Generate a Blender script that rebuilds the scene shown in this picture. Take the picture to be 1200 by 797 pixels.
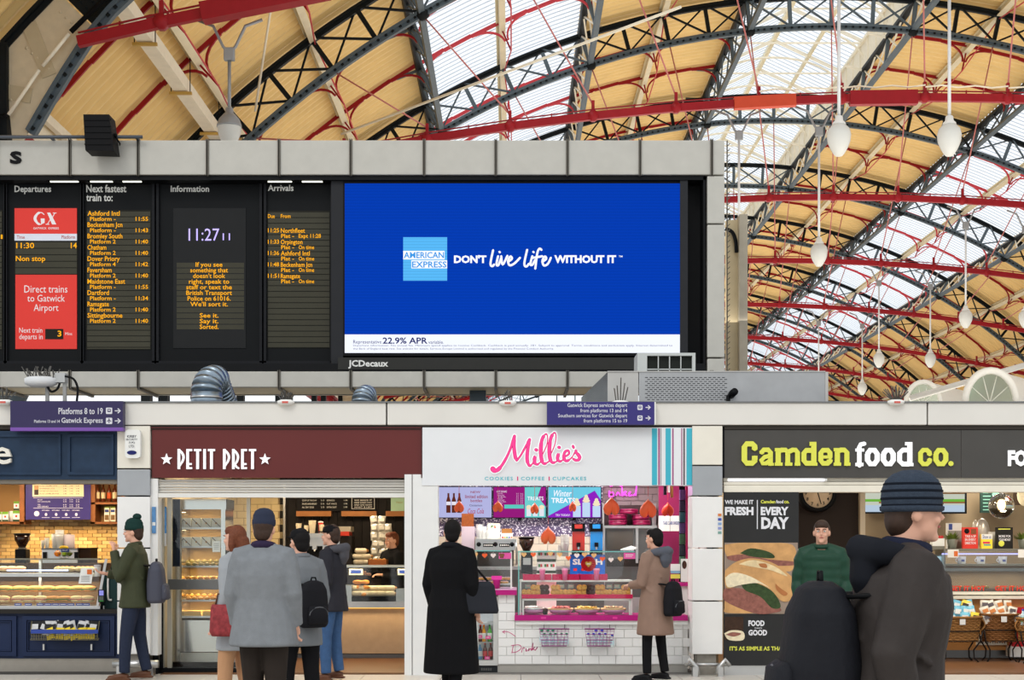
import bpy, math, random
from mathutils import Vector, Matrix
random.seed(7)
for o in list(bpy.data.objects): bpy.data.objects.remove(o)
S = bpy.context.scene
COL = S.collection
PI = math.pi

# ------------------------------------------------------------------ camera, sky, exposure
F = 1700.0; HZ = 641.0; CH = 1.48          # focal length in pixels (1200 wide), horizon row, camera height
cam_d = bpy.data.cameras.new('camera'); cam = bpy.data.objects.new('camera', cam_d); COL.objects.link(cam)
cam_d.sensor_width = 36; cam_d.lens = F/1200*36; cam_d.shift_y = (HZ-398.5)/1200
cam_d.clip_start = .1; cam_d.clip_end = 600
cam.location = (0, 0, CH); cam.rotation_euler = (PI/2, 0, 0)
S.camera = cam
w = bpy.data.worlds.new('sky'); S.world = w; w.use_nodes = True
bg = w.node_tree.nodes['Background']; bg.inputs[0].default_value = (.93, .965, 1, 1); bg.inputs[1].default_value = 1.12
S.view_settings.view_transform = 'Standard'; S.view_settings.look = 'None'
S.view_settings.exposure = 0.12; S.view_settings.gamma = 1; S.view_settings.use_curve_mapping = False
sun_d = bpy.data.lights.new('sun', 'SUN'); sun_d.energy = .8; sun_d.angle = .35; sun_d.color = (1, .96, .9)
sun = bpy.data.objects.new('sun', sun_d); COL.objects.link(sun); sun.rotation_euler = (math.radians(48), 0, math.radians(-22))
for i in range(9):                   # added area lights without fittings, brightening the underside of the vault
    ld = bpy.data.lights.new('vault_fill', 'AREA'); ld.shape = 'RECTANGLE'; ld.size = 22; ld.size_y = 5; ld.energy = 760; ld.color = (1, .95, .86)
    lo_ = bpy.data.objects.new('vault_fill', ld); COL.objects.link(lo_); lo_.location = (10.7, 25+i*10.7, 5.0); lo_.rotation_euler = (PI, 0, 0)

# ------------------------------------------------------------------ materials
def lin(c):
    r = []
    for v in c[:3]:
        v = v/255
        r.append(v/12.92 if v <= .04045 else ((v+.055)/1.055)**2.4)
    return (*r, 1)
MATS = {}
def mat(name, c=0, rough=.5, metal=0, var=.06, scale=6, bump=0, bscale=40, emit=0, trans=0, alpha=1, spec=.22):
    """a procedural surface: colour broken up by noise, optional bump"""
    if name in MATS: return MATS[name]
    m = bpy.data.materials.new(name); m.use_nodes = True; MATS[name] = m
    nt = m.node_tree; n = nt.nodes; b = n['Principled BSDF']; L = nt.links
    b.inputs['Roughness'].default_value = rough; b.inputs['Metallic'].default_value = metal
    if max(c) < 60 and spec == .22: spec = .1; rough = max(rough, .5); b.inputs['Roughness'].default_value = rough
    b.inputs['Specular IOR Level'].default_value = spec
    c = lin(c)
    if var > 0:
        tc = n.new('ShaderNodeTexCoord'); no = n.new('ShaderNodeTexNoise'); no.inputs['Scale'].default_value = scale
        no.inputs['Detail'].default_value = 5; L.new(tc.outputs['Object'], no.inputs['Vector'])
        mx = n.new('ShaderNodeMix'); mx.data_type = 'RGBA'
        mx.inputs[6].default_value = tuple(v*(1-var*1.6) for v in c[:3])+(1,)
        mx.inputs[7].default_value = tuple(min(1, v*(1+var)) for v in c[:3])+(1,)
        L.new(no.outputs['Fac'], mx.inputs[0]); L.new(mx.outputs[2], b.inputs['Base Color'])
        if emit: L.new(mx.outputs[2], b.inputs['Emission Color'])
    else:
        b.inputs['Base Color'].default_value = c
        b.inputs['Emission Color'].default_value = c
    if emit:
        b.inputs['Emission Strength'].default_value = emit
    if trans: b.inputs['Transmission Weight'].default_value = trans
    if alpha < 1: b.inputs['Alpha'].default_value = alpha
    if bump:
        tc = n.new('ShaderNodeTexCoord'); no = n.new('ShaderNodeTexNoise'); no.inputs['Scale'].default_value = bscale
        bp = n.new('ShaderNodeBump'); bp.inputs['Strength'].default_value = bump; bp.inputs['Distance'].default_value = .01
        L.new(tc.outputs['Object'], no.inputs['Vector']); L.new(no.outputs['Fac'], bp.inputs['Height']); L.new(bp.outputs[0], b.inputs['Normal'])
    return m
def emis(name, c, s=1.0):
    """a lit screen or lamp surface"""
    if name in MATS: return MATS[name]
    m = bpy.data.materials.new(name); m.use_nodes = True; MATS[name] = m
    b = m.node_tree.nodes['Principled BSDF']; b.inputs['Base Color'].default_value = (.002, .002, .002, 1)
    b.inputs['Emission Color'].default_value = lin(c); b.inputs['Emission Strength'].default_value = s; b.inputs['Roughness'].default_value = .6; b.inputs['Specular IOR Level'].default_value = 0
    return m
def glass(name, tint=(235, 245, 245), fac=.12, milky=0):
    """thin pane: mostly see-through, a little reflection, optional milky diffusion"""
    if name in MATS: return MATS[name]
    m = bpy.data.materials.new(name); m.use_nodes = True; MATS[name] = m
    nt = m.node_tree; n = nt.nodes; L = nt.links; n.clear()
    out = n.new('ShaderNodeOutputMaterial'); t = n.new('ShaderNodeBsdfTransparent'); t.inputs[0].default_value = lin(tint)
    g = n.new('ShaderNodeBsdfGlossy'); g.inputs['Roughness'].default_value = .05
    lw = n.new('ShaderNodeLayerWeight'); lw.inputs[0].default_value = .25
    ml = n.new('ShaderNodeMath'); ml.operation = 'MULTIPLY_ADD'; ml.inputs[1].default_value = .04 if milky else .25; ml.inputs[2].default_value = fac*.1
    L.new(lw.outputs['Fresnel'], ml.inputs[0])
    mx = n.new('ShaderNodeMixShader'); L.new(ml.outputs[0], mx.inputs[0]); L.new(t.outputs[0], mx.inputs[1]); L.new(g.outputs[0], mx.inputs[2])
    last = mx
    if milky:
        tl = n.new('ShaderNodeBsdfTranslucent'); tl.inputs[0].default_value = (.95, .97, 1, 1)
        m2 = n.new('ShaderNodeMixShader'); m2.inputs[0].default_value = milky
        L.new(mx.outputs[0], m2.inputs[1]); L.new(tl.outputs[0], m2.inputs[2]); last = m2
    L.new(last.outputs[0], out.inputs[0])
    return m

# ------------------------------------------------------------------ mesh builder
def px(x, y, Y):                     # photo pixel + true distance -> place in the world
    return Vector(((x-600)*Y/F, Y, CH-(y-HZ)*Y/F))
class MB:
    def __init__(s, m=None): s.v = []; s.f = []; s.mi = []; s.sm = []; s.mats = []; s.cur = 0; s.use(m)
    def use(s, m):
        if m is None: return s
        if m not in s.mats: s.mats.append(m)
        s.cur = s.mats.index(m); return s
    def add(s, vs, fs, smooth=False):
        b = len(s.v); s.v += [tuple(p) for p in vs]
        for f in fs: s.f.append(tuple(i+b for i in f)); s.mi.append(s.cur); s.sm.append(smooth)
        return s
    def box(s, x0, x1, y0, y1, z0, z1):
        return s.add([(x0,y0,z0),(x1,y0,z0),(x1,y1,z0),(x0,y1,z0),(x0,y0,z1),(x1,y0,z1),(x1,y1,z1),(x0,y1,z1)],
            [(0,3,2,1),(4,5,6,7),(0,1,5,4),(1,2,6,5),(2,3,7,6),(3,0,4,7)])
    def cbox(s, x0, x1, y0, y1, z0, z1, c=.01):
        """box with chamfered edges"""
        X = [(x0, x0+c), (x1, x1-c)]; Yv = [(y0, y0+c), (y1, y1-c)]; Z = [(z0, z0+c), (z1, z1-c)]
        import bmesh
        bm = bmesh.new(); bmesh.ops.create_cube(bm, size=1)
        for v in bm.verts: v.co = Vector((x0+(v.co.x+.5)*(x1-x0), y0+(v.co.y+.5)*(y1-y0), z0+(v.co.z+.5)*(z1-z0)))
        bmesh.ops.bevel(bm, geom=bm.edges[:], offset=c, segments=2, profile=.6, affect='EDGES')
        bm.verts.index_update()
        s.add([v.co[:] for v in bm.verts], [tuple(v.index for v in f.verts) for f in bm.faces]); bm.free(); return s
    def pbox(s, x0, y0, x1, y1, Y, d):
        a = px(x0, y1, Y); b = px(x1, y0, Y)
        return s.box(a.x, b.x, Y, Y+d, a.z, b.z)
    def bar(s, p, q, w, h, up=(0, 0, 1)):
        p = Vector(p); q = Vector(q); d = (q-p)
        if d.length < 1e-6: return s
        d.normalize(); u = Vector(up); sd = d.cross(u)
        if sd.length < 1e-4: sd = d.cross(Vector((1, 0, 0)))
        sd.normalize(); u = sd.cross(d); vs = []
        for c in (p, q):
            for a, b in ((-1,-1),(1,-1),(1,1),(-1,1)): vs.append(c+sd*(a*w/2)+u*(b*h/2))
        return s.add(vs, [(0,1,2,3),(7,6,5,4),(0,4,5,1),(1,5,6,2),(2,6,7,3),(3,7,4,0)])
    def tube(s, pts, r, n=8, cap=True, ell=None):
        """polyline tube; r number or list; ell=(a,b) scales the section"""
        pts = [Vector(p) for p in pts]; k = len(pts); R = r if isinstance(r, (list, tuple)) else [r]*k
        vs = []; ref = None
        for i, p in enumerate(pts):
            d = (pts[min(i+1, k-1)]-pts[max(i-1, 0)])
            if d.length < 1e-9: d = Vector((0, 0, 1))
            d.normalize()
            if ref is None:
                ref = Vector((1, 0, 0)) if abs(d.x) < .9 else Vector((0, 1, 0))
            a = ref-d*ref.dot(d)
            if a.length < 1e-3: a = Vector((0, 1, 0))-d*d.y
            a.normalize(); b = d.cross(a); ref = a
            ea, eb = ell if ell else (1, 1)
            for j in range(n):
                t = 2*PI*j/n; vs.append(p+a*(math.cos(t)*R[i]*ea)+b*(math.sin(t)*R[i]*eb))
        fs = [(i*n+j, i*n+(j+1) % n, (i+1)*n+(j+1) % n, (i+1)*n+j) for i in range(k-1) for j in range(n)]
        if cap: fs += [tuple(range(n-1, -1, -1)), tuple(range((k-1)*n, k*n))]
        return s.add(vs, fs, n > 5)
    def lathe(s, prof, c=(0, 0, 0), n=16, sx=1, sy=1, mtx=None):
        c = Vector(c); vs = []; k = len(prof)
        for r, z in prof:
            for j in range(n):
                t = 2*PI*j/n; v = Vector((math.cos(t)*r*sx, math.sin(t)*r*sy, z))
                vs.append((mtx @ v if mtx else v)+c)
        fs = [(i*n+j, i*n+(j+1) % n, (i+1)*n+(j+1) % n, (i+1)*n+j) for i in range(k-1) for j in range(n)]
        fs += [tuple(range(n-1, -1, -1)), tuple(range((k-1)*n, k*n))]
        return s.add(vs, fs, True)
    def ball(s, c, rx, ry=None, rz=None, n=12, m=8, mtx=None):
        ry = ry or rx; rz = rz or rx
        prof = [(max(math.sin(PI*i/m), .01), -math.cos(PI*i/m)*rz) for i in range(m+1)]
        return s.lathe(prof, c, n, rx, ry, mtx)
    def prism(s, pts, y0, y1):
        """outline in X,Z (seen from the front, any order) pushed from y0 to y1"""
        A = sum(pts[i][0]*pts[(i+1) % len(pts)][1]-pts[(i+1) % len(pts)][0]*pts[i][1] for i in range(len(pts)))
        if A < 0: pts = pts[::-1]
        n = len(pts); vs = [(x, y0, z) for x, z in pts]+[(x, y1, z) for x, z in pts]
        fs = [tuple(range(n)), tuple(range(2*n-1, n-1, -1))]+[(i, i+n, (i+1) % n+n, (i+1) % n) for i in range(n)]
        return s.add(vs, fs)
    def loft(s, secs, n=16, p=2.0):
        """closed rings: (cx,cy,cz, rx, ry)"""
        vs = []
        for (cx, cy, cz, rx, ry) in secs:
            for j in range(n):
                t = 2*PI*j/n; ct, st = math.cos(t), math.sin(t)
                vs.append((cx+rx*math.copysign(abs(ct)**(2/p), ct), cy+ry*math.copysign(abs(st)**(2/p), st), cz))
        k = len(secs)
        fs = [(i*n+j, i*n+(j+1) % n, (i+1)*n+(j+1) % n, (i+1)*n+j) for i in range(k-1) for j in range(n)]
        fs += [tuple(range(n-1, -1, -1)), tuple(range((k-1)*n, k*n))]
        return s.add(vs, fs, True)
    def build(s, name, parent=None, m=None, loc=None, rz=0, kind=None):
        me = bpy.data.meshes.new(name); me.from_pydata(s.v, [], s.f)
        for mm in (s.mats or [m]): me.materials.append(mm)
        if s.mats: me.polygons.foreach_set('material_index', s.mi)
        me.polygons.foreach_set('use_smooth', s.sm); me.update()
        return link(name, me, parent, loc, rz, kind)
def link(name, me, parent=None, loc=None, rz=0, kind=None):
    o = bpy.data.objects.new(name, me); COL.objects.link(o)
    if loc is not None: o.location = loc
    if rz: o.rotation_euler.z = rz
    if parent is not None: o.parent = parent
    if kind: o['kind'] = kind
    return o
def tag(o, label, cat, group=None):
    o['label'] = label; o['category'] = cat
    if group: o['group'] = group
    return o
def thing(name, label, cat, loc=(0, 0, 0), rz=0, group=None):
    o = bpy.data.objects.new(name, None); COL.objects.link(o); o.empty_display_size = .1
    o.location = loc; o.rotation_euler.z = rz
    return tag(o, label, cat, group)
def setting(name):
    o = bpy.data.objects.new(name, None); COL.objects.link(o); o['kind'] = 'structure'; return o
def copy_tree(o, parent=None):
    c = o.copy(); COL.objects.link(c)
    if parent is not None: c.parent = parent
    for ch in [k for k in KIDS.get(o.name, [])]: copy_tree(ch, c)
    return c
KIDS = {}
def kids(o):                         # remember children once, so that copying stays fast
    bpy.context.view_layer.update()
    def rec(q):
        KIDS[q.name] = list(q.children)
        for k in KIDS[q.name]: rec(k)
    rec(o)
def dup(o, loc, label=None, rz=None, group=None, scale=None):
    if o.name not in KIDS: kids(o)
    c = copy_tree(o); c.location = loc
    if label: c['label'] = label
    if rz is not None: c.rotation_euler.z = rz
    if group: c['group'] = group
    if scale: c.scale = (scale,)*3
    return c
TC = {}
def textgeo(t, bold=0, shear=0, space=1):
    k = (t, bold, shear, space)
    if k not in TC:
        cu = bpy.data.curves.new('t', 'FONT'); cu.body = t; cu.offset = bold; cu.shear = shear; cu.space_character = space
        cu.resolution_u = 2
        ob = bpy.data.objects.new('t', cu); me = bpy.data.meshes.new_from_object(ob)
        vs = [(v.co.x, v.co.y) for v in me.vertices]; fs = [tuple(p.vertices) for p in me.polygons]
        bpy.data.objects.remove(ob); bpy.data.curves.remove(cu); bpy.data.meshes.remove(me)
        TC[k] = (vs, fs)
    return TC[k]
def text(mb, t, x0, y0, x1, y1, Y, m=None, bold=.01, shear=0, space=1, d=0, base=False):
    """lettering that fills the box x0..x1, y0..y1 (photo pixels at distance Y), raised by d"""
    if m: mb.use(m)
    vs, fs = textgeo(t, bold, shear, space)
    if not vs: return
    ax = min(v[0] for v in vs); bx = max(v[0] for v in vs); ay = min(v[1] for v in vs); by = max(v[1] for v in vs)
    if base:                      # y0 = top of a capital, y1 = baseline
        hv = textgeo('H', bold)[0]; ay = min(v[1] for v in hv); by = max(v[1] for v in hv)
    A = px(x0, y1, Y); B = px(x1, y0, Y)
    sx = (B.x-A.x)/max(bx-ax, 1e-6); sz = (B.z-A.z)/max(by-ay, 1e-6)
    pv = [(A.x+(v[0]-ax)*sx, Y, A.z+(v[1]-ay)*sz) for v in vs]
    mb.add(pv, fs)
    if d:
        n = len(pv); from collections import Counter
        ec = Counter(); 
        for f in fs:
            for i in range(len(f)): ec[(f[i], f[(i+1) % len(f)])] += 1
        side = [(b, a, a+n, b+n) for (a, b) in ec if (b, a) not in ec]
        mb.add(pv+[(p[0], Y+d, p[2]) for p in pv], side)
def stroke(mb, pts, w, Y, d=.004, close=False, n=0):
    """flat brush stroke through pixel points (w in pixels, number or list)"""
    if n: pts = smooth(pts, n)
    k = len(pts); W = w if isinstance(w, (list, tuple)) else [w]*k
    if len(W) != k: W = [W[min(int(i*(len(W)-1)/(k-1)+.5), len(W)-1)] for i in range(k)]
    L = []; Rr = []
    for i in range(k):
        a = pts[max(i-1, 0)]; b = pts[min(i+1, k-1)]
        dx, dy = b[0]-a[0], b[1]-a[1]; l = math.hypot(dx, dy) or 1
        nx, ny = -dy/l*W[i]/2, dx/l*W[i]/2
        L.append((pts[i][0]+nx, pts[i][1]+ny)); Rr.append((pts[i][0]-nx, pts[i][1]-ny))
    vs = [px(x, y, Y) for x, y in L+Rr]; vs += [p+Vector((0, d, 0)) for p in vs]
    fs = []; m2 = 2*k
    for i in range(k-1):
        fs += [(i, i+1, k+i+1, k+i), (i, m2+i, m2+i+1, i+1), (k+i, k+i+1, m2+k+i+1, m2+k+i)]
    fs += [(0, k, m2+k, m2), (k-1, m2+k-1, m2+2*k-1, 2*k-1)]
    mb.add(vs, fs)
    for q, ww, dz in ((pts[0], W[0], .0006), (pts[-1], W[-1], .0012)):       # round ends
        c = px(q[0], q[1], Y); r = ww/2*Y/F
        mb.add([(c.x+math.cos(t*PI/4)*r, Y-dz, c.z+math.sin(t*PI/4)*r) for t in range(8)], [tuple(range(8))])
def smooth(pts, n):
    out = []
    P = [pts[0]]+list(pts)+[pts[-1]]
    for i in range(1, len(P)-2):
        for j in range(n):
            t = j/n; a, b, c, e = P[i-1], P[i], P[i+1], P[i+2]
            out.append(tuple(.5*((2*b[k])+(-a[k]+c[k])*t+(2*a[k]-5*b[k]+4*c[k]-e[k])*t*t+(-a[k]+3*b[k]-3*c[k]+e[k])*t**3) for k in (0, 1)))
    out.append(tuple(pts[-1])); return out
def lamp(name, loc, size, energy, color=(1, .82, .6), sy=None, rot=(0, 0, 0)):
    d = bpy.data.lights.new(name, 'AREA'); d.shape = 'RECTANGLE'; d.size = size; d.size_y = sy or size; d.energy = energy; d.color = color
    o = bpy.data.objects.new(name, d); COL.objects.link(o); o.location = loc; o.rotation_euler = rot; return o

WHITE = mat('white_paint', (226, 226, 222), .45)
CREAM = mat('cream_paint', (226, 214, 182), .5, var=.1, scale=3)
IVORY = mat('ivory_paint', (240, 232, 212), .5, var=.08)
BLACK = mat('black_paint', (16, 17, 19), .45)
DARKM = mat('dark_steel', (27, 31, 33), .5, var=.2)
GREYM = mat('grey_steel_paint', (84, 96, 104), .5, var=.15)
RED = mat('red_steel_paint', (152, 24, 34), .45, var=.12)
PINKRED = mat('lightened_red_steel_paint', (200, 62, 70), .45, var=.12)  # backlight put into the red of the skylight ribs; truss rods share it
STEEL = mat('brushed_steel', (190, 190, 188), .28, .9, var=.08, scale=14)
ALU = mat('aluminium', (176, 178, 180), .38, .75, var=.06)
WOOD = mat('warm_wood', (144, 88, 48), .45, var=.25, scale=12)
GLASS = None
# ================================================================== ROOF: one barrel vault running away from the camera
CX, CZ = 10.7, -7.2
RL, RU, RS = 26.15, 27.15, 27.42          # lower chord, upper chord, sheeting
BAY = 10.7; Y0 = 27.2; NB = 12             # first arch, number of bays behind it
AY = [Y0+i*BAY for i in range(NB+1)]
def rp(th, R, Y):
    t = math.radians(th); return Vector((CX+R*math.sin(t), Y, CZ+R*math.cos(t)))
YEL = mat('yellow_roof_sheet', (240, 206, 140), .5, var=.1, scale=1.2)
BAR = mat('glazing_bar', (196, 206, 220), .5)
SKY = glass('roof_glass', (252, 254, 255), .02, .1)
ceil = setting('ceiling'); ceil.name = 'ceiling'
# corrugated sheets, one object for each bay and strip; the mesh of a strip is shared by all bays
def sheet(t0, t1, name):
    mb = MB(YEL); per = .38; nper = int(BAY/per); ns = max(2, int((t1-t0)/1.5)); ys = []
    for i in range(nper):
        for k, h in ((0, 0), (.3, .02), (.5, .13), (.7, .13), (.9, .02)): ys.append(((i+k)*BAY/nper, h))
    ys.append((BAY, 0)); vs = []
    for y, h in ys:
        for j in range(ns+1):
            vs.append(rp(t0+(t1-t0)*j/ns, RS+h-.03, y))
    n = ns+1
    fs = [(i*n+j, i*n+j+1, (i+1)*n+j+1, (i+1)*n+j) for i in range(len(ys)-1) for j in range(ns)]
    mb.add(vs, fs, True)
    me = bpy.data.meshes.new(name); me.from_pydata(mb.v, [], mb.f); me.materials.append(YEL)
    me.polygons.foreach_set('use_smooth', [True]*len(me.polygons)); return me
def arcbars(t0, t1, w, h, R, step, y0=0, y1=BAY, seg=2.0):
    mb = MB(BAR); y = y0+step/2
    ns = max(1, int((t1-t0)/seg))
    while y < y1:
        for j in range(ns):
            mb.bar(rp(t0+(t1-t0)*j/ns, R, y), rp(t0+(t1-t0)*(j+1)/ns, R, y), w, h, (0, 0, 1))
        y += step
    return mb
def pane_mesh(t0, t1, R, name):
    ns = 4; vs = []
    for y in (0, BAY):
        for j in range(ns+1): vs.append(rp(t0+(t1-t0)*j/ns, R, y))
    me = bpy.data.meshes.new(name); me.from_pydata([tuple(v) for v in vs], [], [(j, j+1, ns+1+j+1, ns+1+j) for j in range(ns)]); me.materials.append(SKY); return me
strips = [(-50, -42), (-42, -36), (-36, -30), (-18, -12), (-12, -6), (6, 12), (12, 18), (30, 36), (36, 42), (42, 50)]
sh = [(t, sheet(t[0], t[1], 'roof_sheet')) for t in strips]
glz = [(-30, -24), (-24, -18), (18, 24), (24, 30)]
gm = [(t, pane_mesh(t[0], t[1], RS, 'roof_pane'), arcbars(t[0], t[1], .024, .03, RS-.03, .36)) for t in glz]
bars_me = []
for t, pm, bb in gm:
    o = bb.build('glazing_bars', ceil, kind='stuff'); bars_me.append(o.data); o.location.y = AY[0]-BAY
for b in range(-1, NB):
    y = Y0+b*BAY
    for t, me in sh: link('roof_sheet', me, ceil, (0, y, 0))
    for (t, pm, bb), bme in zip(gm, bars_me):
        link('roof_pane', pm, ceil, (0, y, 0))
        if b >= 0: link('glazing_bars', bme, ceil, (0, y, 0), kind='stuff')
# lantern over the crown: cream sides, ribs, pitched glazing
lan_side = MB(IVORY)
for s in (-1, 1):
    a = rp(6*s, RS-.2, 0); lan_side.box(a.x-.06, a.x+.06, 0, BAY, a.z, a.z+.95)
    lan_side.box(a.x-.14, a.x+.14, 0, BAY, a.z+.95, a.z+1.07)
    for k in range(9):
        lan_side.box(a.x-.1, a.x+.1, .3+k*1.2, .42+k*1.2, a.z, a.z+.95)
xr = rp(6, RS, 0).x-CX; zr = rp(6, RS-.2, 0).z+1.07; zt = zr+1.35
lan_bars = MB(BAR)
y = .15
while y < BAY:
    for s in (-1, 1): lan_bars.bar((CX+s*xr, y, zr), (CX, y, zt), .03, .03)
    y += .36
lan_rid = MB(CREAM); lan_rid.box(CX-.08, CX+.08, 0, BAY, zt-.15, zt+.05)
for s in (-1, 1):
    lan_rid.bar((CX+s*xr*.5, 0, (zr+zt)/2-.06), (CX+s*xr*.5, BAY, (zr+zt)/2-.06), .12, .12)
pm = bpy.data.meshes.new('lantern_pane')
pm.from_pydata([(CX-xr, 0, zr), (CX, 0, zt), (CX, BAY, zt), (CX-xr, BAY, zr), (CX+xr, 0, zr), (CX+xr, BAY, zr)], [], [(0, 1, 2, 3), (1, 4, 5, 2)]); pm.materials.append(SKY)
lrib = MB(IVORY)
for s in (-1, 1): lrib.bar((CX+s*xr, 0, zr-.08), (CX, 0, zt-.1), .07, .12)
arc = [(CX+xr*math.sin(a)*1.0, 0, zr-1.0+1.55*math.cos(a)) for a in [math.radians(-90+180*i/18) for i in range(19)]]
lrib.tube(arc, .045, 6); lrib.bar((CX-xr, 0, zr-.1), (CX+xr, 0, zr-.1), .05, .06)
first = None
for b in range(-1, NB):
    y = Y0+b*BAY
    if first is None:
        o1 = lan_side.build('lantern_side', ceil); o2 = lan_bars.build('lantern_bars', ceil, kind='stuff'); o3 = lan_rid.build('lantern_ridge', ceil); o4 = lrib.build('lantern_rib', ceil)
        first = (o1.data, o2.data, o3.data, o4.data)
        for o in (o1, o2, o3, o4): o.location.y = y
    else:
        link('lantern_side', first[0], ceil, (0, y, 0)); link('lantern_bars', first[1], ceil, (0, y, 0), kind='stuff')
        link('lantern_ridge', first[2], ceil, (0, y, 0)); link('lantern_rib', first[3], ceil, (0, y, 0))
    link('lantern_pane', pm, ceil, (0, y, 0))
    for k in (1, 2): link('lantern_rib', first[3], ceil, (0, y+k*BAY/3, 0))
# red ribs between the arches with curved brackets
rib_cells = [(-50, -30), (-30, -18), (-18, -6), (6, 18), (18, 30), (30, 50)]
def ribmesh(t0, t1, m):
    mb = MB(m); ns = int((t1-t0)/2)
    for j in range(ns): mb.bar(rp(t0+(t1-t0)*j/ns, RS-.13, 0), rp(t0+(t1-t0)*(j+1)/ns, RS-.11, 0), .06, .11, rp(t0+1, 1, 0)-Vector((CX, 0, CZ)))
    return mb
def bracketmesh(tm, s, m):
    """curved bracket from the rib down to the strut under a purlin"""
    mb = MB(m); pts = []
    for i in range(7):
        a = i/6*PI/2; dth = 1.7*(1-math.sin(a)) ; R = RS-.16-.55*(1-math.cos(a))
        pts.append(rp(tm+s*(dth+.12), R, 0))
    for i in range(6): mb.bar(pts[i], pts[i+1], .055, .075, (0, 1, 0))
    return mb
rib_me = {}
mids = [-42, -36, -24, -12, 12, 24, 36, 42]
ends = [(-30, -1), (-30, 1), (-18, -1), (-18, 1), (-6, -1), (6, 1), (18, -1), (18, 1), (30, -1), (30, 1)]
rthing = []
for b in range(-1, NB):
    for k in (1, 2):
        y = Y0+b*BAY+k*BAY/3
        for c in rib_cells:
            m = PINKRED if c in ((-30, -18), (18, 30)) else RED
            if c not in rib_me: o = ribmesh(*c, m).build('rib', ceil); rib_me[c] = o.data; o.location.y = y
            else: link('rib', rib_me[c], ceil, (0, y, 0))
        if b < 0: continue
        for tm in mids:
            for s in (-1, 1):
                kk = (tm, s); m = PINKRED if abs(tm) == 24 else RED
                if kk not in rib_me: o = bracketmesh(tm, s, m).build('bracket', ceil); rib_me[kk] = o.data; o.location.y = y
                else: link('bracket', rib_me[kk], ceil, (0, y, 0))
        for tm, s in ends:
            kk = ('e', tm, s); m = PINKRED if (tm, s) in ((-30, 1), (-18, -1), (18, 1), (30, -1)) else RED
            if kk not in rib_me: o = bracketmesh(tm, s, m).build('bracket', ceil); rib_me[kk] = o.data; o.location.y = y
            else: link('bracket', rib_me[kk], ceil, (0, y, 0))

# arches: every one a thing with chords, posts, braces, gussets
def ordn(i): return ['nearest', 'second', 'third', 'fourth', 'fifth', 'sixth', 'seventh', 'eighth', 'ninth', 'tenth', 'eleventh', 'twelfth', 'farthest'][i]
def RLf(t): return RL if abs(t) < 45 else RL-(abs(t)-45)*.085
def chord(R, t0, t1, w, h, m, fn=None, rivets=False):
    mb = MB(m); t = t0
    while t < t1-1e-6:
        a = rp(t, fn(t) if fn else R, 0); b = rp(min(t+1.5, t1), fn(min(t+1.5, t1)) if fn else R, 0)
        up = (a-Vector((CX, 0, CZ))).normalized()
        mb.bar(a, b, w, h*.35, up)
        mb.bar(a-up*h*.3, b-up*h*.3, w*.5, h*.7, up)
        if rivets:
            for q in (.15, .5, .85):
                for e in (-1, 1):
                    c = a.lerp(b, q); mb.use(DARKM); mb.bar(c-up*.06+Vector((0, e*w*.3-.035, 0)), c-up*.06+Vector((0, e*w*.3+.035, 0)), .07, .06, up); mb.use(m)
        t += 1.5
    return mb
posts = [-45+3*i for i in range(31)]
low_me = chord(RL, -50.2, 50.2, .28, .22, GREYM, RLf, True).build('lower_chord').data
up_me = chord(RU, -48.2, 48.2, .26, .2, DARKM).build('upper_chord').data
for o in [o for o in COL.objects if o.name in ('lower_chord', 'upper_chord')]: bpy.data.objects.remove(o)
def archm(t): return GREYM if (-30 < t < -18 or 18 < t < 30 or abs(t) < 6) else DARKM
def tmpmesh(mb, name='m'):
    me = bpy.data.meshes.new(name); me.from_pydata(mb.v, [], mb.f)
    for m in mb.mats: me.materials.append(m)
    me.polygons.foreach_set('material_index', mb.mi); me.polygons.foreach_set('use_smooth', mb.sm); return me
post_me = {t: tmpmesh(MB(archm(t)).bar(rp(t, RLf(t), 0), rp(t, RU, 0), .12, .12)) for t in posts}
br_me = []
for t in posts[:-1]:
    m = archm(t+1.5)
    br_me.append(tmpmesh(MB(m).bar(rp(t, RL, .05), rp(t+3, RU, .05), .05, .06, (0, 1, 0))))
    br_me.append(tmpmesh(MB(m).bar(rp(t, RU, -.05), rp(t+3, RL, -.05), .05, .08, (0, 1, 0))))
nodes = [-30, -18, -6, 6, 18, 30]
gus_me = tmpmesh(MB(DARKM).ball((0, 0, 0), .2, .2, .18, 8, 5))
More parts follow.
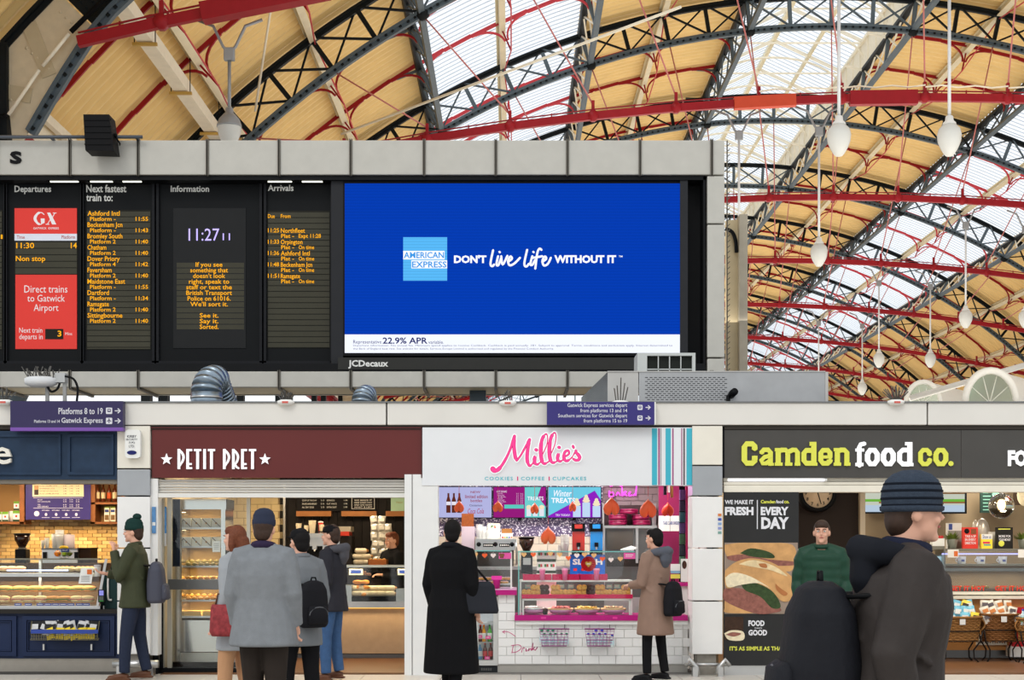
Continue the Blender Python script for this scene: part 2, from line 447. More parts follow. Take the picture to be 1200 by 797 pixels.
for i, Y in enumerate(AY):
    A = thing('roof_arch', '%s cross-braced steel roof arch of the station vault, counted from the shops' % ordn(i), 'arch', rp(-50, RL, Y)-Vector((0, 0, 0)), group='steel roof arches')
    off = -rp(-50, RL, 0)
    link('lower_chord', low_me, A, off); link('upper_chord', up_me, A, off); [link('node_plate', gus_me, A, off+rp(t, RL-.05, 0)) for t in nodes]
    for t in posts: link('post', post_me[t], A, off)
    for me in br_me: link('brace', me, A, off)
    # haunch plates
    for s in (-1, 1):
        for nm, ta, tb, m in (('gusset_plate', 45.2 if i == 0 else 47.2, 51.4, mat('buff_plate', (214, 200, 172), .5, var=.1)), ('web_plate', 42, 45.1, DARKM)):
            if nm == 'web_plate' and i > 0: continue
            mb = MB(m); th = [ta+(tb-ta)*k/4 for k in range(5)]
            pts = [(rp(s*t, RLf(t)+.02, 0).x, rp(s*t, RLf(t)+.02, 0).z) for t in th]+[(rp(s*t, RU-.05, 0).x, rp(s*t, RU-.05, 0).z) for t in th[::-1]]
            lim = 20.12
            pts = [(max(min(p[0], CX+lim), CX-lim), p[1]) for p in pts]
            mb.prism(pts, -.03, .03)
            if i < 2:
                for row in range(6 if nm == 'gusset_plate' else 8):
                    for c in range(5 if nm == 'gusset_plate' else 7):
                        t = ta+(tb-ta)*(.08+row*(.16 if nm == 'gusset_plate' else .12)); R = RL+.05+(RU-RL-.15)*c/6.0
                        if nm == 'gusset_plate' and row in (1, 3): continue
                        p = rp(s*t, R, 0); mb.ball((p.x, -.035, p.z), .03, .025, .03, 8, 5)
            if nm == 'gusset_plate' and i < 2:
                mb.use(mat('buff_strap', (196, 182, 152), .5))
                for k, (t, e) in enumerate(((47.4, .5), (49.6, -.6))):
                    a = rp(s*(t+e), RL-.05, -.04); b = rp(s*(t-e), RU-.1, -.04); mb.bar(a, b, .02, .28, (a-b).cross(Vector((0, 1, 0))))
            mb.build(nm, A, loc=off)
        foot = MB(DARKM); p = rp(s*48.2, RU, 0); q = rp(s*51, 25.65, 0)
        foot.box(p.x-.12, p.x+.12, -.15, .15, 4.5, p.z); foot.box(min(p.x, q.x), max(p.x, q.x), -.15, .15, q.z-.15, q.z+.05)
        foot.box(p.x-.45*s-.12, p.x-.45*s+.12, -.15, .15, 4.5, q.z)
        foot.build('foot_post', A, loc=off)
        # iron column below the springing
        cmb = MB(GREYM); cmb.lathe([(.42, 0), (.42, .5), (.3, .7), (.26, 4.2), (.4, 4.5), (.4, 4.62)], (p.x-.15*s, 0, 0), 14); cmb.build('column', A, loc=off)
        if i == 0 and s == -1:
            c = MB(IVORY); c.tube([rp(-50.2, 26.1, -.25), rp(-48, 26.22, -.25)], .035, 8); c.tube([rp(-47.8, 26.22, -.25), rp(-46.1, 26.27, -.25)], .035, 8); c.build('conduit', A, loc=off)
            c = MB(BLACK); c.tube([rp(-46, 26.27, -.25), rp(-40, 26.35, -.25), rp(-36, 26.35, -.25)], .05, 8)
            c.build('cable', A, loc=off); c = MB(BLACK); e = rp(-50.3, 26.08, -.25); c.tube([e, e+Vector((-.06, 0, .06)), e+Vector((-.18, 0, .05)), e+Vector((-.2, 0, -.8))], .035, 8); c.build('cable', A, loc=off)
# lattice girders along the roof at the six nodes, each a thing
gnames = {-30: 'left of the left-hand skylight', -18: 'right of the left-hand skylight', -6: 'on the left edge of the crown lantern', 6: 'on the right edge of the crown lantern', 18: 'left of the right-hand skylight', 30: 'right of the right-hand skylight'}
for t in nodes:
    G = thing('lattice_girder', 'grey lattice girder running down the vault '+gnames[t], 'girder', rp(t, RL, Y0-BAY), group='lattice girders along the roof')
    off = -rp(t, RL, 0)
    up = (rp(t, 2, 0)-rp(t, 1, 0))
    lo = tmpmesh(MB(GREYM).bar(rp(t, RL, 0), rp(t, RL, BAY), .17, .13, up)); hi = tmpmesh(MB(DARKM).bar(rp(t, RU, 0), rp(t, RU, BAY), .22, .14, up))
    po = tmpmesh(MB(GREYM).bar(rp(t, RL, 0), rp(t, RU, 0), .12, .16, (0, 1, 0)))
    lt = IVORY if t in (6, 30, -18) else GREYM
    d1 = tmpmesh(MB(lt).bar(rp(t, RL, 0), rp(t, RU, BAY/6), .05, .05)); d2 = tmpmesh(MB(lt).bar(rp(t, RU, 0), rp(t, RL, BAY/6), .05, .05))
    e = .55*(1 if t > 0 else -1)
    st = tmpmesh(MB(lt).bar(rp(t, RU-.02, 0), rp(t+(1.6 if t > 0 else -1.6)*(-1 if t in (6, -18) else 1), RU+.1, 0), .06, .08))
    for b in range(-1, NB):
        o = off+Vector((0, (b+1)*BAY, 0))
        link('lower_chord', lo, G, o); link('upper_chord', hi, G, o)
        for k in range(6):
            q = o+Vector((0, k*BAY/6, 0))
            if k % 2 == 0: link('post', po, G, q); link('strut', st, G, q)
            link('brace', d1, G, q); link('brace', d2, G, q)
# cream purlins with trussing rods
pnames = {-42: 'low on the left side of the vault', -36: 'in the yellow sheeting left of the left-hand skylight', -24: 'down the middle of the left-hand skylight', -12: 'in the yellow sheeting left of the crown', 12: 'in the yellow sheeting right of the crown', 24: 'down the middle of the right-hand skylight', 36: 'in the yellow sheeting right of the right-hand skylight', 42: 'lowest in the yellow sheeting at the right'}
for t in mids:
    G = thing('purlin', 'cream steel purlin running '+pnames[t], 'purlin', rp(t, RU, Y0-BAY), group='cream purlins')
    off = -rp(t, RU, 0); up = (rp(t, 2, 0)-rp(t, 1, 0))
    mb = MB(CREAM); mb.bar(rp(t, RS-.38, 0), rp(t, RS-.38, BAY), .2, .04, up); mb.bar(rp(t, RS-.24, 0), rp(t, RS-.24, BAY), .05, .3, up); mb.bar(rp(t, RS-.1, 0), rp(t, RS-.1, BAY), .2, .04, up)
    be = tmpmesh(mb)
    rd = tmpmesh(MB(PINKRED).tube([rp(t, RU-.2, 0), rp(t, RU-.78, BAY/3), rp(t, RU-.78, 2*BAY/3), rp(t, RU-.2, BAY)], .022, 6))
    po = tmpmesh(MB(RED).bar(rp(t, RU-.78, 0), rp(t, RS-.38, 0), .05, .05, (0, 1, 0)))
    for b in range(-1, NB):
        o = off+Vector((0, (b+1)*BAY, 0))
        link('beam', be, G, o); link('truss_rod', rd, G, o)
        for k in (1, 2): link('strut', po, G, o+Vector((0, k*BAY/3, 0)))
# springing beams and the decorated red valance below them
for s, nm in ((-1, 'trim_1'), (1, 'trim_2')):
    T = setting(nm)
    be = tmpmesh(MB(IVORY).bar(rp(s*50.2, RS-.2, 0), rp(s*50.2, RS-.2, BAY), .5, .75).bar(rp(s*49.2, RS-.35, 0), rp(s*49.2, RS-.35, BAY), .12, .2).bar(rp(s*51, RS-.6, 0), rp(s*51, RS-.6, BAY), .3, .4))
    lo = MB(RED); a = rp(s*50.9, 26.55, 0); a.z += .25
    for z in (0, -.95): lo.bar((a.x, 0, a.z+z), (a.x, BAY, a.z+z), .12, .14)
    for k in range(int(BAY/.45)):
        y = k*.45
        lo.bar((a.x, y, a.z), (a.x, y+.45, a.z-.95), .04, .05); lo.bar((a.x, y+.45, a.z), (a.x, y, a.z-.95), .04, .05)
    lo = tmpmesh(lo)
    for b in range(-1, NB): link('springing_beam', be, T, (0, Y0+b*BAY, 0)); link('lattice_valance', lo, T, (0, Y0+b*BAY, 0), kind='stuff')
# cream box walkway hung under the left side
W = thing('service_trunking', 'cream box trunking with yellow hanger straps, low on the left side of the vault', 'trunking', rp(-41, 26.6, Y0-BAY))
off = -rp(-41, 26.6, 0); a = Vector((-7.72, 0, 12.4))
for b in range(-1, 3):
    mb = MB(IVORY); mb.box(a.x-.16, a.x+.16, b*BAY+BAY, (b+1)*BAY+BAY, a.z-.3, a.z)
    mb.build('box_section', W, loc=off)
for k in range(12):
    y = k*3.3+.8; mb = MB(mat('hanger_yellow', (196, 160, 84), .5)); mb.box(a.x-.26, a.x+.26, y-.04, y+.04, a.z-.38, a.z-.32)
    mb.use(BLACK)
    for s in (-1, 1): mb.tube([(a.x+s*.22, y, a.z-.36), (a.x+s*.22, y, a.z+.5)], .012, 5)
    mb.build('hanger', W, loc=off)

# tie beams with hangers, one for each arch
def tz(x): return 13.13-.0065*(x-CX)**2
K = [-8.72]+list(range(-8, 9))+[8.72]
tie = MB(RED)
ps = [Vector((CX+2.15*k, 0, tz(CX+2.15*k))) for k in K]
for a, b in zip(ps, ps[1:]):
    tie.bar(a, b, .13, .2); tie.bar(a+Vector((0, 0, .17)), b+Vector((0, 0, .17)), .03, .03)
    m = a.lerp(b, .5); tie.box(m.x-.015, m.x+.015, -.02, .02, m.z, m.z+.2)
tie_me = tmpmesh(tie)
nd = tmpmesh(MB(RED).lathe([(.01, -.1), (.14, -.09), (.14, .09), (.01, .1)], (0, 0, 0), 10, mtx=Matrix.Rotation(PI/2, 3, 'X')).box(-.04, .04, -.04, .04, .1, .4))
case_me = tmpmesh(MB(RED).bar((-5.75, 0, tz(-5.75)), (-3.4, 0, tz(-3.4)), .3, .34))
rope = MB(IVORY)
for a, b in zip(ps[7:], ps[8:]):
    for q in range(5):
        c = a.lerp(b, q/5); d = a.lerp(b, (q+1)/5)
        rope.tube([c+Vector((0, -.05, .26+.05*(q % 2))), d+Vector((0, -.05, .26+.05*((q+1) % 2)))], .022, 5)
rope_me = tmpmesh(rope)
rod_me = {k: tmpmesh(MB(mat('rod_pink', (206, 128, 124), .4)).tube([(CX+2.15*k, 0, tz(CX+2.15*k)+.3), rp(6*k, RL-.1, .3)], .022, 6)) for k in range(-7, 8)}
box_me = tmpmesh(MB(mat('orange_red_paint', (206, 78, 52), .5)).bar((CX-4.95, 0, tz(CX-4.95)), (CX-3.35, 0, tz(CX-3.35)), .2, .3))
box2_me = tmpmesh(MB(RED).bar((CX-1.95, 0, tz(CX-1.9)), (CX-.2, 0, tz(CX-.2)), .2, .36))
for i, Y in enumerate(AY[:8]):
    A = thing('tie_beam', '%s red cambered tie beam across the vault, hung on thin rods' % ordn(i), 'beam', (CX, Y-.3, 13.1), group='red tie beams')
    off = Vector((-CX, 0, -13.1))
    link('beam', tie_me, A, off)
    if i == 0: link('casing', case_me, A, off)
    for p in ps[1:-1]: link('pin_plate', nd, A, off+p)
    for k in rod_me: link('hanger_rod', rod_me[k], A, off)
    if i == 1: link('cable_loops', rope_me, A, off, kind='stuff'); link('casing', box_me, A, off); link('casing', box2_me, A, off+Vector((0, 0, 0)))
# stay wires
for i, (a, b, lab) in enumerate(((rp(-41, 26.4, 37.4), rp(-33.5, 26.9, 28), 'thin cream stay rod slanting across the yellow sheeting at the left'),
        (px(0+400, 157, 37.2), px(798, 8, 30), 'long cream pipe slanting up past the left-hand skylight'))):
    mb = MB(IVORY); mb.tube([a, b], .03, 6); o = mb.build('stay_rod'); tag(o, lab, 'rod')

# pendant lamps hung from the ties
GLOBE = mat('lamp_globe', (205, 206, 202), .2, var=.05, scale=2)
CAPM = mat('lamp_cap_grey', (150, 152, 154), .4, .3)
def pendant(X, Y, lab, dark=False):
    z1 = tz(X); zb = z1-.75; zg = 9.6 if dark else 9.45
    A = thing('pendant_lamp', lab, 'lamp', (X, Y, zg), group='pendant globe lamps')
    mb = MB(CAPM)
    for s in (-1, 1):
        mb.tube([(s*.62, 0, z1-.1-zg), (s*.3, 0, z1-.22-zg), (s*.12, 0, zb+.15-zg), (0, 0, zb-zg)], .03, 6)
    mb.cbox(-.1, .1, -.06, .06, zb-.12-zg, zb+.12-zg, .02); mb.build('bracket', A)
    MB(CAPM if dark else mat('lamp_tube', (214, 216, 218), .35)).tube([(0, 0, zb-.1-zg), (0, 0, .05)], .032, 10).build('tube', A)
    MB(CAPM if dark else WHITE).lathe([(.04, .12), (.07, .1), (.08, .02), (.12, -.02), (.13, -.06)], n=16).build('collar', A)
    MB(GLOBE).lathe([(.12, -.05), (.2, -.14), (.225, -.25), (.21, -.38), (.16, -.5), (.1, -.6), (.06, -.64), (.02, -.645)], n=20).build('globe', A)
    if dark: MB(CAPM).lathe([(.1, 0), (.19, -.1), (.232, -.22), (.235, -.25), (.23, -.25)], n=20).build('shade', A)
    return A
pendant(-5.3, AY[0], 'pendant lamp with a grey metal upper shade, above the departures board', True)
pendant(6.13, AY[0], 'large white pendant lamp, left of the two biggest at upper right')
pendant(8.2, AY[0], 'large white pendant lamp, right of the two biggest at upper right')
pendant(5.93, AY[1], 'white pendant lamp just beyond the right edge of the display board')
pendant(8.02, AY[1], 'white pendant lamp below the first red beam, right of the tall buff post')
pendant(15.2, AY[2], 'white pendant lamp nearest the right edge with a whole tube in view')
pendant(17.2, AY[2], 'white pendant lamp cut by the right edge of the view')
pendant(15.0, AY[3], 'white pendant lamp, left one of the pair above the white canopies')
pendant(17.1, AY[3], 'white pendant lamp, right one of the pair above the white canopies')
pendant(14.8, AY[4], 'small white pendant lamp half hidden by the metal plant box')
pendant(16.9, AY[4], 'small low white pendant lamp just right of the metal plant box')

# glazed gable screen closing the far end of the vault
E = setting('window_1'); Ye = Y0+NB*BAY+.4
for k in range(-10, 11):
    x = CX+2*k*.98; z = CZ+math.sqrt(max(RU**2-(x-CX)**2, 0)); MB(GREYM).box(x-.06, x+.06, Ye-.08, Ye+.08, 9.3, z).build('mullion', E)
for z in (9.3, 11.5, 13.7, 15.9): 
    hw = math.sqrt(RU**2-(z-CZ)**2); MB(GREYM).box(CX-hw, CX+hw, Ye-.06, Ye+.06, z-.06, z+.06).build('transom', E)
g = MB(SKY); g.prism([(rp(-50+5*k, RU, 0).x, rp(-50+5*k, RU, 0).z) for k in range(21)], Ye, Ye+.01); g.build('pane', E)
# ================================================================== GROUND
FL = setting('floor'); 
FLM = mat('terrazzo_floor', (205, 198, 188), .3, var=.1, scale=30, bump=.05)
mb = MB(mat('floor_joint', (120, 114, 106), .7)); mb.box(-45, 60, -12, 150, -.06, -.006); mb.build('floor_bed', FL)
t0 = tmpmesh(MB(FLM).box(.004, .896, .004, .896, -.02, 0))
for i in range(-14, 14):
    for j in range(15, 22): link('floor_tile', t0, FL, (i*.9+.1, j*.9-.9*.35, 0))
big = MB(FLM); Yn = 15*.9-.315
big.box(-45, 60, -12, Yn-.004, -.02, 0).box(-45, -12.504, Yn, 150, -.02, 0).box(12.7, 60, Yn, 150, -.02, 0).box(-12.5, 12.7, 22*.9-.315, 150, -.02, 0)
big.build('floor_slab', FL)

# ================================================================== DISPLAY BOARD
YB = 21.0
CLAD = mat('cladding_metal', (188, 186, 178), .55, .1, var=.08, scale=5, bump=.1, bscale=120)
SOFF = mat('soffit_cream', (226, 218, 190), .5)
BD = thing('display_board', 'huge black display board framed in pale metal panels above the shops', 'board', px(425, 454, YB))
BO = -px(425, 454, YB)
def bpart(mb, name, **k): return mb.build(name, BD, loc=BO, **k)
joints = [-86, -3, 82, 162, 243, 327, 411, 497, 581, 665, 750, 834]
def clad(x0, y0, x1, y1, top=True):
    a = px(x0, y1, YB); b = px(x1, y0, YB); mb = MB(CLAD)
    mb.cbox(a.x+.012, b.x-.012, YB, YB+.12, a.z+.004, b.z-.004, .012); bpart(mb, 'cladding_panel')
def jstrip(x, y0, y1):
    a = px(x, y1, YB); b = px(x, y0, YB); mb = MB(mat('joint_steel', (104, 100, 92), .5, .4))
    mb.box(a.x-.02, a.x-.008, YB-.025, YB+.1, a.z, b.z); mb.box(a.x+.008, a.x+.02, YB-.025, YB+.1, a.z, b.z); mb.box(a.x-.012, a.x+.012, YB+.03, YB+.1, a.z, b.z)
    bpart(mb, 'joint_flange')
for a, b in zip(joints, joints[1:]):
    clad(a, 164, b, 205); clad(a, 435, b, 454)
for j in joints: jstrip(j, 163, 206); jstrip(j, 434, 455)
for a, b in ((206, 262), (263, 419), (420, 454)): clad(828, a, 850, b)
clad(834, 164, 850, 205)
# body behind, soffit below with ribs
zb = px(0, 454, YB).z; zt = px(0, 164, YB).z; xl = px(-86, 0, YB).x; xr_ = px(850, 0, YB).x; BDk = mat('board_black', (22, 23, 25), .4, var=.15)
mb = MB(CLAD); mb.box(xl, xr_, YB+1.05, YB+1.15, zb, zt).box(xl, xr_, YB+.12, YB+1.05, zt-.06, zt-.01).box(xr_-.06, xr_, YB+.12, YB+1.05, zb, zt-.06).box(xl, xl+.05, YB+.12, YB+1.05, zb, zt-.06); bpart(mb, 'casing')
for a, b in zip(joints, joints[1:]):
    p, q = px(a, 454, YB).x, px(b, 454, YB).x; mb = MB(SOFF); mb.box(p+.02, q-.02, YB+.02, YB+1.15, zb+.01, zb+.05); bpart(mb, 'soffit_panel')
    mb = MB(mat('joint_steel', 0)); mb.box(p-.02, p+.02, YB+.02, YB+1.15, zb-.03, zb+.05); bpart(mb, 'soffit_rib')
# black recess
yi = YB+.3
x0 = px(-86, 0, YB).x; x1 = px(827, 0, YB).x; z0 = px(0, 434, YB).z; z1 = px(0, 206, YB).z
mb = MB(BDk); mb.box(x0, x1, yi+.08, yi+.12, z0, z1).box(x0, x1, YB+.04, yi+.1, z1-.05, z1+.01).box(x0, x1, YB+.01, yi+.1, z0-.01, z0+.1).box(x1-.03, x1, YB+.04, yi+.1, z0, z1); bpart(mb, 'recess_lining')
mb = MB(mat('plate_charcoal', (52, 52, 50), .5)); mb.pbox(396, 419, 745, 433, YB+.0, .02); bpart(mb, 'lower_rail')
mb = MB(WHITE); text(mb, 'JCDecaux', 408, 422, 455, 432, YB-.005, bold=.03, d=.006); bpart(mb, 'lettering')
mb = MB(mat('letter_black', (18, 18, 20), .5)); text(mb, 's', 11.5, 177, 25, 192, YB-.02, bold=.025, d=.02); bpart(mb, 'lettering')
mb = MB(mat('letter_black', 0)) if 0 else MB(mat('letter_black')); text(mb, 'n', -14, 178, -2, 193, YB-.02, bold=.025, d=.02); bpart(mb, 'lettering')
# frame bars around the screens
FR = mat('frame_black', (30, 31, 34), .35)
# legs carrying the board down behind the shops
for x in (-30, 250, 560, 800):
    a = px(x, 454, YB+.6); mb = MB(GREYM); mb.box(a.x-.12, a.x+.12, YB+.5, YB+.74, 0, zb+.02); bpart(mb, 'support_post')

# ---- separate displays
AMB = emis('amber_led', (255, 176, 30), 1.05); LH = mat('heading_grey', (205, 205, 200), .5, emit=.1)
OLV = mat('led_matrix_olive', (60, 58, 44), .35, var=.2, scale=2); OLD = mat('led_matrix_gap', (34, 34, 28), .4)
YD = YB+.3
def display(x0, x1, lab):
    A = thing('train_display', lab, 'display', px((x0+x1)/2, 424, YD)); off = -px((x0+x1)/2, 424, YD)
    mb = MB(mat('display_body', (19, 21, 23), .3)); mb.pbox(x0, 210, x1, 424, YD, .06); mb.build('panel', A, loc=off)
    for nm, bx in (('frame_bar', (x0-3, 209, x0, 425)), ('frame_bar', (x1, 209, x1+3, 425)), ('frame_bar', (x0-3, 423, x1+3, 426)), ('frame_bar', (x0-3, 207, x1+3, 210))):
        mb = MB(FR); mb.pbox(*bx, YD-.05, .1); mb.build(nm, A, loc=off)
    return A, off
def rows(A, off, x0, y0, x1, y1, h):
    y = y0
    while y < y1-2:
        mb = MB(OLV); mb.pbox(x0, y+.9, x1, min(y+h, y1), YD-.012, .012); mb.build('led_row', A, loc=off); y += h
    mb = MB(OLD); mb.pbox(x0-1, y0-1, x1+1, y1+1, YD-.006, .006); mb.build('matrix_backing', A, loc=off)
def led(A, off, lines, nm='led_text', m=AMB, b=.012):
    for t, a, y0, c, y1 in lines:
        mb = MB(m); text(mb, t, a, y0, c, y1, YD-.016, bold=b, base=True); mb.build(nm, A, loc=off)
def cw(t): return 3.15*len(t)
# departures display (red)
A, off = display(8, 94, 'tall display with red advert panels headed Departures')
REDP = mat('red_panel', (196, 50, 42), .4, var=.02, emit=.35); PALE = mat('pale_strip', (200, 205, 216), .4, emit=.25)
mb = MB(REDP); mb.pbox(17, 244, 90, 274, YD-.014, .012); mb.build('red_header', A, loc=off)
mb = MB(PALE); mb.pbox(17, 274, 90, 282, YD-.014, .012); mb.build('time_strip', A, loc=off)
rows(A, off, 18, 283, 90, 321, 7.6)
mb = MB(REDP); mb.pbox(18, 322, 90, 409, YD-.014, .012); mb.build('red_advert', A, loc=off)
led(A, off, [('11:30', 19, 284.5, 40, 291), ('14', 83, 284.5, 90, 291), ('Non stop', 18.5, 300, 53, 306)])
mb = MB(LH); text(mb, 'Departures', 17, 217.5, 60, 227.5, YD-.01, bold=.02); mb.build('heading', A, loc=off)
mb = MB(emis('white_print', (240, 236, 236), .85)); q = YD-.018
def Z7(x, y): return (10+x/6.857, 205+y/6.857)
stroke(mb, [Z7(*p) for p in ((285, 318), (265, 303), (235, 310), (212, 350), (235, 390), (262, 398))], [1, 1, 2.6, 3.4, 2.6, 1], q, .002, n=3)
mb.add([px(*Z7(*p), q) for p in ((258, 350), (290, 350), (290, 385), (262, 398))], [(0, 1, 2, 3)])
mb.add([px(*Z7(*p), q) for p in ((310, 303), (335, 303), (384, 398), (350, 398))], [(0, 1, 2, 3)])
stroke(mb, [Z7(358, 306), Z7(384, 306)], .8, q, .002); stroke(mb, [Z7(372, 306), Z7(350, 345)], .8, q, .002); stroke(mb, [Z7(335, 360), Z7(312, 397)], .8, q, .002); stroke(mb, [Z7(300, 397), Z7(326, 397)], .8, q, .002)
text(mb, 'GATWICK  EXPRESS', 39, 266.3, 69, 268.8, q)
for t, a, b, c, d in (('Direct trains', 28.5, 334.5, 79, 343), ('to Gatwick', 32, 345.5, 76, 353.5), ('Airport', 39.5, 356.5, 68.5, 367), ('Next train', 22.5, 384, 49.5, 390), ('departs in', 22.5, 391.5, 50, 399.5), ('Mins', 76.5, 389.5, 84.5, 392.8)):
    m2 = MB(emis('white_print', 0)); text(m2, t, a, b, c, d, q, bold=0); m2.build('white_lettering', A, loc=off)
mb.build('logo', A, loc=off)
mb = MB(mat('pink_print', (196, 120, 120), .5)); text(mb, 'Time', 19.5, 275.8, 29, 279.8, q); text(mb, 'Platform', 72, 275.8, 88, 279.8, q); mb.build('strip_lettering', A, loc=off)
mb = MB(OLD); mb.pbox(53, 385.5, 74, 397.5, YD-.02, .012); mb.build('counter_window', A, loc=off)
mb = MB(AMB); text(mb, '3', 67.5, 387.5, 72, 394.5, YD-.022, bold=.02); mb.build('led_digit', A, loc=off)
# next fastest
A, off = display(98, 178, 'display listing amber town names headed Next fastest train to')
rows(A, off, 102, 247, 176, 409, 6.65)
mb = MB(LH); text(mb, 'Next fastest', 101, 216.5, 148, 225.5, YD-.01, bold=.02); text(mb, 'train to:', 101, 227.5, 132, 236, YD-.01, bold=.02); mb.build('heading', A, loc=off)
tn = [('Ashford Intl', '-', '11:55'), ('Beckenham Jcn', '-', '11:43'), ('Bromley South', '2', '11:40'), ('Chatham', '2', '11:40'), ('Dover Priory', '4', '11:42'), ('Faversham', '2', '11:40'), ('Maidstone East', '-', '11:55'), ('Dartford', '-', '11:34'), ('Ramsgate', '2', '11:40'), ('Sittingbourne', '2', '11:40')]
L = []
for i, (n, p, t) in enumerate(tn):
    y = 247.3+i*13.28; L.append((n, 102.5, y, 102.5+cw(n), y+5.5)); L.append(('Platform '+p, 105.5, y+6.9, 135.5, y+11.6)); L.append((t, 159, y+6.9, 173.5, y+11.6))
led(A, off, L)
# information
A, off = display(186, 304, 'wide display with a violet digital clock headed Information')
mb = MB(mat('bezel_dark', (36, 37, 38), .4)); mb.pbox(203, 244, 288, 408, YD-.01, .01); mb.build('inner_bezel', A, loc=off)
rows(A, off, 207, 307, 286, 386, 6.6)
mb = MB(LH); text(mb, 'Information', 200, 217.5, 245, 225, YD-.01, bold=.02); mb.build('heading', A, loc=off)
led(A, off, [('11:27', 221, 268, 257, 282, ), ('11', 261, 273.5, 269.5, 281.5)], 'clock_digits', emis('violet_led', (190, 176, 255), 1.3), 0)
txt = ['If you see', 'something that', "doesn't look", 'right, speak to', 'staff or text the', 'British Transport', 'Police on 61016.', "We'll sort it.", '', 'See it.', 'Say it.', 'Sorted.']
led(A, off, [(t, 245-cw(t)/2, 307.4+i*6.63, 245+cw(t)/2, 312.6+i*6.63) for i, t in enumerate(txt) if t])
# arrivals
A, off = display(312, 387, 'narrow display beside the big blue screen headed Arrivals')
rows(A, off, 314, 248, 386, 407, 6.65)
mb = MB(LH); text(mb, 'Arrivals', 314, 216.5, 344, 224, YD-.01, bold=.02); mb.build('heading', A, loc=off)
L = [('Due', 314, 251, 322, 255.5), ('From', 329, 251, 340.5, 255.5)]
for i, (t, n, s_) in enumerate((('11:25', 'Northfleet', 'Expt 11:28'), ('11:33', 'Orpington', 'On time'), ('11:36', 'Ashford Intl', 'On time'), ('11:48', 'Beckenham Jcn', 'On time'), ('11:51', 'Ramsgate', 'On time'))):
    y = 267.6+i*13.3; L += [(t, 314, y, 327, y+4.8), (n, 329, y, 329+cw(n)*.9, y+5.3), ('Plat -', 329.5, y+6.6, 344.5, y+11.2), (s_, 350, y+6.6, 350+len(s_)*2.6, y+11.2)]
led(A, off, L)
# cut display at the left edge
A, off = display(-80, 4, 'display cut off by the left edge of the view')
rows(A, off, -76, 247, 2, 409, 6.65); led(A, off, [('11:28', -10, 249, -1, 254), ('1', 1, 275, 3, 280)])
# tubes lighting the displays
for i, (a, b, lab) in enumerate(((59, 92, 'thin light tube over the Departures display'), (106, 132, 'left one of two thin light tubes over the Next fastest display'), (144, 166, 'right one of two thin light tubes over the Next fastest display'), (314, 342, 'left one of two thin light tubes over the Arrivals display'), (354, 378, 'right one of two thin light tubes over the Arrivals display'))):
    A_ = px(a, 212, YB+.12); B_ = px(b, 212, YB+.12); mb = MB(emis('tube_white', (255, 255, 235), 1.8)); mb.tube([A_, B_], .022, 8)
    T = thing('light_tube', lab, 'light', (A_+B_)/2, group='light tubes over the displays'); mb.build('tube', T, loc=-(A_+B_)/2)
    mb = MB(BLACK); mb.box(A_.x-.05, A_.x, YB+.1, YB+.2, A_.z-.01, z1-.06).box(B_.x, B_.x+.05, YB+.1, YB+.2, A_.z-.01, z1-.04); mb.build('holder', T, loc=-(A_+B_)/2, kind='stuff')

# ---- the blue advertising screen
A = thing('advert_screen', 'big bright blue advertising screen with white slogan and pale blue square', 'screen', px(600, 413, YB+.1)); off = -px(600, 413, YB+.1)
ys = YB+.1
def scr(name, c, s, var=.05):
    m = emis(name, c, s); nt = m.node_tree; n = nt.nodes; L_ = nt.links; tc = n.new('ShaderNodeTexCoord'); wv = n.new('ShaderNodeTexWave'); wv.bands_direction = 'Z'; wv.inputs['Scale'].default_value = 7.3
    mx = n.new('ShaderNodeMix'); mx.data_type = 'RGBA'; l = lin(c); mx.inputs[6].default_value = l; mx.inputs[7].default_value = tuple(v*(1-var*3) for v in l[:3])+(1,)
    L_.new(tc.outputs['Object'], wv.inputs['Vector']); L_.new(wv.outputs['Fac'], mx.inputs[0]); L_.new(mx.outputs[2], n['Principled BSDF'].inputs['Emission Color']); return m
mb = MB(BDk); mb.pbox(401, 209, 800, 417, ys+.005, .18); mb.build('housing', A, loc=off)
mb = MB(scr('screen_blue', (0, 62, 186), .9)); mb.pbox(404, 215, 797, 392, ys-.01, .014); mb.build('blue_field', A, loc=off)
mb = MB(emis('screen_white', (240, 244, 255), 1.0)); mb.pbox(404, 392, 797, 413.5, ys-.01, .014); mb.build('white_strip', A, loc=off)
# seams between the led modules
mb = MB(mat('module_seam', (8, 50, 150), .5))
mb = MB(scr('screen_square', (88, 184, 246), 1.0)); mb.pbox(472.5, 278, 524, 329, ys-.014, .004); mb.build('pale_square', A, loc=off)
SW = emis('screen_letter_white', (250, 252, 255), 1.0)
mb = MB(SW); q = ys-.016
mb.pbox(472.5, 294, 521, 304, q, .002); mb.pbox(482, 305, 524, 314.5, q, .002)
mb.use(emis('screen_square_letter', (60, 150, 225), 1.0))
text(mb, 'AMERICAN', 473.2, 295.3, 520.3, 302.7, q-.002, bold=.02); text(mb, 'EXPRESS', 482.8, 306.3, 523.3, 313.7, q-.002, bold=.02); mb.build('square_lettering', A, loc=off)
mb = MB(SW)
text(mb, "DON'T", 532, 299, 570, 308.5, q, bold=.045); text(mb, 'WITHOUT IT', 649.5, 299, 722, 308.5, q, bold=.045); text(mb, 'TM', 725, 299.5, 729.5, 301.5, q)
def Z2(x, y): return (460+x/4.286, 270+y/4.286)
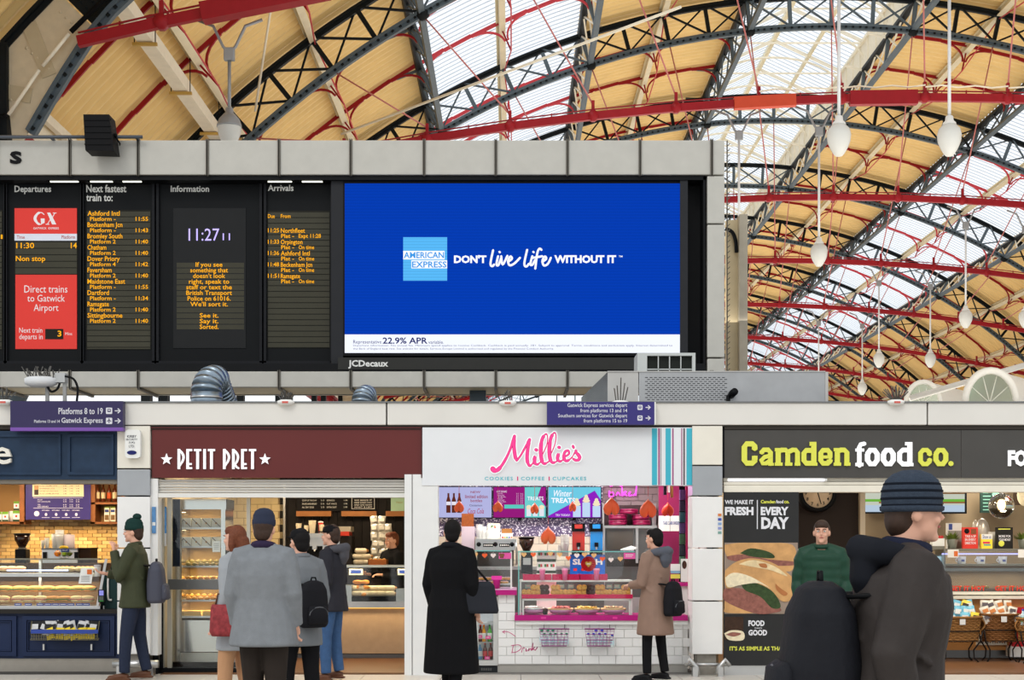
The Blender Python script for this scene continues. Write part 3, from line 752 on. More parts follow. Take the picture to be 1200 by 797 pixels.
for st in ([(505, 100), (492, 165), (500, 180), (510, 172)], [(530, 130), (522, 170), (532, 174), (545, 140)], [(537, 108), (539, 110)], [(546, 130), (553, 172), (577, 128)], [(582, 157), (600, 142), (592, 131), (580, 152), (588, 175), (612, 166), (640, 138)],
        [(676, 98), (662, 165), (671, 182), (685, 168)], [(702, 130), (692, 170), (703, 172), (715, 150)], [(707, 108), (709, 110)], [(748, 98), (738, 92), (727, 115), (717, 192)], [(705, 138), (752, 130)], [(752, 158), (772, 143), (765, 131), (753, 152), (760, 176), (780, 168), (795, 138)]):
    stroke(mb, [Z2(*p) for p in st], 2.5, q, .002, n=5 if len(st) > 2 else 0)
mb.build('slogan', A, loc=off)
mb = MB(emis('screen_navy_letter', (24, 34, 110), .8))
text(mb, 'Representative', 414, 398.5, 447, 404, q, bold=0); text(mb, '22.9% APR', 448.5, 395.5, 501, 403, q, bold=.02); text(mb, 'variable.', 502, 399, 520, 403, q, bold=0)
text(mb, 'Important information. No annual fee. Minimum spend applies to receive Cashback. Cashback is paid annually. 18+. Subject to approval. Terms, conditions and exclusions apply. Interest determined to', 414, 403.8, 788, 406.6, q, bold=-.005)
text(mb, 'the Bank of England base rate. See website for details. Services Europe Limited is authorised and regulated by the Financial Conduct Authority.', 414, 407.6, 649, 410.4, q, bold=-.005)
mb.build('small_print', A, loc=off)
mb = MB(mat('side_post_black', (44, 45, 48), .4)); mb.pbox(797, 209, 806, 433, YB+.06, .2); bpart(mb, 'mullion')
mb = MB(mat('side_post_black', 0)); mb.pbox(388, 207, 402, 433, YB+.1, .2); bpart(mb, 'mullion')

# ---- on top: rail and floodlight
mb = MB(mat('rail_grey', (88, 94, 102), .4, .4)); a = px(-60, 160.5, YB-.1); b = px(167, 160.5, YB-.1)
R_ = thing('rail', 'grey steel pipe rail along the top of the board at the left', 'rail', a); mb.tube([a, b], .025, 10); mb.build('pipe', R_, loc=-a)
for x in (-20, 60, 160):
    c = px(x, 160, YB-.1); mb = MB(mat('rail_grey', 0)); mb.box(c.x-.02, c.x+.02, YB-.1, YB+.25, c.z-.03, c.z-.01); mb.box(c.x-.02, c.x+.02, YB+.2, YB+.25, zt-.07, c.z-.01); mb.build('bracket', R_, loc=-a)
Yf = YB-.45; A = thing('floodlight', 'black box floodlight mounted on the rail at the top left of the board', 'light', px(115, 177, Yf)); off = -px(115, 177, Yf)
a = px(97.5, 176, Yf); b = px(131, 134, Yf)
mb = MB(mat('floodlight_black', (16, 16, 18), .35)); 
mb.prism([(a.x+.03, a.z), (b.x+.03, a.z-.01), (b.x-.04, b.z), (a.x, b.z)], Yf, Yf+.32)
for k in range(5):
    z = a.z+(b.z-a.z)*(.15+.17*k); mb.box(a.x+.02, b.x-.01, Yf-.012, Yf, z, z+.012)
mb.build('housing', A, loc=off)
for s in (a.x-.02, b.x-.01):
    mb = MB(BLACK); mb.tube([(s, Yf+.16, (a.z+b.z)/2), (s+.04, Yf+.16, (a.z+b.z)/2)], .03, 8); mb.build('pivot', A, loc=off)
mb = MB(BLACK); mb.tube([(b.x, Yf+.16, (a.z+b.z)/2), (b.x+.06, Yf+.2, a.z+.15), (b.x+.02, Yf+.35, a.z+.17)], .012, 6); mb.build('cable', A, loc=off)

# ================================================================== KIOSK ROW: fascia, pillars
YS = 16.7
FW = mat('fascia_white', (216, 213, 206), .42, .05, var=.05, scale=2)
W1 = setting('wall_front')
def wpart(mb, name, **k): return mb.build(name, W1, **k)
for a, b in ((-120, -3), (-3, 453), (453, 1087), (1087, 1300)):
    mb = MB(FW); p = px(a, 498, YS); r = px(b, 472, YS); mb.cbox(p.x+.008, r.x-.008, YS, YS+.1, p.z, r.z, .01); wpart(mb, 'fascia_panel')
zf = px(0, 472, YS).z
mb = MB(mat('flashing_grey', (120, 122, 122), .5, .3)); p = px(-120, 0, YS); r = px(1300, 0, YS); mb.box(p.x, r.x, YS-.02, YS+.3, zf, zf+.015); wpart(mb, 'flashing')
mb = MB(mat('roof_felt', (92, 92, 90), .8)); mb.box(p.x, r.x, YS+.1, YS+4.6, zf-.12, zf-.02); wpart(mb, 'kiosk_roof')
zs = px(0, 498, YS).z
mb = MB(mat('shadow_gap', (58, 54, 50), .7)); mb.box(p.x, r.x, YS+.03, YS+.12, zs-.05, zs+.02); wpart(mb, 'gap_strip')
def pillar(x0, x1, nm, yb):
    A = setting(nm); P_ = mat('pillar_white', (228, 227, 224), .4, var=.03)
    seq = [(499, 545 if x0 > 500 else 549, mat('pillar_cream', (226, 221, 208), .5, var=.05)), (546 if x0 > 500 else 550, 581, mat('pillar_grey', (160, 163, 166), .4, .4))]
    for y0, y1, m in seq+[(582, 642, P_), (643, 704, P_), (705, yb, P_)]:
        mb = MB(m); a = px(x0, y1, YS); b = px(x1, y0, YS); mb.cbox(a.x+.003, b.x-.003, YS+.002, YS+.42, a.z+.003, b.z-.003, .006); mb.build('pillar_panel', A)
    a = px(x0+7, 0, YS); b = px(x1-7, yb, YS); mb = MB(mat('pillar_base', (150, 144, 134), .6, var=.3, scale=12)); mb.box(a.x, b.x, YS+.06, YS+.4, 0, b.z+.01); mb.build('pillar_base', A)
    return A
pillar(137, 176, 'trim_3', 767); pillar(811, 847, 'trim_4', 767)
mb = MB(mat('pillar_white', 0)); mb.pbox(176, 561, 185, 768, YS+.05, .35); wpart(mb, 'door_jamb')
# white boarded pier between the two middle shops
for a, b in ((474, 482.5), (483.5, 513)):
    mb = MB(mat('pier_white', (226, 226, 224), .4, var=.03)); mb.pbox(a, 556, b, 792, YS+.02 if a < 480 else YS+.03, .3); wpart(mb, 'pier_board')
# pillar kick rails (bent steel tubes)
for i, (x0, x1, lab) in enumerate(((133, 186, 'steel bumper tube around the foot of the left white pillar'), (806, 852, 'steel bumper tube around the foot of the right white pillar'))):
    z = .14 if i == 0 else .13; a = px(x0, 0, YS-.08).x; b = px(x1, 0, YS-.08).x
    A = thing('bumper_rail', lab, 'rail', (a, YS-.08, 0)); off = -Vector((a, YS-.08, 0))
    mb = MB(STEEL)
    if i == 0: mb.tube([(a, YS-.1, z), (b, YS-.1, z)], .045, 12)
    else:
        for s, x in ((-1, a), (1, b)):
            mb = MB(STEEL); mb.tube([(x-s*.12, YS-.1, .02), (x-s*.1, YS-.1, .1), (x-s*.02, YS-.1, .19), (x+s*.03, YS-.1, .12)], .026, 10); mb.build('hoop', A, loc=off)
        mb = MB(STEEL); mb.tube([(a, YS-.05, .13), (b, YS-.05, .13)], .02, 8)
    mb.build('tube', A, loc=off)
    for x in (a+.08, b-.08):
        mb = MB(STEEL); mb.box(x-.03, x+.03, YS-.14, YS-.02, 0, z-.02); mb.build('foot', A, loc=off)
# alarm box
Ya = YS-.07; A = thing('alarm_box', 'white security alarm box with blue oval on the cream pillar top', 'alarm', px(155, 537, Ya)); off = -px(155, 537, Ya)
def rrect(x0, y0, x1, y1, r, Y):
    out = []
    for cx_, cy_, s in ((x1-r, y0+r, 0), (x0+r, y0+r, 1), (x0+r, y1-r, 2), (x1-r, y1-r, 3)):
        for k in range(5):
            a_ = (s+k/4)*PI/2; v = px(cx_+r*math.cos(a_), cy_-r*math.sin(a_), Y); out.append((v.x, v.z))
    return out
mb = MB(WHITE); mb.prism(rrect(146.5, 503.5, 164.5, 537, 4, Ya), Ya, Ya+.07); mb.build('case', A, loc=off)
mb = MB(mat('print_dark', (40, 44, 60), .5))
for t, a, b, c, d in (('KIRBY', 149, 510, 160, 513), ('SECURITY', 147.5, 514, 161, 516.2), ('(UK)', 151, 517.5, 158, 520.3), ('LTD.', 151, 521.5, 158, 524.5)): text(mb, t, a, b, c, d, Ya-.002)
mb.build('lettering', A, loc=off)
mb = MB(mat('navy_oval', (24, 30, 96), .4)); c = px(154.5, 530.5, Ya); mb.prism([(c.x+.055*math.cos(k*PI/8), c.z+.025*math.sin(k*PI/8)) for k in range(16)], Ya-.006, Ya); mb.build('oval_badge', A, loc=off)
# hanging direction signs
def arrow(mb, x, y, s, Y):
    stroke(mb, [(x-s, y), (x+s*.8, y)], 1.1, Y); stroke(mb, [(x+.1*s, y-s*.8), (x+s, y), (x+.1*s, y+s*.8)], 1.2, Y)
def picto(mb, x, y, s, Y, bgm, fg, plane=False):
    mb.use(fg); v = rrect(x-s, y-s, x+s, y+s, 1, Y); mb.add([(p[0], Y, p[1]) for p in v], [tuple(range(len(v)))][::1])
    mb.use(bgm)
    if plane: stroke(mb, [(x, y-s*.7), (x, y+s*.6)], 1, Y-.003); stroke(mb, [(x-s*.6, y+.5), (x, y-1), (x+s*.6, y+.5)], 1, Y-.003)
    else:
        v = rrect(x-s*.55, y-s*.6, x+s*.55, y+s*.4, .8, Y-.003); mb.add([(p[0], Y-.003, p[1]) for p in v], [tuple(range(len(v)))])
        mb.use(fg); a = px(x-s*.35, y, Y-.005); b = px(x+s*.35, y-s*.35, Y-.005); mb.add([(a.x, Y-.006, a.z), (b.x, Y-.006, a.z), (b.x, Y-.006, b.z), (a.x, Y-.006, b.z)], [(0, 1, 2, 3)])
SG = emis('sign_white', (235, 235, 240), .75)
Yg = YS-.12
SN = mat('sign_indigo', (50, 44, 80), .35, var=.03, emit=.05); SV = mat('sign_violet', (116, 78, 160), .35, var=.02)
A = thing('direction_sign', 'dark violet direction sign to platforms 8 to 19 at the left', 'sign', px(78, 505, Yg)); off = -px(78, 505, Yg)
mb = MB(SN); mb.pbox(12, 470, 144, 501, Yg, .1); mb.build('panel', A, loc=off)
mb = MB(SV); mb.pbox(12, 501, 144, 505, Yg, .1); mb.build('violet_edge', A, loc=off)
mb = MB(SG); q = Yg-.003
text(mb, 'Platforms 8 to 19', 68.5, 478, 120.5, 485.5, q, bold=.012); text(mb, 'Gatwick Express', 72, 489.5, 120.5, 497.5, q, bold=.012); text(mb, 'Platforms 13 and 14', 40, 492, 70, 495.5, q)
arrow(mb, 138, 481.5, 3, q); arrow(mb, 138, 493.3, 3, q); mb.build('lettering', A, loc=off)
mb = MB(SG); picto(mb, 127.8, 481.5, 3.7, q, SN, SG); mb.build('train_pictogram', A, loc=off); mb = MB(SG); picto(mb, 127.8, 493.3, 3.7, q, SN, SG, True); mb.build('plane_pictogram', A, loc=off)
SB = mat('sign_blue_violet', (54, 48, 112), .35, var=.03, emit=.05)
A = thing('direction_sign', 'blue direction sign about airport train services, above the pink lettered shop', 'sign', px(704, 498, Yg)); off = -px(704, 498, Yg)
mb = MB(SB); mb.pbox(641, 471, 767, 497.5, Yg, .1); mb.build('panel', A, loc=off)
mb = MB(WHITE); mb.pbox(767, 471, 768.5, 497.5, Yg, .1); mb.build('end_cap', A, loc=off)
mb = MB(SG)
for t, a, b, c, d in (('Gatwick Express services depart', 665, 472.5, 735, 478.5), ('from platforms 13 and 14', 680, 479, 735, 484.5), ('Southern services for Gatwick depart', 654, 485, 735, 490.5), ('from platforms 15 to 19', 684, 491, 735, 496.5)): text(mb, t, a, b, c, d, q, bold=.008); mb.build('lettering', A, loc=off); mb = MB(SG)
arrow(mb, 759.5, 477.5, 2.6, q); mb.build('arrow', A, loc=off); mb = MB(SG); arrow(mb, 759.5, 490, 2.6, q); mb.build('arrow', A, loc=off)
for y in (477.5, 490): mb = MB(SG); picto(mb, 750, y, 3, q, SB, SG); mb.build('train_pictogram', A, loc=off)

# ---- things on the kiosk roof
GALV = mat('galvanised', (138, 152, 164), .3, .85, var=.15, scale=20)
def duct(x, y0, y1, r, Y, lab, bend=1):
    zb_ = zf-.02; p = px(x, y0, Y); A = thing('ventilation_duct', lab, 'duct', (p.x, Y, zb_)); off = -Vector((p.x, Y, zb_))
    h = p.z-zb_; mb = MB(GALV); mb.tube([(p.x, Y, zb_), (p.x, Y, zb_+h*.45)], r, 20); mb.build('riser', A, loc=off)
    for k in range(5):
        a0 = k*PI/10; a1 = (k+1)*PI/10; R_ = r*1.25; c = Vector((p.x, Y, zb_+h*.45))
        f = lambda a: c+Vector((bend*.3*(R_-R_*math.cos(a)), .95*(R_-R_*math.cos(a)), R_*math.sin(a)*.75))
        mb = MB(GALV); mb.tube([f(a0), f(a1+.04)], [r, r*.985], 20); mb.build('elbow_segment', A, loc=off)
    e = f(PI/2); mb = MB(GALV)
    for k in range(8): mb.tube([e+Vector((.008*k, .03*k, -.035*k)), e+Vector((.008*(k+.6), .03*(k+.6), -.035*(k+.6)))], [r*.8, r*.86], 16)
    mb.build('flexible_hose', A, loc=off)
    mb = MB(STEEL); mb.tube([(p.x, Y, zb_+h*.28), (p.x, Y, zb_+h*.34)], r*1.04, 20); mb.build('clamp_ring', A, loc=off)
duct(242, 436, 470, .185, YS+.6, 'big galvanised elbow duct on the shop roof above the red sign')
duct(424, 461, 470, .13, YS+1.0, 'small galvanised duct just showing above the fascia, right of the big one', 1)
def spikes(x, y, lab, n=12, h=14, spread=12):
    Y = YS-.03; p = px(x, y, Y); A = thing('bird_spike_unit', lab, 'bird deterrent', p)
    mb = MB(WHITE); mb.lathe([(.02, -.05), (.07, -.045), (.1, -.02), (.1, 0), (.06, .015)], n=14, sx=1, sy=.6); mb.build('base', A)
    mb = MB(mat('badge_red', (200, 90, 80), .5)); mb.box(-.035, .035, -.062, -.055, -.03, -.008); mb.build('badge', A)
    mb = MB(mat('spike_steel', (92, 90, 86), .4, .6)); random.seed(int(x))
    for k in range(n):
        u = (k/(max(n-1, 1))*2-1); e = Vector((u*spread/102+random.uniform(-.02, .02), random.uniform(-.05, .1), h/102*(1-.35*abs(u))+random.uniform(-.02, .02)))
        mb.tube([(u*.05, 0, .01), e], .0065, 4)
    mb.build('spikes', A, kind='stuff')
spikes(5, 470, 'bird spike unit on the fascia at the far left edge', 12, 16, 11)
spikes(335, 470, 'bird spike unit on the fascia above the red sign', 13, 13, 9)
spikes(595, 471, 'low bird spike unit on the fascia above the pink lettering', 5, 16, 5)
spikes(727, 471, 'bird spike unit with few long wires beside the blue direction sign', 5, 26, 8)
spikes(1050, 470, 'bird spike unit on the fascia right of the metal plant box', 14, 18, 14)
# roof camera with spikes
Yc = YS+.1; A = thing('roof_camera', 'white dome camera topped with bird spikes on two short posts', 'camera', px(56, 470, Yc)); off = -px(56, 470, Yc)
c = px(48, 447, Yc); mb = MB(mat('camera_white', (206, 208, 210), .4)); mb.lathe([(.05, -.07), (.13, -.06), (.185, -.03), (.19, .03), (.15, .05)], c, 20, 1, .7); mb.build('body', A, loc=off)
mb = MB(mat('box_grey', (176, 178, 178), .5)); mb.pbox(64, 437, 76, 448, Yc-.03, .12); mb.build('junction_box', A, loc=off)
for x in (55, 75.5):
    mb = MB(mat('post_grey', (150, 150, 148), .5)); a = px(x-2, 472, Yc); b = px(x+2, 446 if x > 60 else 454, Yc); mb.box(a.x, b.x, Yc, Yc+.03, zf-.01, b.z); mb.build('post', A, loc=off)
for pts in ([(55, 452), (60, 459), (67, 456), (70, 449)], [(76, 441), (86, 444), (91, 455), (90, 470)]):
    mb = MB(BLACK); mb.tube([px(x, y, Yc-.02) for x, y in smooth(pts, 4)], .014, 6); mb.build('cable', A, loc=off)
mb = MB(mat('spike_steel', 0)); random.seed(3)
for k in range(34):
    x = 33+k*1.0; a = px(x, 444, Yc+random.uniform(-.06, .1)); mb.tube([a, a+Vector((random.uniform(-.09, .06), random.uniform(-.02, .04), random.uniform(.08, .15)))], .006, 4)
mb.build('spikes', A, loc=off, kind='stuff')
# metal plant box
Yp = YS+.9; A = thing('plant_box', 'dull metal plant box with a perforated front on the shop roof', 'housing', px(835, 470, Yp)); off = -px(835, 470, Yp)
zt_ = px(0, 436, Yp).z; zb_ = zf-.02
a = px(712, 0, Yp).x; b = px(748, 0, Yp).x; c = px(967, 0, Yp).x; l = px(684, 0, Yp).x
mb = MB(mat('box_plain', (186, 184, 180), .5, .2)); mb.box(a, b, Yp, Yp+.02, zb_, zt_); mb.build('plain_panel', A, loc=off)
mb = MB(mat('box_blueish', (166, 167, 168), .4, .4, var=.1)); mb.box(b+.008, c, Yp, Yp+.02, zb_, zt_); mb.build('front_panel', A, loc=off)
mb = MB(mat('box_side', (160, 166, 170), .25, .8, var=.2)); zl = px(0, 460, Yp).z; mb.add([(l, Yp+.6, zb_), (a, Yp, zb_), (a, Yp, zt_), (l, Yp+.6, zl)], [(0, 1, 2, 3)]); mb.add([(l, Yp+.6, zl), (a, Yp, zt_), (a, Yp+.8, zt_)], [(0, 1, 2)]); mb.build('angled_side', A, loc=off)
mb = MB(mat('box_plain', 0)); mb.box(a, c, Yp-.01, Yp+1.4, zt_, zt_+.012); mb.build('lid', A, loc=off)
mb = MB(mat('box_plain', 0)); mb.box(c, c+.035, Yp-.01, Yp+1.4, zb_, zt_); mb.build('end_panel', A, loc=off)
mb = MB(mat('slot_dark', (42, 42, 46), .6))
for r_ in range(12):
    y = 442+r_*2.35
    for k in range(18):
        x = 756+k*5.3+(2.6 if r_ % 2 else 0); mb.pbox(x, y, x+3.3, y+.75, Yp-.003, .003)
mb.build('perforations', A, loc=off, kind='stuff')
mb = MB(BLACK); p = px(857, 463, Yp); mb.tube([(p.x, Yp, p.z), (p.x, Yp-.1, p.z+.01), (p.x+.01, Yp-.2, p.z+.02)], .045, 14); mb.use(mat('spike_steel', 0)); mb.build('black_nozzle', A, loc=off)
mb = MB(BLACK); mb.tube([(p.x-.045, Yp-.06, p.z-.01), (p.x-.05, Yp-.06, zf)], .025, 8); mb.build('nozzle_foot', A, loc=off)
# air conditioner on top
Yq = Yp+.35; A = thing('air_conditioner', 'pale framed air conditioning unit standing on the metal plant box', 'air conditioner', px(780, 436, Yp+.35)); off = -px(780, 436, Yp+.35)
ACW = mat('ac_frame', (186, 190, 188), .5)
zq = zt_+.012; a = px(747, 0, Yq).x; b = px(815, 0, Yq).x; tq = px(0, 413.5, Yq).z
for nm, bx in (('frame_side', (a, a+.12, zq, tq)), ('frame_side', (b-.04, b, zq, tq)), ('frame_top', (a+.12, b-.04, tq-.035, tq))):
    mb = MB(ACW); mb.box(bx[0], bx[1], Yq, Yq+.5, bx[2], bx[3]); mb.build(nm, A, loc=off)
mb = MB(mat('ac_dark', (34, 38, 34), .5)); mb.box(a+.12, b-.04, Yq+.06, Yq+.5, zq, tq-.035); mb.build('coil', A, loc=off)
for k in range(1, 4):
    x = a+.12+(b-.16-a)*k/4; mb = MB(ACW); mb.box(x-.006, x+.006, Yq+.01, Yq+.03, zq, tq-.035); mb.build('grille_bar', A, loc=off)
mb = MB(ACW); mb.box(a+.12, b-.04, Yq+.01, Yq+.03, zq+.06, zq+.072); mb.build('grille_bar', A, loc=off)
# buff steel post beside the board
Yv = 22.6; A = thing('buff_post', 'tall buff painted steel post standing just right of the board', 'post', px(864, 0, Yv)*Vector((1, 1, 0)).x if False else (px(864, 0, Yv).x, Yv, 0)); off = -Vector((px(864, 0, Yv).x, Yv, 0))
BUFF = mat('buff_paint', (206, 190, 156), .55, var=.15, scale=4)
a, b, c = px(853, 0, Yv).x, px(866, 0, Yv).x, px(875.5, 0, Yv).x; zT = px(0, 252, Yv).z
mb = MB(BUFF); mb.box(a, b, Yv+.12, Yv+.3, 0, zT-.05); mb.build('web', A, loc=off)
mb = MB(mat('buff_grey', (172, 164, 148), .55, var=.15)); mb.box(b, c, Yv-.05, Yv+.35, 0, zT); mb.build('flange', A, loc=off)
mb = MB(BLACK); mb.tube([px(x, y, Yv+.05) for x, y in smooth([(850, 268), (858, 272), (862, 282), (863, 296)], 4)], .03, 8); mb.build('cable', A, loc=off)
# conduits and wires at the board's right edge
mb = MB(mat('joint_steel', 0)); p = px(851.5, 165, YB+.9); r = px(851.5, 454, YB+.9)
for k in range(46): 
    z = r.z+(p.z-r.z)*k/46; mb.bar((p.x+.01, YB+.9, z), (p.x+.05, YB+.9, z+.04), .012, .012)
mb.box(p.x, p.x+.015, YB+.88, YB+.92, r.z, p.z); o = bpart(mb, 'edge_mesh', kind='stuff')
# white tunnel canopies beyond the shops at the right
TW = mat('canopy_white', (232, 232, 226), .5, var=.03)
def canopy(xc, yc, rpx, Y, ln, lab, dirx):
    c = px(xc, yc, Y); r = rpx*Y/F; A = thing('tunnel_canopy', lab, 'canopy', (c.x, Y, c.z), group=None)
    d = Vector((dirx, 1, 0)).normalized(); sd = Vector((1, 0, 0))
    def ring(t, R): return Vector((R*math.cos(t), 0, R*1.25*math.sin(t)))
    mb = MB(TW); n = 14; vs = []
    for l in (0, ln):
        for k in range(n+1): vs.append(ring(PI*k/n, r)+d*l)
    mb.add(vs, [(k, k+1, n+1+k+1, n+1+k) for k in range(n)], True); mb.build('shell', A)
    mb = MB(TW); mb.tube([ring(PI*k/n, r*.97) for k in range(n+1)], r*.14, 10); mb.build('rim', A)
    mb = MB(glass('canopy_glass', (215, 232, 215), .2, .3)); v = [ring(PI*k/n, r*.9)+Vector((0, .1, 0)) for k in range(n+1)]; mb.add(v, [tuple(range(n+1))]); mb.build('window_pane', A)
    for k in range(1, 5): mb = MB(TW); t = PI*k/5; mb.tube([Vector((0, .08, .0)), ring(t, r*.9)+Vector((0, .08, 0))], r*.02, 6); mb.build('glazing_bar', A)
    mb = MB(TW); mb.box(-r, r, -.05, .1, -c.z, 0); mb.build('front_wall', A)
canopy(1161, 472, 31, 40, 14, 'larger white tunnel canopy with an arched window behind the right fascia', .75)
canopy(1082, 473, 21, 52, 14, 'smaller white tunnel canopy behind the right fascia', .75)
mb = MB(WHITE); a = px(1066, 467, 44); b = px(1215, 424, 44); mb.tube([a, b], .09, 8); tag(mb.build('sloping_beam'), 'white sloping tube rising behind the tunnel canopies', 'beam')
# ================================================================== SHOPS
def at(name, label, cat, x, y, Y, group=None):
    """a thing whose base point is photo pixel x,y at distance Y; returns it and the offset for its world-coordinate parts"""
    p = px(x, y, Y); return thing(name, label, cat, p, group=group), -p
class Kind:
    """build the first one of a kind, copy it for the rest"""
    def __init__(s, name, cat, group, fn): s.name, s.cat, s.group, s.fn, s.src = name, cat, group, fn, None
    def put(s, loc, label, rz=0, scale=1, group=None):
        if s.src is None:
            A = thing(s.name, label, s.cat, loc, rz, group or s.group); s.fn(A); s.src = A; A.scale = (scale,)*3; kids(A); return A
        c = copy_tree(s.src); c.location = loc; c.rotation_euler = (0, 0, rz); c.scale = (scale,)*3; c['label'] = label
        if group or s.group: c['group'] = group or s.group
        return c
def ordw(i, n):
    return 'leftmost' if i == 0 else 'rightmost' if i == n-1 else ['', 'second', 'third', 'fourth', 'fifth', 'sixth', 'seventh', 'eighth', 'ninth', 'tenth', 'eleventh', 'twelfth'][i]+' from left'
GLS = glass('case_glass', (251, 253, 252), .25)
EDGE = mat('glass_edge', (120, 190, 184), .2)
STEELD = mat('dark_brushed_steel', (110, 110, 108), .35, .8)

# ---------------- shells
def shell(n, x0, x1, Yb, wallm, floorm, zc, names):
    """side walls, back wall, ceiling and floor of one shop; x in metres"""
    B = setting(names[0]); MB(wallm).box(x0, x1, Yb, Yb+.1, 0, 2.95).build('back_wall', B)
    for nm, x in ((names[1], x0-.06), (names[2], x1)):
        W_ = setting(nm); MB(names[3]).box(x, x+.06, YS+.35, Yb, 0, 2.95).build('side_wall', W_)
    C_ = setting('ceiling'); MB(names[4]).box(x0, x1, YS+.3, Yb, zc, zc+.05).build('ceiling_panel', C_)
    if floorm:
        f = setting('floor'); MB(floorm).box(x0, x1, YS+.12, Yb, 0, .006).build('shop_floor', f)
MORT = mat('mortar_tan', (110, 88, 58), .7)
xa = px(137, 0, YS).x; xb = px(185, 0, YS).x; xc_ = px(483, 0, YS).x; xd = px(811, 0, YS).x+.22; xe = px(847, 0, YS).x
shell(1, -9.2, xa, 19.7, MORT, mat('dark_floor', (60, 58, 56), .6), 2.5, ('wall_back', 'wall_left', 'wall_right', mat('side_dark', (58, 50, 42), .6), mat('ceiling_dark', (70, 64, 56), .7)))
WFL = mat('wood_floor', (116, 80, 52), .35, var=.25, scale=7)
shell(2, xb, xc_, 21.2, mat('back_dark', (24, 22, 20), .6), WFL, 2.5, ('wall_back', 'wall_left', 'wall_right', mat('side_cream', (206, 190, 160), .6), mat('ceiling_dark')))
shell(3, xc_+.02, xd, 19.4, mat('tile_grout', (150, 144, 138), .6), mat('grey_floor', (120, 116, 112), .6), 2.6, ('wall_back', 'wall_left', 'wall_right', mat('side_white', (222, 220, 216), .5), mat('ceiling_white', (220, 218, 214), .6)))
shell(4, xe, 9.2, 21.0, mat('beige_wall', (168, 150, 122), .6), WFL, 2.6, ('wall_back', 'wall_left', 'wall_right', mat('side_beige', (188, 170, 140), .6), mat('ceiling_dark')))
# planks on the two wooden floors
for x0, x1, m in ((xb+.02, xc_-.02, WFL), (xe+.02, 8.5, WFL)):
    f = setting('floor'); me = tmpmesh(MB(m).box(0, x1-x0, .004, .136, .0, .012))
    for k in range(16): link('floor_plank', me, f, (x0, YS+.16+k*.14, .004))
# ceiling lamps of the shops (real fittings, downlights)
def downlight(x, y, z, e, col=(1, .8, .55), size=.5, lab=None):
    A = thing('ceiling_light', lab or 'flush square ceiling light inside a shop', 'light', (x, y, z), group='flush ceiling lights in the shops')
    MB(emis('lamp_panel_warm' if col[2] < .8 else 'lamp_panel_cool', (255, 225, 180) if col[2] < .8 else (255, 250, 245), 2)).box(-size/2, size/2, -size/2, size/2, -.02, -.01).build('diffuser', A)
    MB(WHITE).box(-size/2-.03, size/2+.03, -size/2-.03, size/2+.03, -.01, .0).build('frame', A)
    l = lamp('shop_lamp', (x, y, z-.03), size, e, col); return A
for i, x in enumerate((-7.8, -6.6, -5.4)): downlight(x, 18.6, 2.49, 26, lab='flush ceiling light in the navy fronted shop, '+['far', 'middle', 'near'][i]+' from the pillar')
for i, x in enumerate((-3.4, -2.2)):
    for j, y in enumerate((17.9, 20.0)): downlight(x, y, 2.49, 19, lab='flush ceiling light in the red signed shop, %s %s' % (('left', 'right')[i], ('front', 'back')[j]))
for i, x in enumerate((-.4, .6, 1.5)): downlight(x, 18.2, 2.59, 24, (1, .95, .9), lab='flush ceiling light in the cookie shop, '+['left', 'middle', 'right'][i])
for i, x in enumerate((3.2, 4.9, 6.6)):
    for j, y in enumerate((17.9, 20.2)): downlight(x, y, 2.59, 24, (1, .9, .76), lab='flush ceiling light in the sandwich shop, %s %s' % (('left', 'middle', 'right')[i], ('front', 'back')[j]))

# ---------------- shop signs
YF = YS+.04
NAVYW = mat('navy_wood', (34, 54, 78), .5, var=.25, scale=9)
A, off = at('shop_sign', 'navy wooden shop sign with the end of a white raised letter', 'sign', 30, 562, YF)
mb = MB(NAVYW); mb.pbox(-120, 505, 137, 562, YF, .06); mb.build('board', A, loc=off)
for x0, x1 in ((-110, 71), (79, 133)):
    mb = MB(NAVYW)
    for q in ((x0, 509, x1, 512), (x0, 553, x1, 556.5), (x0, 512, x0+3, 553), (x1-3, 512, x1, 553)): mb.pbox(*q, YF-.025, .03)
    mb.build('moulding', A, loc=off, kind=None)
mb = MB(mat('letter_ivory', (226, 222, 210), .4)); text(mb, 'e', -9, 524, 13, 544, YF-.06, bold=.012, d=.05); mb.build('letter', A, loc=off)
mb = MB(mat('soffit_grey', (120, 114, 104), .6, .2)); mb.pbox(-120, 562, 137, 567, YF+.02, .2); mb.build('lower_rail', A, loc=off)
# red sign
REDS = mat('oxblood_sign', (98, 42, 40), .35, var=.06, scale=2)
A, off = at('shop_sign', 'dark red shop sign with white lettering between two stars', 'sign', 336, 560, YF)
mb = MB(REDS); mb.pbox(178, 502, 493.5, 560, YF, .08); mb.build('board', A, loc=off)
mb = MB(mat('oxblood_edge', (82, 34, 34), .5)); mb.pbox(493.5, 500, 495, 560, YF-.02, .1); mb.pbox(177, 500.5, 495, 502, YF-.02, .1); mb.build('edge_trim', A, loc=off)
LW = mat('letter_white_lit', (244, 244, 246), .4, var=0, emit=.25)
def Z3(x, y): return (180+x/8, 515+y/8)
def rect(mb, x0, y0, x1, y1, Y, Z, d=.02): a = Z(x0, y0); b = Z(x1, y1); mb.pbox(a[0], a[1], b[0], b[1], Y, d)
ql = YF-.03
def ltr(fn):
    mb = MB(LW); fn(mb); mb.build('letter', A, loc=off)
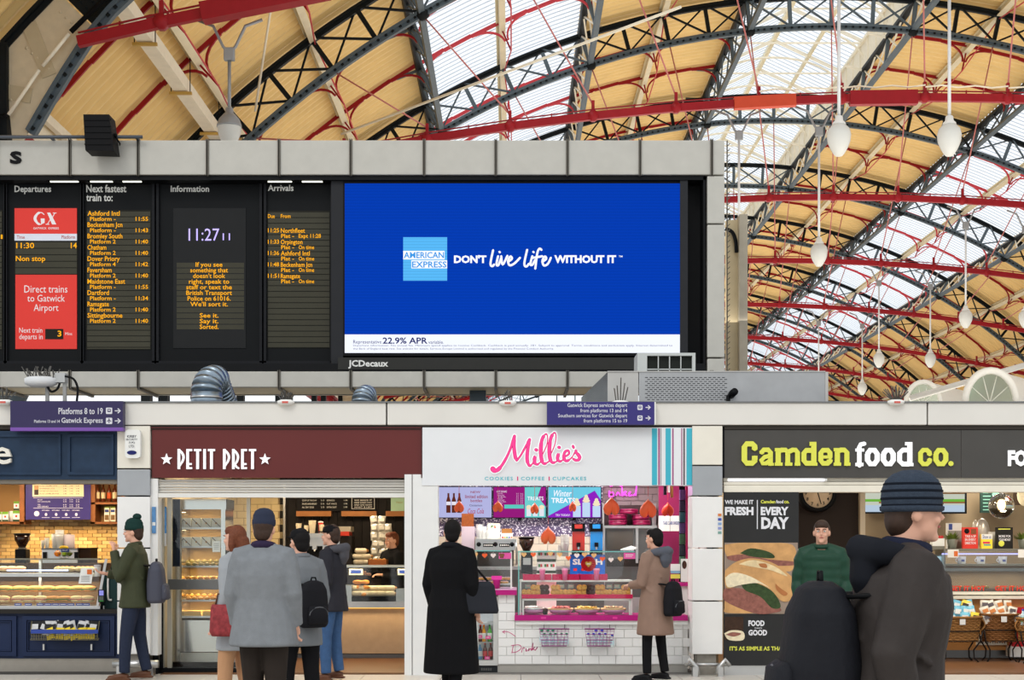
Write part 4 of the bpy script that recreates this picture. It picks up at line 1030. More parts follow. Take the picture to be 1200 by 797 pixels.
def Pl(x, leg=False):
    def f(mb):
        rect(mb, x, 90, x+24, 278, ql, Z3); stroke(mb, [Z3(*p) for p in ((x+12, 98), (x+40, 125), (x+55, 160), (x+48, 200), (x+20, 250))], [2.2, 2.6, 2.6, 2.4, 1.6], ql-.001, .02, n=4)
        if leg: stroke(mb, [Z3(x+22, 228), Z3(x+45, 262), Z3(x+62, 270)], 2.2, ql-.002, .02)
    return f
def El(x):
    def f(mb):
        rect(mb, x, 90, x+24, 278, ql, Z3); rect(mb, x+24, 90, x+54, 110, ql, Z3); rect(mb, x+24, 222, x+50, 240, ql, Z3); rect(mb, x+24, 260, x+54, 278, ql, Z3)
    return f
def Tl(x):
    def f(mb): rect(mb, x, 90, x+67, 110, ql, Z3); rect(mb, x+21, 110, x+46, 278, ql, Z3)
    return f
for fn in (Pl(224), El(306), Tl(378), lambda mb: rect(mb, 465, 90, 489, 278, ql, Z3), Tl(508), Pl(650), Pl(735, True), El(820), Tl(893)): ltr(fn)
for cx_ in (120, 1043):
    mb = MB(LW); pts = []
    for k in range(10):
        r = 56 if k % 2 == 0 else 23; a = PI/2+k*PI/5; v = px(*Z3(cx_+r*math.cos(a), 187-r*math.sin(a)), ql); pts.append((v.x, v.z))
    mb.prism(pts, ql, ql+.02); mb.build('star', A, loc=off)
# shutter box under the red sign: slats
SLAT = mat('shutter_slat', (190, 186, 178), .35, .4, var=.05)
A, off = at('roller_shutter', 'rolled up silver shutter under the dark red sign', 'shutter', 330, 583, YF+.05)
for k in range(5):
    mb = MB(SLAT); a = px(185, 562+k*3.2+2.8, YF+.05); b = px(474, 562+k*3.2, YF+.05); mb.cbox(a.x, b.x, YF+.05+.01*(k % 2), YF+.12, a.z, b.z, .006); mb.build('slat', A, loc=off)
mb = MB(mat('shutter_bar', (222, 220, 214), .4)); mb.pbox(184, 578, 474, 583, YF+.02, .12); mb.build('bottom_bar', A, loc=off)
# white sign with pink script
SGW = mat('sign_pale', (222, 224, 226), .4, var=.02)
A, off = at('shop_sign', 'white shop sign with glowing pink script and teal stripes', 'sign', 653, 569, YF)
mb = MB(SGW); mb.pbox(494.5, 501, 811, 569, YF-.02, .1); mb.build('board', A, loc=off)
mb = MB(mat('sign_soffit', (240, 240, 240), .5)); 
for x0, x1, c in ((764, 770, (64, 172, 192)), (771.5, 773, (150, 40, 110)), (774, 775, (150, 146, 150)), (780, 786, (64, 172, 192)), (788, 789.3, (150, 40, 110)), (798.5, 799.5, (150, 40, 110)), (801, 802.5, (70, 50, 60)), (804.5, 811, (64, 172, 192))):
    mb = MB(mat('stripe_%d_%d' % (c[0], c[1]), c, .4, var=.02)); mb.pbox(x0, 502, x1, 568.5, YF-.024, .004); mb.build('stripe', A, loc=off)
def Z1(x, y): return (560+x/8.571, 500+y/8.571)
MS = [([(150, 425), (165, 440), (205, 430), (260, 360), (320, 240), (368, 95)], [6, 5.5, 4.5, 3, 2.6, 3.2]), ([(368, 95), (362, 190), (375, 300), (390, 340)], [3.2, 4, 4, 2.6]), ([(390, 340), (430, 290), (480, 200), (520, 130)], [2.4, 2, 2.2, 3.2]), ([(520, 130), (502, 220), (495, 330), (518, 392), (552, 370)], [3.2, 3.8, 4, 3, 1.4]),
    ([(552, 370), (575, 300), (570, 360), (595, 380), (625, 360)], [1.4, 3.4, 3.8, 2.6, 1.4]), ([(583, 232), (590, 236)], 3.6),
    ([(625, 330), (690, 190), (700, 100), (680, 75), (645, 130), (632, 230), (640, 330), (665, 372), (715, 350)], [1, 1, 1, 1.6, 3.6, 4.4, 4.2, 3, 1.4]),
    ([(712, 320), (770, 190), (785, 90), (765, 62), (732, 120), (718, 220), (725, 320), (752, 362), (800, 345)], [1, 1, 1, 1.6, 3.6, 4.4, 4.2, 3, 1.4]),
    ([(800, 345), (810, 270), (800, 320), (822, 350), (860, 330)], [1.4, 3.2, 3.6, 2.6, 1.4]), ([(812, 208), (819, 210)], 3.4),
    ([(860, 310), (915, 275), (905, 240), (872, 260), (865, 320), (895, 345), (945, 310)], [1.6, 2, 2.4, 3, 3.6, 3, 1.4]), ([(955, 195), (962, 212)], 2.6),
    ([(945, 310), (990, 235), (985, 255), (1020, 300), (1015, 330), (985, 338), (960, 325)], [1, 1.6, 3, 3.8, 3.4, 3, 2.6])]
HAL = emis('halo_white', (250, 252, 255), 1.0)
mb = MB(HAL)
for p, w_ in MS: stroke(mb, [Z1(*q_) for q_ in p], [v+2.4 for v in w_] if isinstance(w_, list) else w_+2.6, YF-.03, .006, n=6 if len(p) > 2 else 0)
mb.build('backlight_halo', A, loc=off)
PK = emis('pink_letter', (250, 74, 150), 1.0); PK2 = mat('pink_edge', (214, 20, 110), .4)
mb = MB(PK2)
for p, w_ in MS: stroke(mb, [Z1(*q_) for q_ in p], [v+.35 for v in w_] if isinstance(w_, list) else w_+.4, YF-.05, .012, n=6 if len(p) > 2 else 0)
mb.use(PK)
for p, w_ in MS: stroke(mb, [Z1(*q_) for q_ in p], [max(v-.7, .5) for v in w_] if isinstance(w_, list) else w_-.8, YF-.056, .004, n=6 if len(p) > 2 else 0)
mb.build('script_lettering', A, loc=off)
TEAL = mat('teal_print', (66, 186, 200), .4)
for t, a, b in (('COOKIES', 568, 601), ('COFFEE', 610.5, 638), ('CUPCAKES', 647.5, 687)):
    mb = MB(TEAL); text(mb, t, a, 558.7, b, 563, YF-.024, bold=.01, space=1.25); mb.build('lettering', A, loc=off)
mb = MB(mat('pink_edge')); mb.pbox(606, 558.5, 607.2, 563.3, YF-.024, .003); mb.pbox(643, 558.5, 644.2, 563.3, YF-.024, .003); mb.build('divider', A, loc=off)
# charcoal sign
CHS = mat('charcoal_sign', (74, 72, 69), .4, .1, var=.12, scale=3)
A, off = at('shop_sign', 'long charcoal shop sign with lime and white slab lettering', 'sign', 1024, 560, YF)
mb = MB(CHS); mb.pbox(849, 504, 1126, 560, YF, .08); mb.build('board', A, loc=off); mb = MB(CHS); mb.pbox(1126.5, 504, 1330, 560, YF, .08); mb.build('board', A, loc=off)
mb = MB(BLACK); mb.pbox(848, 499, 1330, 504, YF+.02, .08); mb.pbox(847, 500, 849, 560, YF-.01, .08); mb.build('frame', A, loc=off)
LIME = mat('lime_letter', (212, 214, 84), .4, var=0, emit=.06); WLT = mat('letter_white_lit', 0)
def Z4(x, y): return (860+x/8.571, 505+y/8.571)
def Z5(x, y): return (990+x/5.714, 505+y/5.714)
qc = YF-.03
def slab(m, Z, strokes, boxes):
    mb = MB(m); k = 0
    for pts, w_ in strokes:
        stroke(mb, [Z(*p) for p in pts], w_, qc-.002*k, .02); k += 1
    for b in boxes: rect(mb, *b, qc-.002*k, Z); k += 1
    mb.build('letter', A, loc=off)
def ring(x0, y0, x1, y1, w): 
    c = (x1-x0)*.26; h = w/2; X0, X1, Y0_, Y1 = x0+h, x1-h, y0+h, y1-h
    return [(X0, Y0_+c), (X0+c*.7, Y0_), (X1-c*.7, Y0_), (X1, Y0_+c), (X1, Y1-c), (X1-c*.7, Y1), (X0+c*.7, Y1), (X0, Y1-c), (X0, Y0_+c)]
w8 = 6.2
slab(LIME, Z4, [([(210, 175), (210, 155), (185, 130), (130, 130), (106, 160), (106, 295), (130, 324), (185, 324), (210, 300), (210, 275)], 6.4)], [(182, 160, 238, 188), (182, 250, 238, 290)])
slab(LIME, Z4, [([(283, 215), (300, 190), (345, 190), (368, 215), (368, 330)], 5.6), ([(368, 250), (310, 262), (274, 298), (290, 326), (325, 326), (368, 295)], 5)], [(258, 200, 305, 228), (345, 322, 402, 350)])
slab(LIME, Z4, [([(445, 205), (480, 192), (520, 192), (542, 215), (542, 330)], 5.6), ([(560, 205), (590, 192), (620, 192), (640, 215), (640, 330)], 5.6)], [(420, 172, 472, 350), (412, 172, 440, 205), (412, 318, 490, 350), (515, 318, 588, 350), (612, 318, 668, 350)])
slab(LIME, Z4, [([(775, 196), (728, 196), (704, 225), (704, 298), (728, 325), (775, 325)], 6)], [(778, 110, 830, 350), (762, 110, 790, 150), (815, 318, 840, 350)])
slab(LIME, Z4, [([(880, 262), (966, 262)], 3.6), ([(966, 262), (966, 220), (944, 194), (896, 194), (874, 222), (874, 298), (896, 326), (944, 326), (966, 304)], 5.8)], [(935, 288, 992, 308)])
slab(LIME, Z4, [([(1040, 205), (1075, 192), (1110, 192), (1136, 215), (1136, 330)], 5.8)], [(1014, 172, 1066, 350), (1004, 172, 1032, 205), (1004, 318, 1078, 350), (1110, 318, 1172, 350)])
slab(WLT, Z5, [([(98, 232), (98, 110), (108, 90), (130, 86)], 5)], [(72, 118, 130, 138), (72, 214, 125, 236)])
slab(WLT, Z5, [(ring(136, 112, 235, 238, 34), 6)], [])
slab(WLT, Z5, [(ring(243, 112, 342, 238, 34), 6)], [])
slab(WLT, Z5, [([(430, 128), (390, 128), (368, 148), (368, 202), (390, 222), (430, 222)], 5.6)], [(420, 75, 453, 236), (405, 75, 430, 97), (445, 215, 460, 236)])
slab(LIME, Z5, [([(568, 155), (568, 145), (550, 128), (526, 128), (508, 148), (508, 202), (526, 222), (550, 222), (568, 205), (568, 195)], 5.4)], [(552, 148, 584, 162), (552, 188, 584, 205)])
slab(LIME, Z5, [(ring(594, 112, 694, 238, 34), 6)], [])
slab(LIME, Z5, [([(709, 219), (712, 219)], 6)], [])
mb = MB(WLT); text(mb, 'FOOD', 1181.5, 527.5, 1232, 546.5, qc, bold=.05, d=.02); mb.build('letter', A, loc=off)
A, off = at('roller_shutter', 'rolled up cream shutter housing under the charcoal sign', 'shutter', 1024, 577, YF+.05)
for k, (y0, y1, d) in enumerate(((560, 564, .05), (564.5, 568.5, .03), (569, 577, .0))):
    mb = MB(mat('cream_shutter', (228, 222, 206), .4)); a = px(848, y1, YF+.05); b = px(1330, y0, YF+.05); mb.cbox(a.x, b.x, YF+.02+d, YF+.2, a.z, b.z, .006); mb.build('slat', A, loc=off)
A, off = at('light_tube', 'long white tube light under the charcoal sign', 'light', 910, 562, YF)
mb = MB(emis('tube_shop', (250, 250, 255), 1.5)); mb.tube([px(853, 562.5, YF+.02), px(966, 562.5, YF+.02)], .016, 8); mb.build('tube', A, loc=off)
mb = MB(WHITE); mb.tube([px(966, 562.5, YF+.02), px(969, 562.5, YF+.02)], .02, 8); mb.build('end_cap', A, loc=off)

# ---------------- shared small goods
def f_bottle(glassm, capm, labm, h=.26, r=.035):
    def f(A):
        b = MB(glassm).lathe([(r*.9, 0), (r, .01), (r, h*.55), (r*.8, h*.66), (r*.4, h*.78), (r*.36, h*.93)], n=12).build('body', A)
        MB(capm).lathe([(r*.45, h*.92), (r*.45, h), (.004, h)], n=10).build('cap', A)
        MB(labm).lathe([(r*1.02, h*.18), (r*1.03, h*.19), (r*1.03, h*.5), (r*1.02, h*.51)], n=12).build('label_band', b)
    return f
def f_cup(m, h=.1, r=.04, n=1, lid=None):
    def f(A):
        for k in range(n): MB(m).lathe([(r*.7, k*h*.22), (r, k*h*.22+h), (r*1.05, k*h*.22+h+.004), (r*.95, k*h*.22+h)], n=12).build('cup', A)
        if lid: MB(lid).lathe([(r*1.08, h), (r*1.08, h+.01), (r*.9, h+.02)], n=12).build('lid', A)
    return f
def f_box(m, w, d, h, bands=()):
    def f(A):
        c = MB(m).cbox(-w/2, w/2, -d/2, d/2, 0, h, .004).build('carton', A)
        for bm_, z0, z1, x0, x1 in bands: MB(bm_).box(x0*w, x1*w, -d/2-.002, -d/2+.001, z0*h, z1*h).build('print', c)
    return f
def f_packet(m, m2, w=.13, h=.18):
    def f(A):
        mb = MB(m); n = 6; vs = []; 
        for s in (-1, 1):
            for i in range(n+1):
                for j in range(n+1):
                    u, v = i/n, j/n; b = .028*math.sin(PI*u)**.6*math.sin(PI*v)**.8 if 0 < u < 1 and 0 < v < 1 else 0
                    vs.append(((u-.5)*w*(1-.06*math.sin(PI*v)), s*b, v*h))
        N = (n+1)**2; fs = []
        for i in range(n):
            for j in range(n):
                a = i*(n+1)+j; fs.append((a, a+n+1, a+n+2, a+1)); fs.append((N+a, N+a+1, N+a+n+2, N+a+n+1))
        mb.add(vs, fs, True); g = mb.build('bag', A)
        MB(m2).box(-w*.3, w*.3, -.031, -.026, h*.35, h*.72).build('print', g)
    return f
BREAD = mat('bread_crust', (196, 138, 76), .7, var=.25, scale=30, bump=.2); DOUGH = mat('pale_bread', (226, 196, 142), .7, var=.15, scale=20)
LETT = mat('lettuce', (98, 132, 52), .6, var=.3, scale=40); HAM = mat('ham_pink', (206, 132, 118), .6, var=.2)
def f_roll(top, fill, l=.2, w=.075):
    def f(A):
        MB(top).ball((0, 0, w*.62), l/2, w*.55, w*.36, 14, 8).build('top_bread', A); MB(top).ball((0, 0, w*.25), l/2*.98, w*.55, w*.25, 14, 6).build('bottom_bread', A)
        mb = MB(fill); random.seed(5)
        for k in range(9): mb.ball((-l*.4+k*l*.1, -w*.35, w*.42+random.uniform(-.004, .006)), l*.08, w*.25, w*.1, 8, 4)
        mb.build('filling', A, kind='stuff')
    return f

# ================================================================== SHOP 1: navy counter
YC = 17.1
NV = mat('navy_counter', (26, 40, 72), .45, var=.12, scale=3)
A, off = at('counter', 'navy panelled serving counter with a steel kick plate at the left', 'counter', 40, 788, YC)
zc0 = px(0, 772, YC).z; zc1 = px(0, 719, YC).z; xl = px(-130, 0, YC).x; xr = px(139, 0, YC).x
MB(NV).box(xl, xr, YC+.03, YC+.75, zc0, zc1).build('body', A, loc=off)
for x0, x1 in ((-110, 19), (26, 134)):
    mb = MB(NV)
    for q in ((x0, 722, x1, 727), (x0, 764, x1, 769), (x0, 727, x0+5, 764), (x1-5, 727, x1, 764)): mb.pbox(*q, YC, .03)
    mb.build('panel_frame', A, loc=off)
    mb = MB(NV)
    for q in ((x0+6, 728, x1-6, 729.2), (x0+6, 762, x1-6, 763.2), (x0+6, 729, x0+7.2, 762), (x1-7.2, 729, x1-6, 762)): mb.pbox(*q, YC+.01, .025)
    mb.build('moulding', A, loc=off)
MB(mat('worktop_dark', (44, 42, 40), .4)).box(xl, xr, YC-.03, YC+.78, zc1, px(0, 714, YC).z).build('worktop', A, loc=off)
MB(mat('kick_steel', (158, 152, 142), .4, .6, var=.12)).box(xl, xr, YC+.05, YC+.7, 0, zc0).build('kick_plate', A, loc=off)
for x in (50, 106): mb = MB(STEEL); mb.pbox(x, 755, x+2, 762, YC-.02, .02); mb.build('hook', A, loc=off)
# wire basket with crisp packets
A, off = at('wire_basket', 'wire basket with a blue front edge hung on the navy counter', 'basket', 77, 750, YC-.15)
mb = MB(mat('basket_wire', (150, 142, 110), .4, .5)); Yw = YC-.17
for k in range(28): x = 37+k*2.85; mb.tube([px(x, 742, Yw), px(x, 750, Yw+.02)], .003, 4)
for y in (743, 745.5, 748, 750): mb.tube([px(37, y, Yw), px(115, y, Yw)], .003, 4)
for k in range(9): x = 38+k*9.3; mb.tube([px(x, 750, Yw+.02), px(x, 750, YC-.01)], .003, 4)
mb.build('wire_mesh', A, loc=off, kind='stuff')
mb = MB(mat('blue_edge', (50, 72, 150), .4)); mb.pbox(36, 738, 115, 742.5, Yw-.01, .01); mb.build('front_edge', A, loc=off)
for x in (36, 115):
    mb = MB(mat('basket_wire', 0)); mb.tube([px(x, 740, Yw), px(x+1.5, 728, YC-.01)], .005, 5); mb.tube([px(x, 750, Yw), px(x+1, 748, YC-.01)], .005, 5); mb.build('side_arm', A, loc=off)
cr = [mat('crisp_black', (44, 44, 46), .35), mat('crisp_white', (206, 206, 206), .35, var=.2, scale=30), mat('crisp_yellow', (226, 196, 40), .35)]
Kp = [Kind('crisp_packet', 'packet', 'crisp packets in the counter basket', f_packet(cr[0], cr[1], .13, .17)), Kind('crisp_packet', 'packet', 'crisp packets in the counter basket', f_packet(cr[1], cr[0], .13, .17)), Kind('crisp_packet', 'packet', 'crisp packets in the counter basket', f_packet(cr[2], cr[1], .13, .17))]
nmp = ['black crisp packet', 'white crisp packet', 'yellow crisp packet']
random.seed(11)
for i, (x, k) in enumerate(((41, 0), (49, 0), (56, 1), (64, 1), (70, 0), (77, 1), (85, 1), (93, 1), (101, 1), (108, 0))):
    o = Kp[k].put(px(x, 744, Yw+.1), '%s, %s in the back row of the wire basket' % (nmp[k], ordw(i, 10))); o.rotation_euler = (-.35, random.uniform(-.35, .35), random.uniform(-.3, .3))
for i, x in enumerate((60, 69, 80, 88, 97, 106)):
    o = Kp[2].put(px(x, 749, Yw+.05), 'yellow crisp packet, %s in the front row of the wire basket' % ordw(i, 6), scale=.8); o.rotation_euler = (-.2, random.uniform(-.5, .5), random.uniform(-.2, .2))
# glass display case
A, off = at('display_case', 'glass food display case on the navy counter', 'display case', 50, 714, YC+.05); Yd = YC+.05
x0, x1 = px(-60, 0, Yd).x, px(118, 0, Yd).x; zb_ = px(0, 714, Yd).z; zt_ = px(0, 655, Yd).z; zm = px(0, 673, Yd).z
MB(STEEL).box(x0, x1+.04, Yd, Yd+.6, zb_, zb_+.04).build('base', A, loc=off)
MB(STEEL).box(x0, x1-.06, Yd+.04, Yd+.55, zm-.03, zm+.01).build('shelf', A, loc=off)
MB(mat('top_frame', (120, 118, 104), .35, .6)).box(x0, x1-.02, Yd+.02, Yd+.55, zt_-.012, zt_+.006).build('top_frame', A, loc=off) if False else MB(mat('top_frame', (120, 118, 104), .35, .6)).box(x0, x1-.02, Yd+.02, Yd+.06, zt_-.012, zt_+.006).build('top_frame', A, loc=off)
MB(GLS).box(x0, x1-.03, Yd+.03, Yd+.036, zm+.01, zt_-.012).build('upper_glass', A, loc=off)
MB(GLS).box(x0, x1-.02, Yd+.01, Yd+.016, zb_+.04, zm-.03).build('lower_glass', A, loc=off)
MB(GLS).box(x0, x1-.02, Yd+.06, Yd+.55, zt_-.004, zt_+.002).build('top_glass', A, loc=off)
mb = MB(mat('glass_end_green', (96, 128, 112), .25)); mb.add([(x1, Yd+.02, zb_+.02), (x1+.12, Yd+.1, zt_+.01), (x1+.12, Yd+.56, zt_+.01), (x1, Yd+.56, zb_+.02)], [(0, 1, 2, 3)]); mb.build('end_glass', A, loc=off)
mb = MB(STEEL); mb.bar((x1-.04, Yd, zb_+.03), (x1+.06, Yd+.02, zt_), .025, .03); mb.build('end_post', A, loc=off)
for x in (34,): p = px(x, 0, Yd).x; MB(STEEL).box(p-.015, p+.015, Yd+.4, Yd+.44, zb_+.04, zt_).build('inner_post', A, loc=off)
MB(mat('case_back', (120, 92, 60), .5, var=.2)).box(x0, x1-.1, Yd+.56, Yd+.58, zb_+.04, zm-.1).build('back_panel', A, loc=off)
mb = MB(emis('case_tube', (226, 236, 255), 1.4)); a = px(8, 668.5, Yd+.03); b = px(80, 668.5, Yd+.03); mb.tube([a, b], .01, 8); mb.build('light_strip', A, loc=off)
lamp('case_lamp', (px(40, 0, Yd).x, Yd+.3, zm-.05), 1.2, 9, (1, .86, .62), .2); lamp('case_lamp', (px(-10, 0, Yd).x, Yd+.25, zt_-.03), 1.4, 5, (1, .9, .7), .2); lamp('case_lamp', (px(80, 0, Yd).x, Yd+.25, zt_-.03), .8, 4, (1, .9, .7), .2)
KB = Kind('filled_baguette', 'sandwich', 'filled rolls in the glass case', f_roll(BREAD, LETT)); KH = Kind('filled_roll', 'sandwich', 'filled rolls in the glass case', f_roll(DOUGH, HAM, .17, .08)); KR = Kind('bread_roll', 'bread', 'plain rolls on the upper shelf', lambda A: (MB(DOUGH).ball((0, 0, .03), .07, .045, .032, 12, 8).build('crumb', A), MB(BREAD).ball((0, -.004, .04), .055, .035, .026, 10, 6).build('crust', A)))
for i, (x, y, k) in enumerate(((4, 706, 1), (22, 706, 1), (34, 706, 1), (48, 706, 1), (62, 706, 0), (76, 706, 0), (90, 706, 1), (102, 706, 1))):
    (KB, KH)[k].put(px(x, y, Yd+.14), '%s, %s in the front row of the glass case' % (('baguette with green salad', 'pale roll with pink filling')[k], ordw(i, 8)), rz=.2*((i % 3)-1), scale=1.05)
for i, x in enumerate((6, 24, 42, 56, 74, 92, 104)):
    KB.put(px(x, 697, Yd+.34)+Vector((0, 0, .03)), 'brown crusted baguette, %s in the back row of the glass case' % ordw(i, 7), rz=.15*((i % 3)-1), scale=1.1)
for i, x in enumerate((68, 73, 78, 84, 92, 97, 102, 107)):
    o = KR.put(px(x, 669.5, Yd+.2), 'small pale roll, %s on the upper shelf' % ordw(i, 8), rz=1.2, scale=.9)
for i, x in enumerate((4, 14, 24)): KH.put(px(x, 669.5, Yd+.25), 'flat filled roll, %s behind the light strip' % ordw(i, 3), scale=.8)
lbb = mat('blue_price_card', (44, 64, 150), .4)
KL = Kind('price_label', 'label', 'blue price labels along the glass case', lambda A: (MB(lbb).box(-.042, .042, 0, .004, 0, .045).build('card', A), MB(WHITE).box(-.03, .03, -.002, 0, .028, .034).build('print', A)))
for i, x in enumerate((21, 33, 47, 56, 65, 74, 83, 93, 101)): KL.put(px(x, 711.5, Yd+.04), 'small blue price label, %s along the glass case' % ordw(i, 9))
A, off = at('notice_card', 'white notice card with an orange picture on the corner of the glass case', 'card', 100, 684, Yd)
mb = MB(WHITE); v = [px(95, 666, Yd), px(109.5, 666, Yd), px(107, 684, Yd-.01), px(92, 684, Yd-.01)]; mb.add(v+[p+Vector((0, .006, 0)) for p in v], [(3, 2, 1, 0), (4, 5, 6, 7), (0, 1, 5, 4), (2, 3, 7, 6), (1, 2, 6, 5), (3, 0, 4, 7)]); mb.build('card', A, loc=off)
mb = MB(mat('orange_print', (214, 110, 50), .5)); mb.pbox(102, 667.5, 107.5, 673, Yd-.012, .004); mb.build('picture', A, loc=off)
mb = MB(mat('grey_print', (150, 150, 150), .5)); [mb.pbox(95, 675+2*k, 105, 675.6+2*k, Yd-.012, .002) for k in range(4)]; mb.build('text_lines', A, loc=off, kind='stuff')
# payment terminal, till cabinet
A, off = at('till_cabinet', 'dark green cabinet at the end of the navy counter with a white handle', 'cabinet', 129, 714, YC+.1)
mb = MB(mat('dark_green', (34, 58, 58), .4)); mb.pbox(120, 672, 139, 714, YC+.12, .45); mb.build('body', A, loc=off)
mb = MB(mat('teal_top', (50, 84, 84), .4)); mb.pbox(119, 669.5, 139, 672, YC+.1, .48); mb.build('top', A, loc=off)
mb = MB(WHITE); mb.tube([px(x, y, YC+.1) for x, y in smooth([(131, 676), (127, 677), (126.5, 690), (127, 702), (131, 703)], 4)], .012, 8); mb.build('handle', A, loc=off)
A, off = at('card_terminal', 'black card payment terminal with a lit violet screen', 'terminal', 118.5, 714, YC)
mb = MB(BLACK); mb.pbox(115, 691, 122.5, 706, YC+.0, .03); mb.build('body', A, loc=off)
mb = MB(emis('terminal_screen', (150, 150, 230), .9)); mb.pbox(116.2, 692, 121.2, 698, YC-.003, .004); mb.build('screen', A, loc=off)
for k in range(12):
    mb = MB(mat('key_grey', (120, 126, 120), .5) if k < 9 else mat('key_green', (60, 170, 70), .5)); x = 116.3+(k % 3)*1.7; y = 699.3+(k//3)*1.5; mb.pbox(x, y, x+1.2, y+1, YC-.003, .004); mb.build('key', A, loc=off)
mb = MB(BLACK); mb.tube([px(118.7, 706, YC+.02), px(118.7, 714, YC+.03)], .015, 8); mb.build('stand', A, loc=off)
# back wall bricks
YW = 19.66
BM = [mat('brick_tan_%d' % i, c, .6, var=.15, scale=8, bump=.15) for i, c in enumerate(((196, 162, 104), (182, 146, 90), (206, 176, 122), (168, 136, 90)))]
bme = [tmpmesh(MB(m).box(.004, .126, 0, .05, .003, .047)) for m in BM]
Bw = setting('trim_5'); random.seed(2); a = px(-4, 664, YW)
for r_ in range(23):
    for c in range(15):
        x = a.x+c*.13-(.065 if r_ % 2 else 0); z = a.z+r_*.05
        if x+.126 > xa-.01: continue
        link('brick', random.choice(bme), Bw, (x, YW-random.uniform(0, .008), z))
# shelves, menu board
Yh = 19.35
def shelfbox(lab, x0, x1, y0, y1, mids_, ups):
    A, off = at('wall_shelf', lab, 'shelf', (x0+x1)/2, y1, Yh)
    for y in mids_: mb = MB(WOOD); mb.pbox(x0, y, x1, y+2.6, Yh, .28); mb.build('shelf_board', A, loc=off)
    for x in ups: mb = MB(WOOD); mb.pbox(x, y0, x+5.5, y1, Yh, .28); mb.build('upright', A, loc=off)
    mb = MB(mat('shelf_back', (150, 112, 64), .6)); mb.pbox(x0, y0, x1, y1, Yh+.27, .02); mb.build('back_board', A, loc=off)
shelfbox('open wooden wall shelf left of the violet menu board', -60, 29, 556, 614, (556, 611.5), (-60, 23))
shelfbox('two tier wooden wall shelf right of the violet menu board', 106, 146, 556, 614, (556, 588.5, 611.5), (106, 142))
KBt = Kind('syrup_bottle', 'bottle', 'syrup bottles on the top tier', f_bottle(mat('amber_glass', (90, 40, 16), .15), mat('cap_dark', (30, 26, 24), .4), mat('cream_label', (222, 196, 150), .5), .25, .03))
KBo = Kind('syrup_bottle', 'bottle', 'syrup bottles on the top tier', f_bottle(mat('amber_glass', 0), mat('cap_dark', 0), mat('orange_label', (196, 80, 30), .5), .25, .03))
for i, x in enumerate((114.5, 121, 128, 134.5)): (KBo if i == 2 else KBt).put(px(x, 588.3, Yh+.1), 'brown syrup bottle with %s label, %s on the right shelf' % ('orange' if i == 2 else 'cream', ordw(i, 4)))
KCt = Kind('milk_carton', 'carton', 'cartons on the right shelf', f_box(mat('carton_cream', (232, 222, 196), .5), .068, .06, .2, ((mat('carton_print', (120, 90, 50), .5, var=.3, scale=30), .1, .45, -.4, .4), (mat('carton_lime', (150, 170, 60), .5), .9, 1.0, -.5, .5), (mat('carton_navy', (50, 60, 110), .5), .62, .8, -.4, .4))))
for i, x in enumerate((126, 133)): KCt.put(px(x, 611.3, Yh+.1), 'cream drink carton, %s of two on the lower right shelf' % ('left', 'right')[i])
KCu = Kind('paper_cup', 'cup', 'white paper cups', f_cup(WHITE, .1, .036, 3))
KCt2 = Kind('tea_box', 'box', 'tea boxes on the left shelf', f_box(WHITE, .08, .06, .13, ((mat('green_print', (110, 160, 50), .5), .75, 1, -.5, .5), (mat('red_print', (190, 50, 50), .5), .4, .6, -.15, .15), (mat('green_dark_print', (40, 60, 40), .5), 0, .2, -.5, .5))))
for i, x in enumerate((-1, 7, 20)): KCt2.put(px(x, 611.3, Yh+.1), 'white tea box with green top, %s on the left shelf' % ordw(i, 3), scale=1 if i < 2 else 1.1)
KCt2.put(px(20, 598, Yh+.14), 'upper tea box stacked at the right end of the left shelf', scale=.9)
KCu.put(px(14, 611.3, Yh+.1), 'stack of white paper cups between tea boxes on the left shelf', scale=.95)
A, off = at('menu_board', 'violet cafe menu board with a cream price panel on the tan brick wall', 'menu', 68, 609, Yh-.02); Ym = Yh-.02
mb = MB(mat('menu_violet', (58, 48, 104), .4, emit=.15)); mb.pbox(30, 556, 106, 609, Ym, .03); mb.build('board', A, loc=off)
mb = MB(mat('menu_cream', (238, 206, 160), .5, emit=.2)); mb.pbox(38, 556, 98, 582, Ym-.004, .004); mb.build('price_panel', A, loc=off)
mb = MB(mat('cup_print', (60, 44, 40), .5)); mb.pbox(40, 574, 45, 580, Ym-.008, .003); mb.use(mat('cup_top_print', (190, 140, 90), .5)); mb.pbox(40, 569, 45, 574, Ym-.008, .003); mb.build('cup_picture', A, loc=off)
mb = MB(mat('menu_ink', (110, 84, 84), .5))
for y, t in ((569, 'SALTED CARAMEL LATTE'), (572, 'GINGERBREAD LATTE'), (575, 'TOASTED HOT CHOCOLATE'), (578, 'SALTED CARAMEL BROWNIE')):
    text(mb, t, 46, y, 46+len(t)*1.05, y+1.3, Ym-.008)
    for x in (74, 81.5, 89): text(mb, '3.45', x, y, x+4, y+1.3, Ym-.008)
mb.build('price_lines', A, loc=off, kind='stuff')
mb = MB(mat('menu_white', (214, 210, 224), .5))
for y, t in ((585, 'MOCHA'), (587.3, 'HOT CHOCOLATE'), (590.8, 'TEA'), (593, 'ICED DRINKS')):
    text(mb, t, 44, y, 44+len(t)*1.15, y+1.4, Ym-.006)
    for x in (74, 81.5, 89): text(mb, '3.10', x, y, x+4, y+1.4, Ym-.006)
for y in (583.3, 595.3): mb.pbox(39, y, 97, y+.4, Ym-.004, .003)
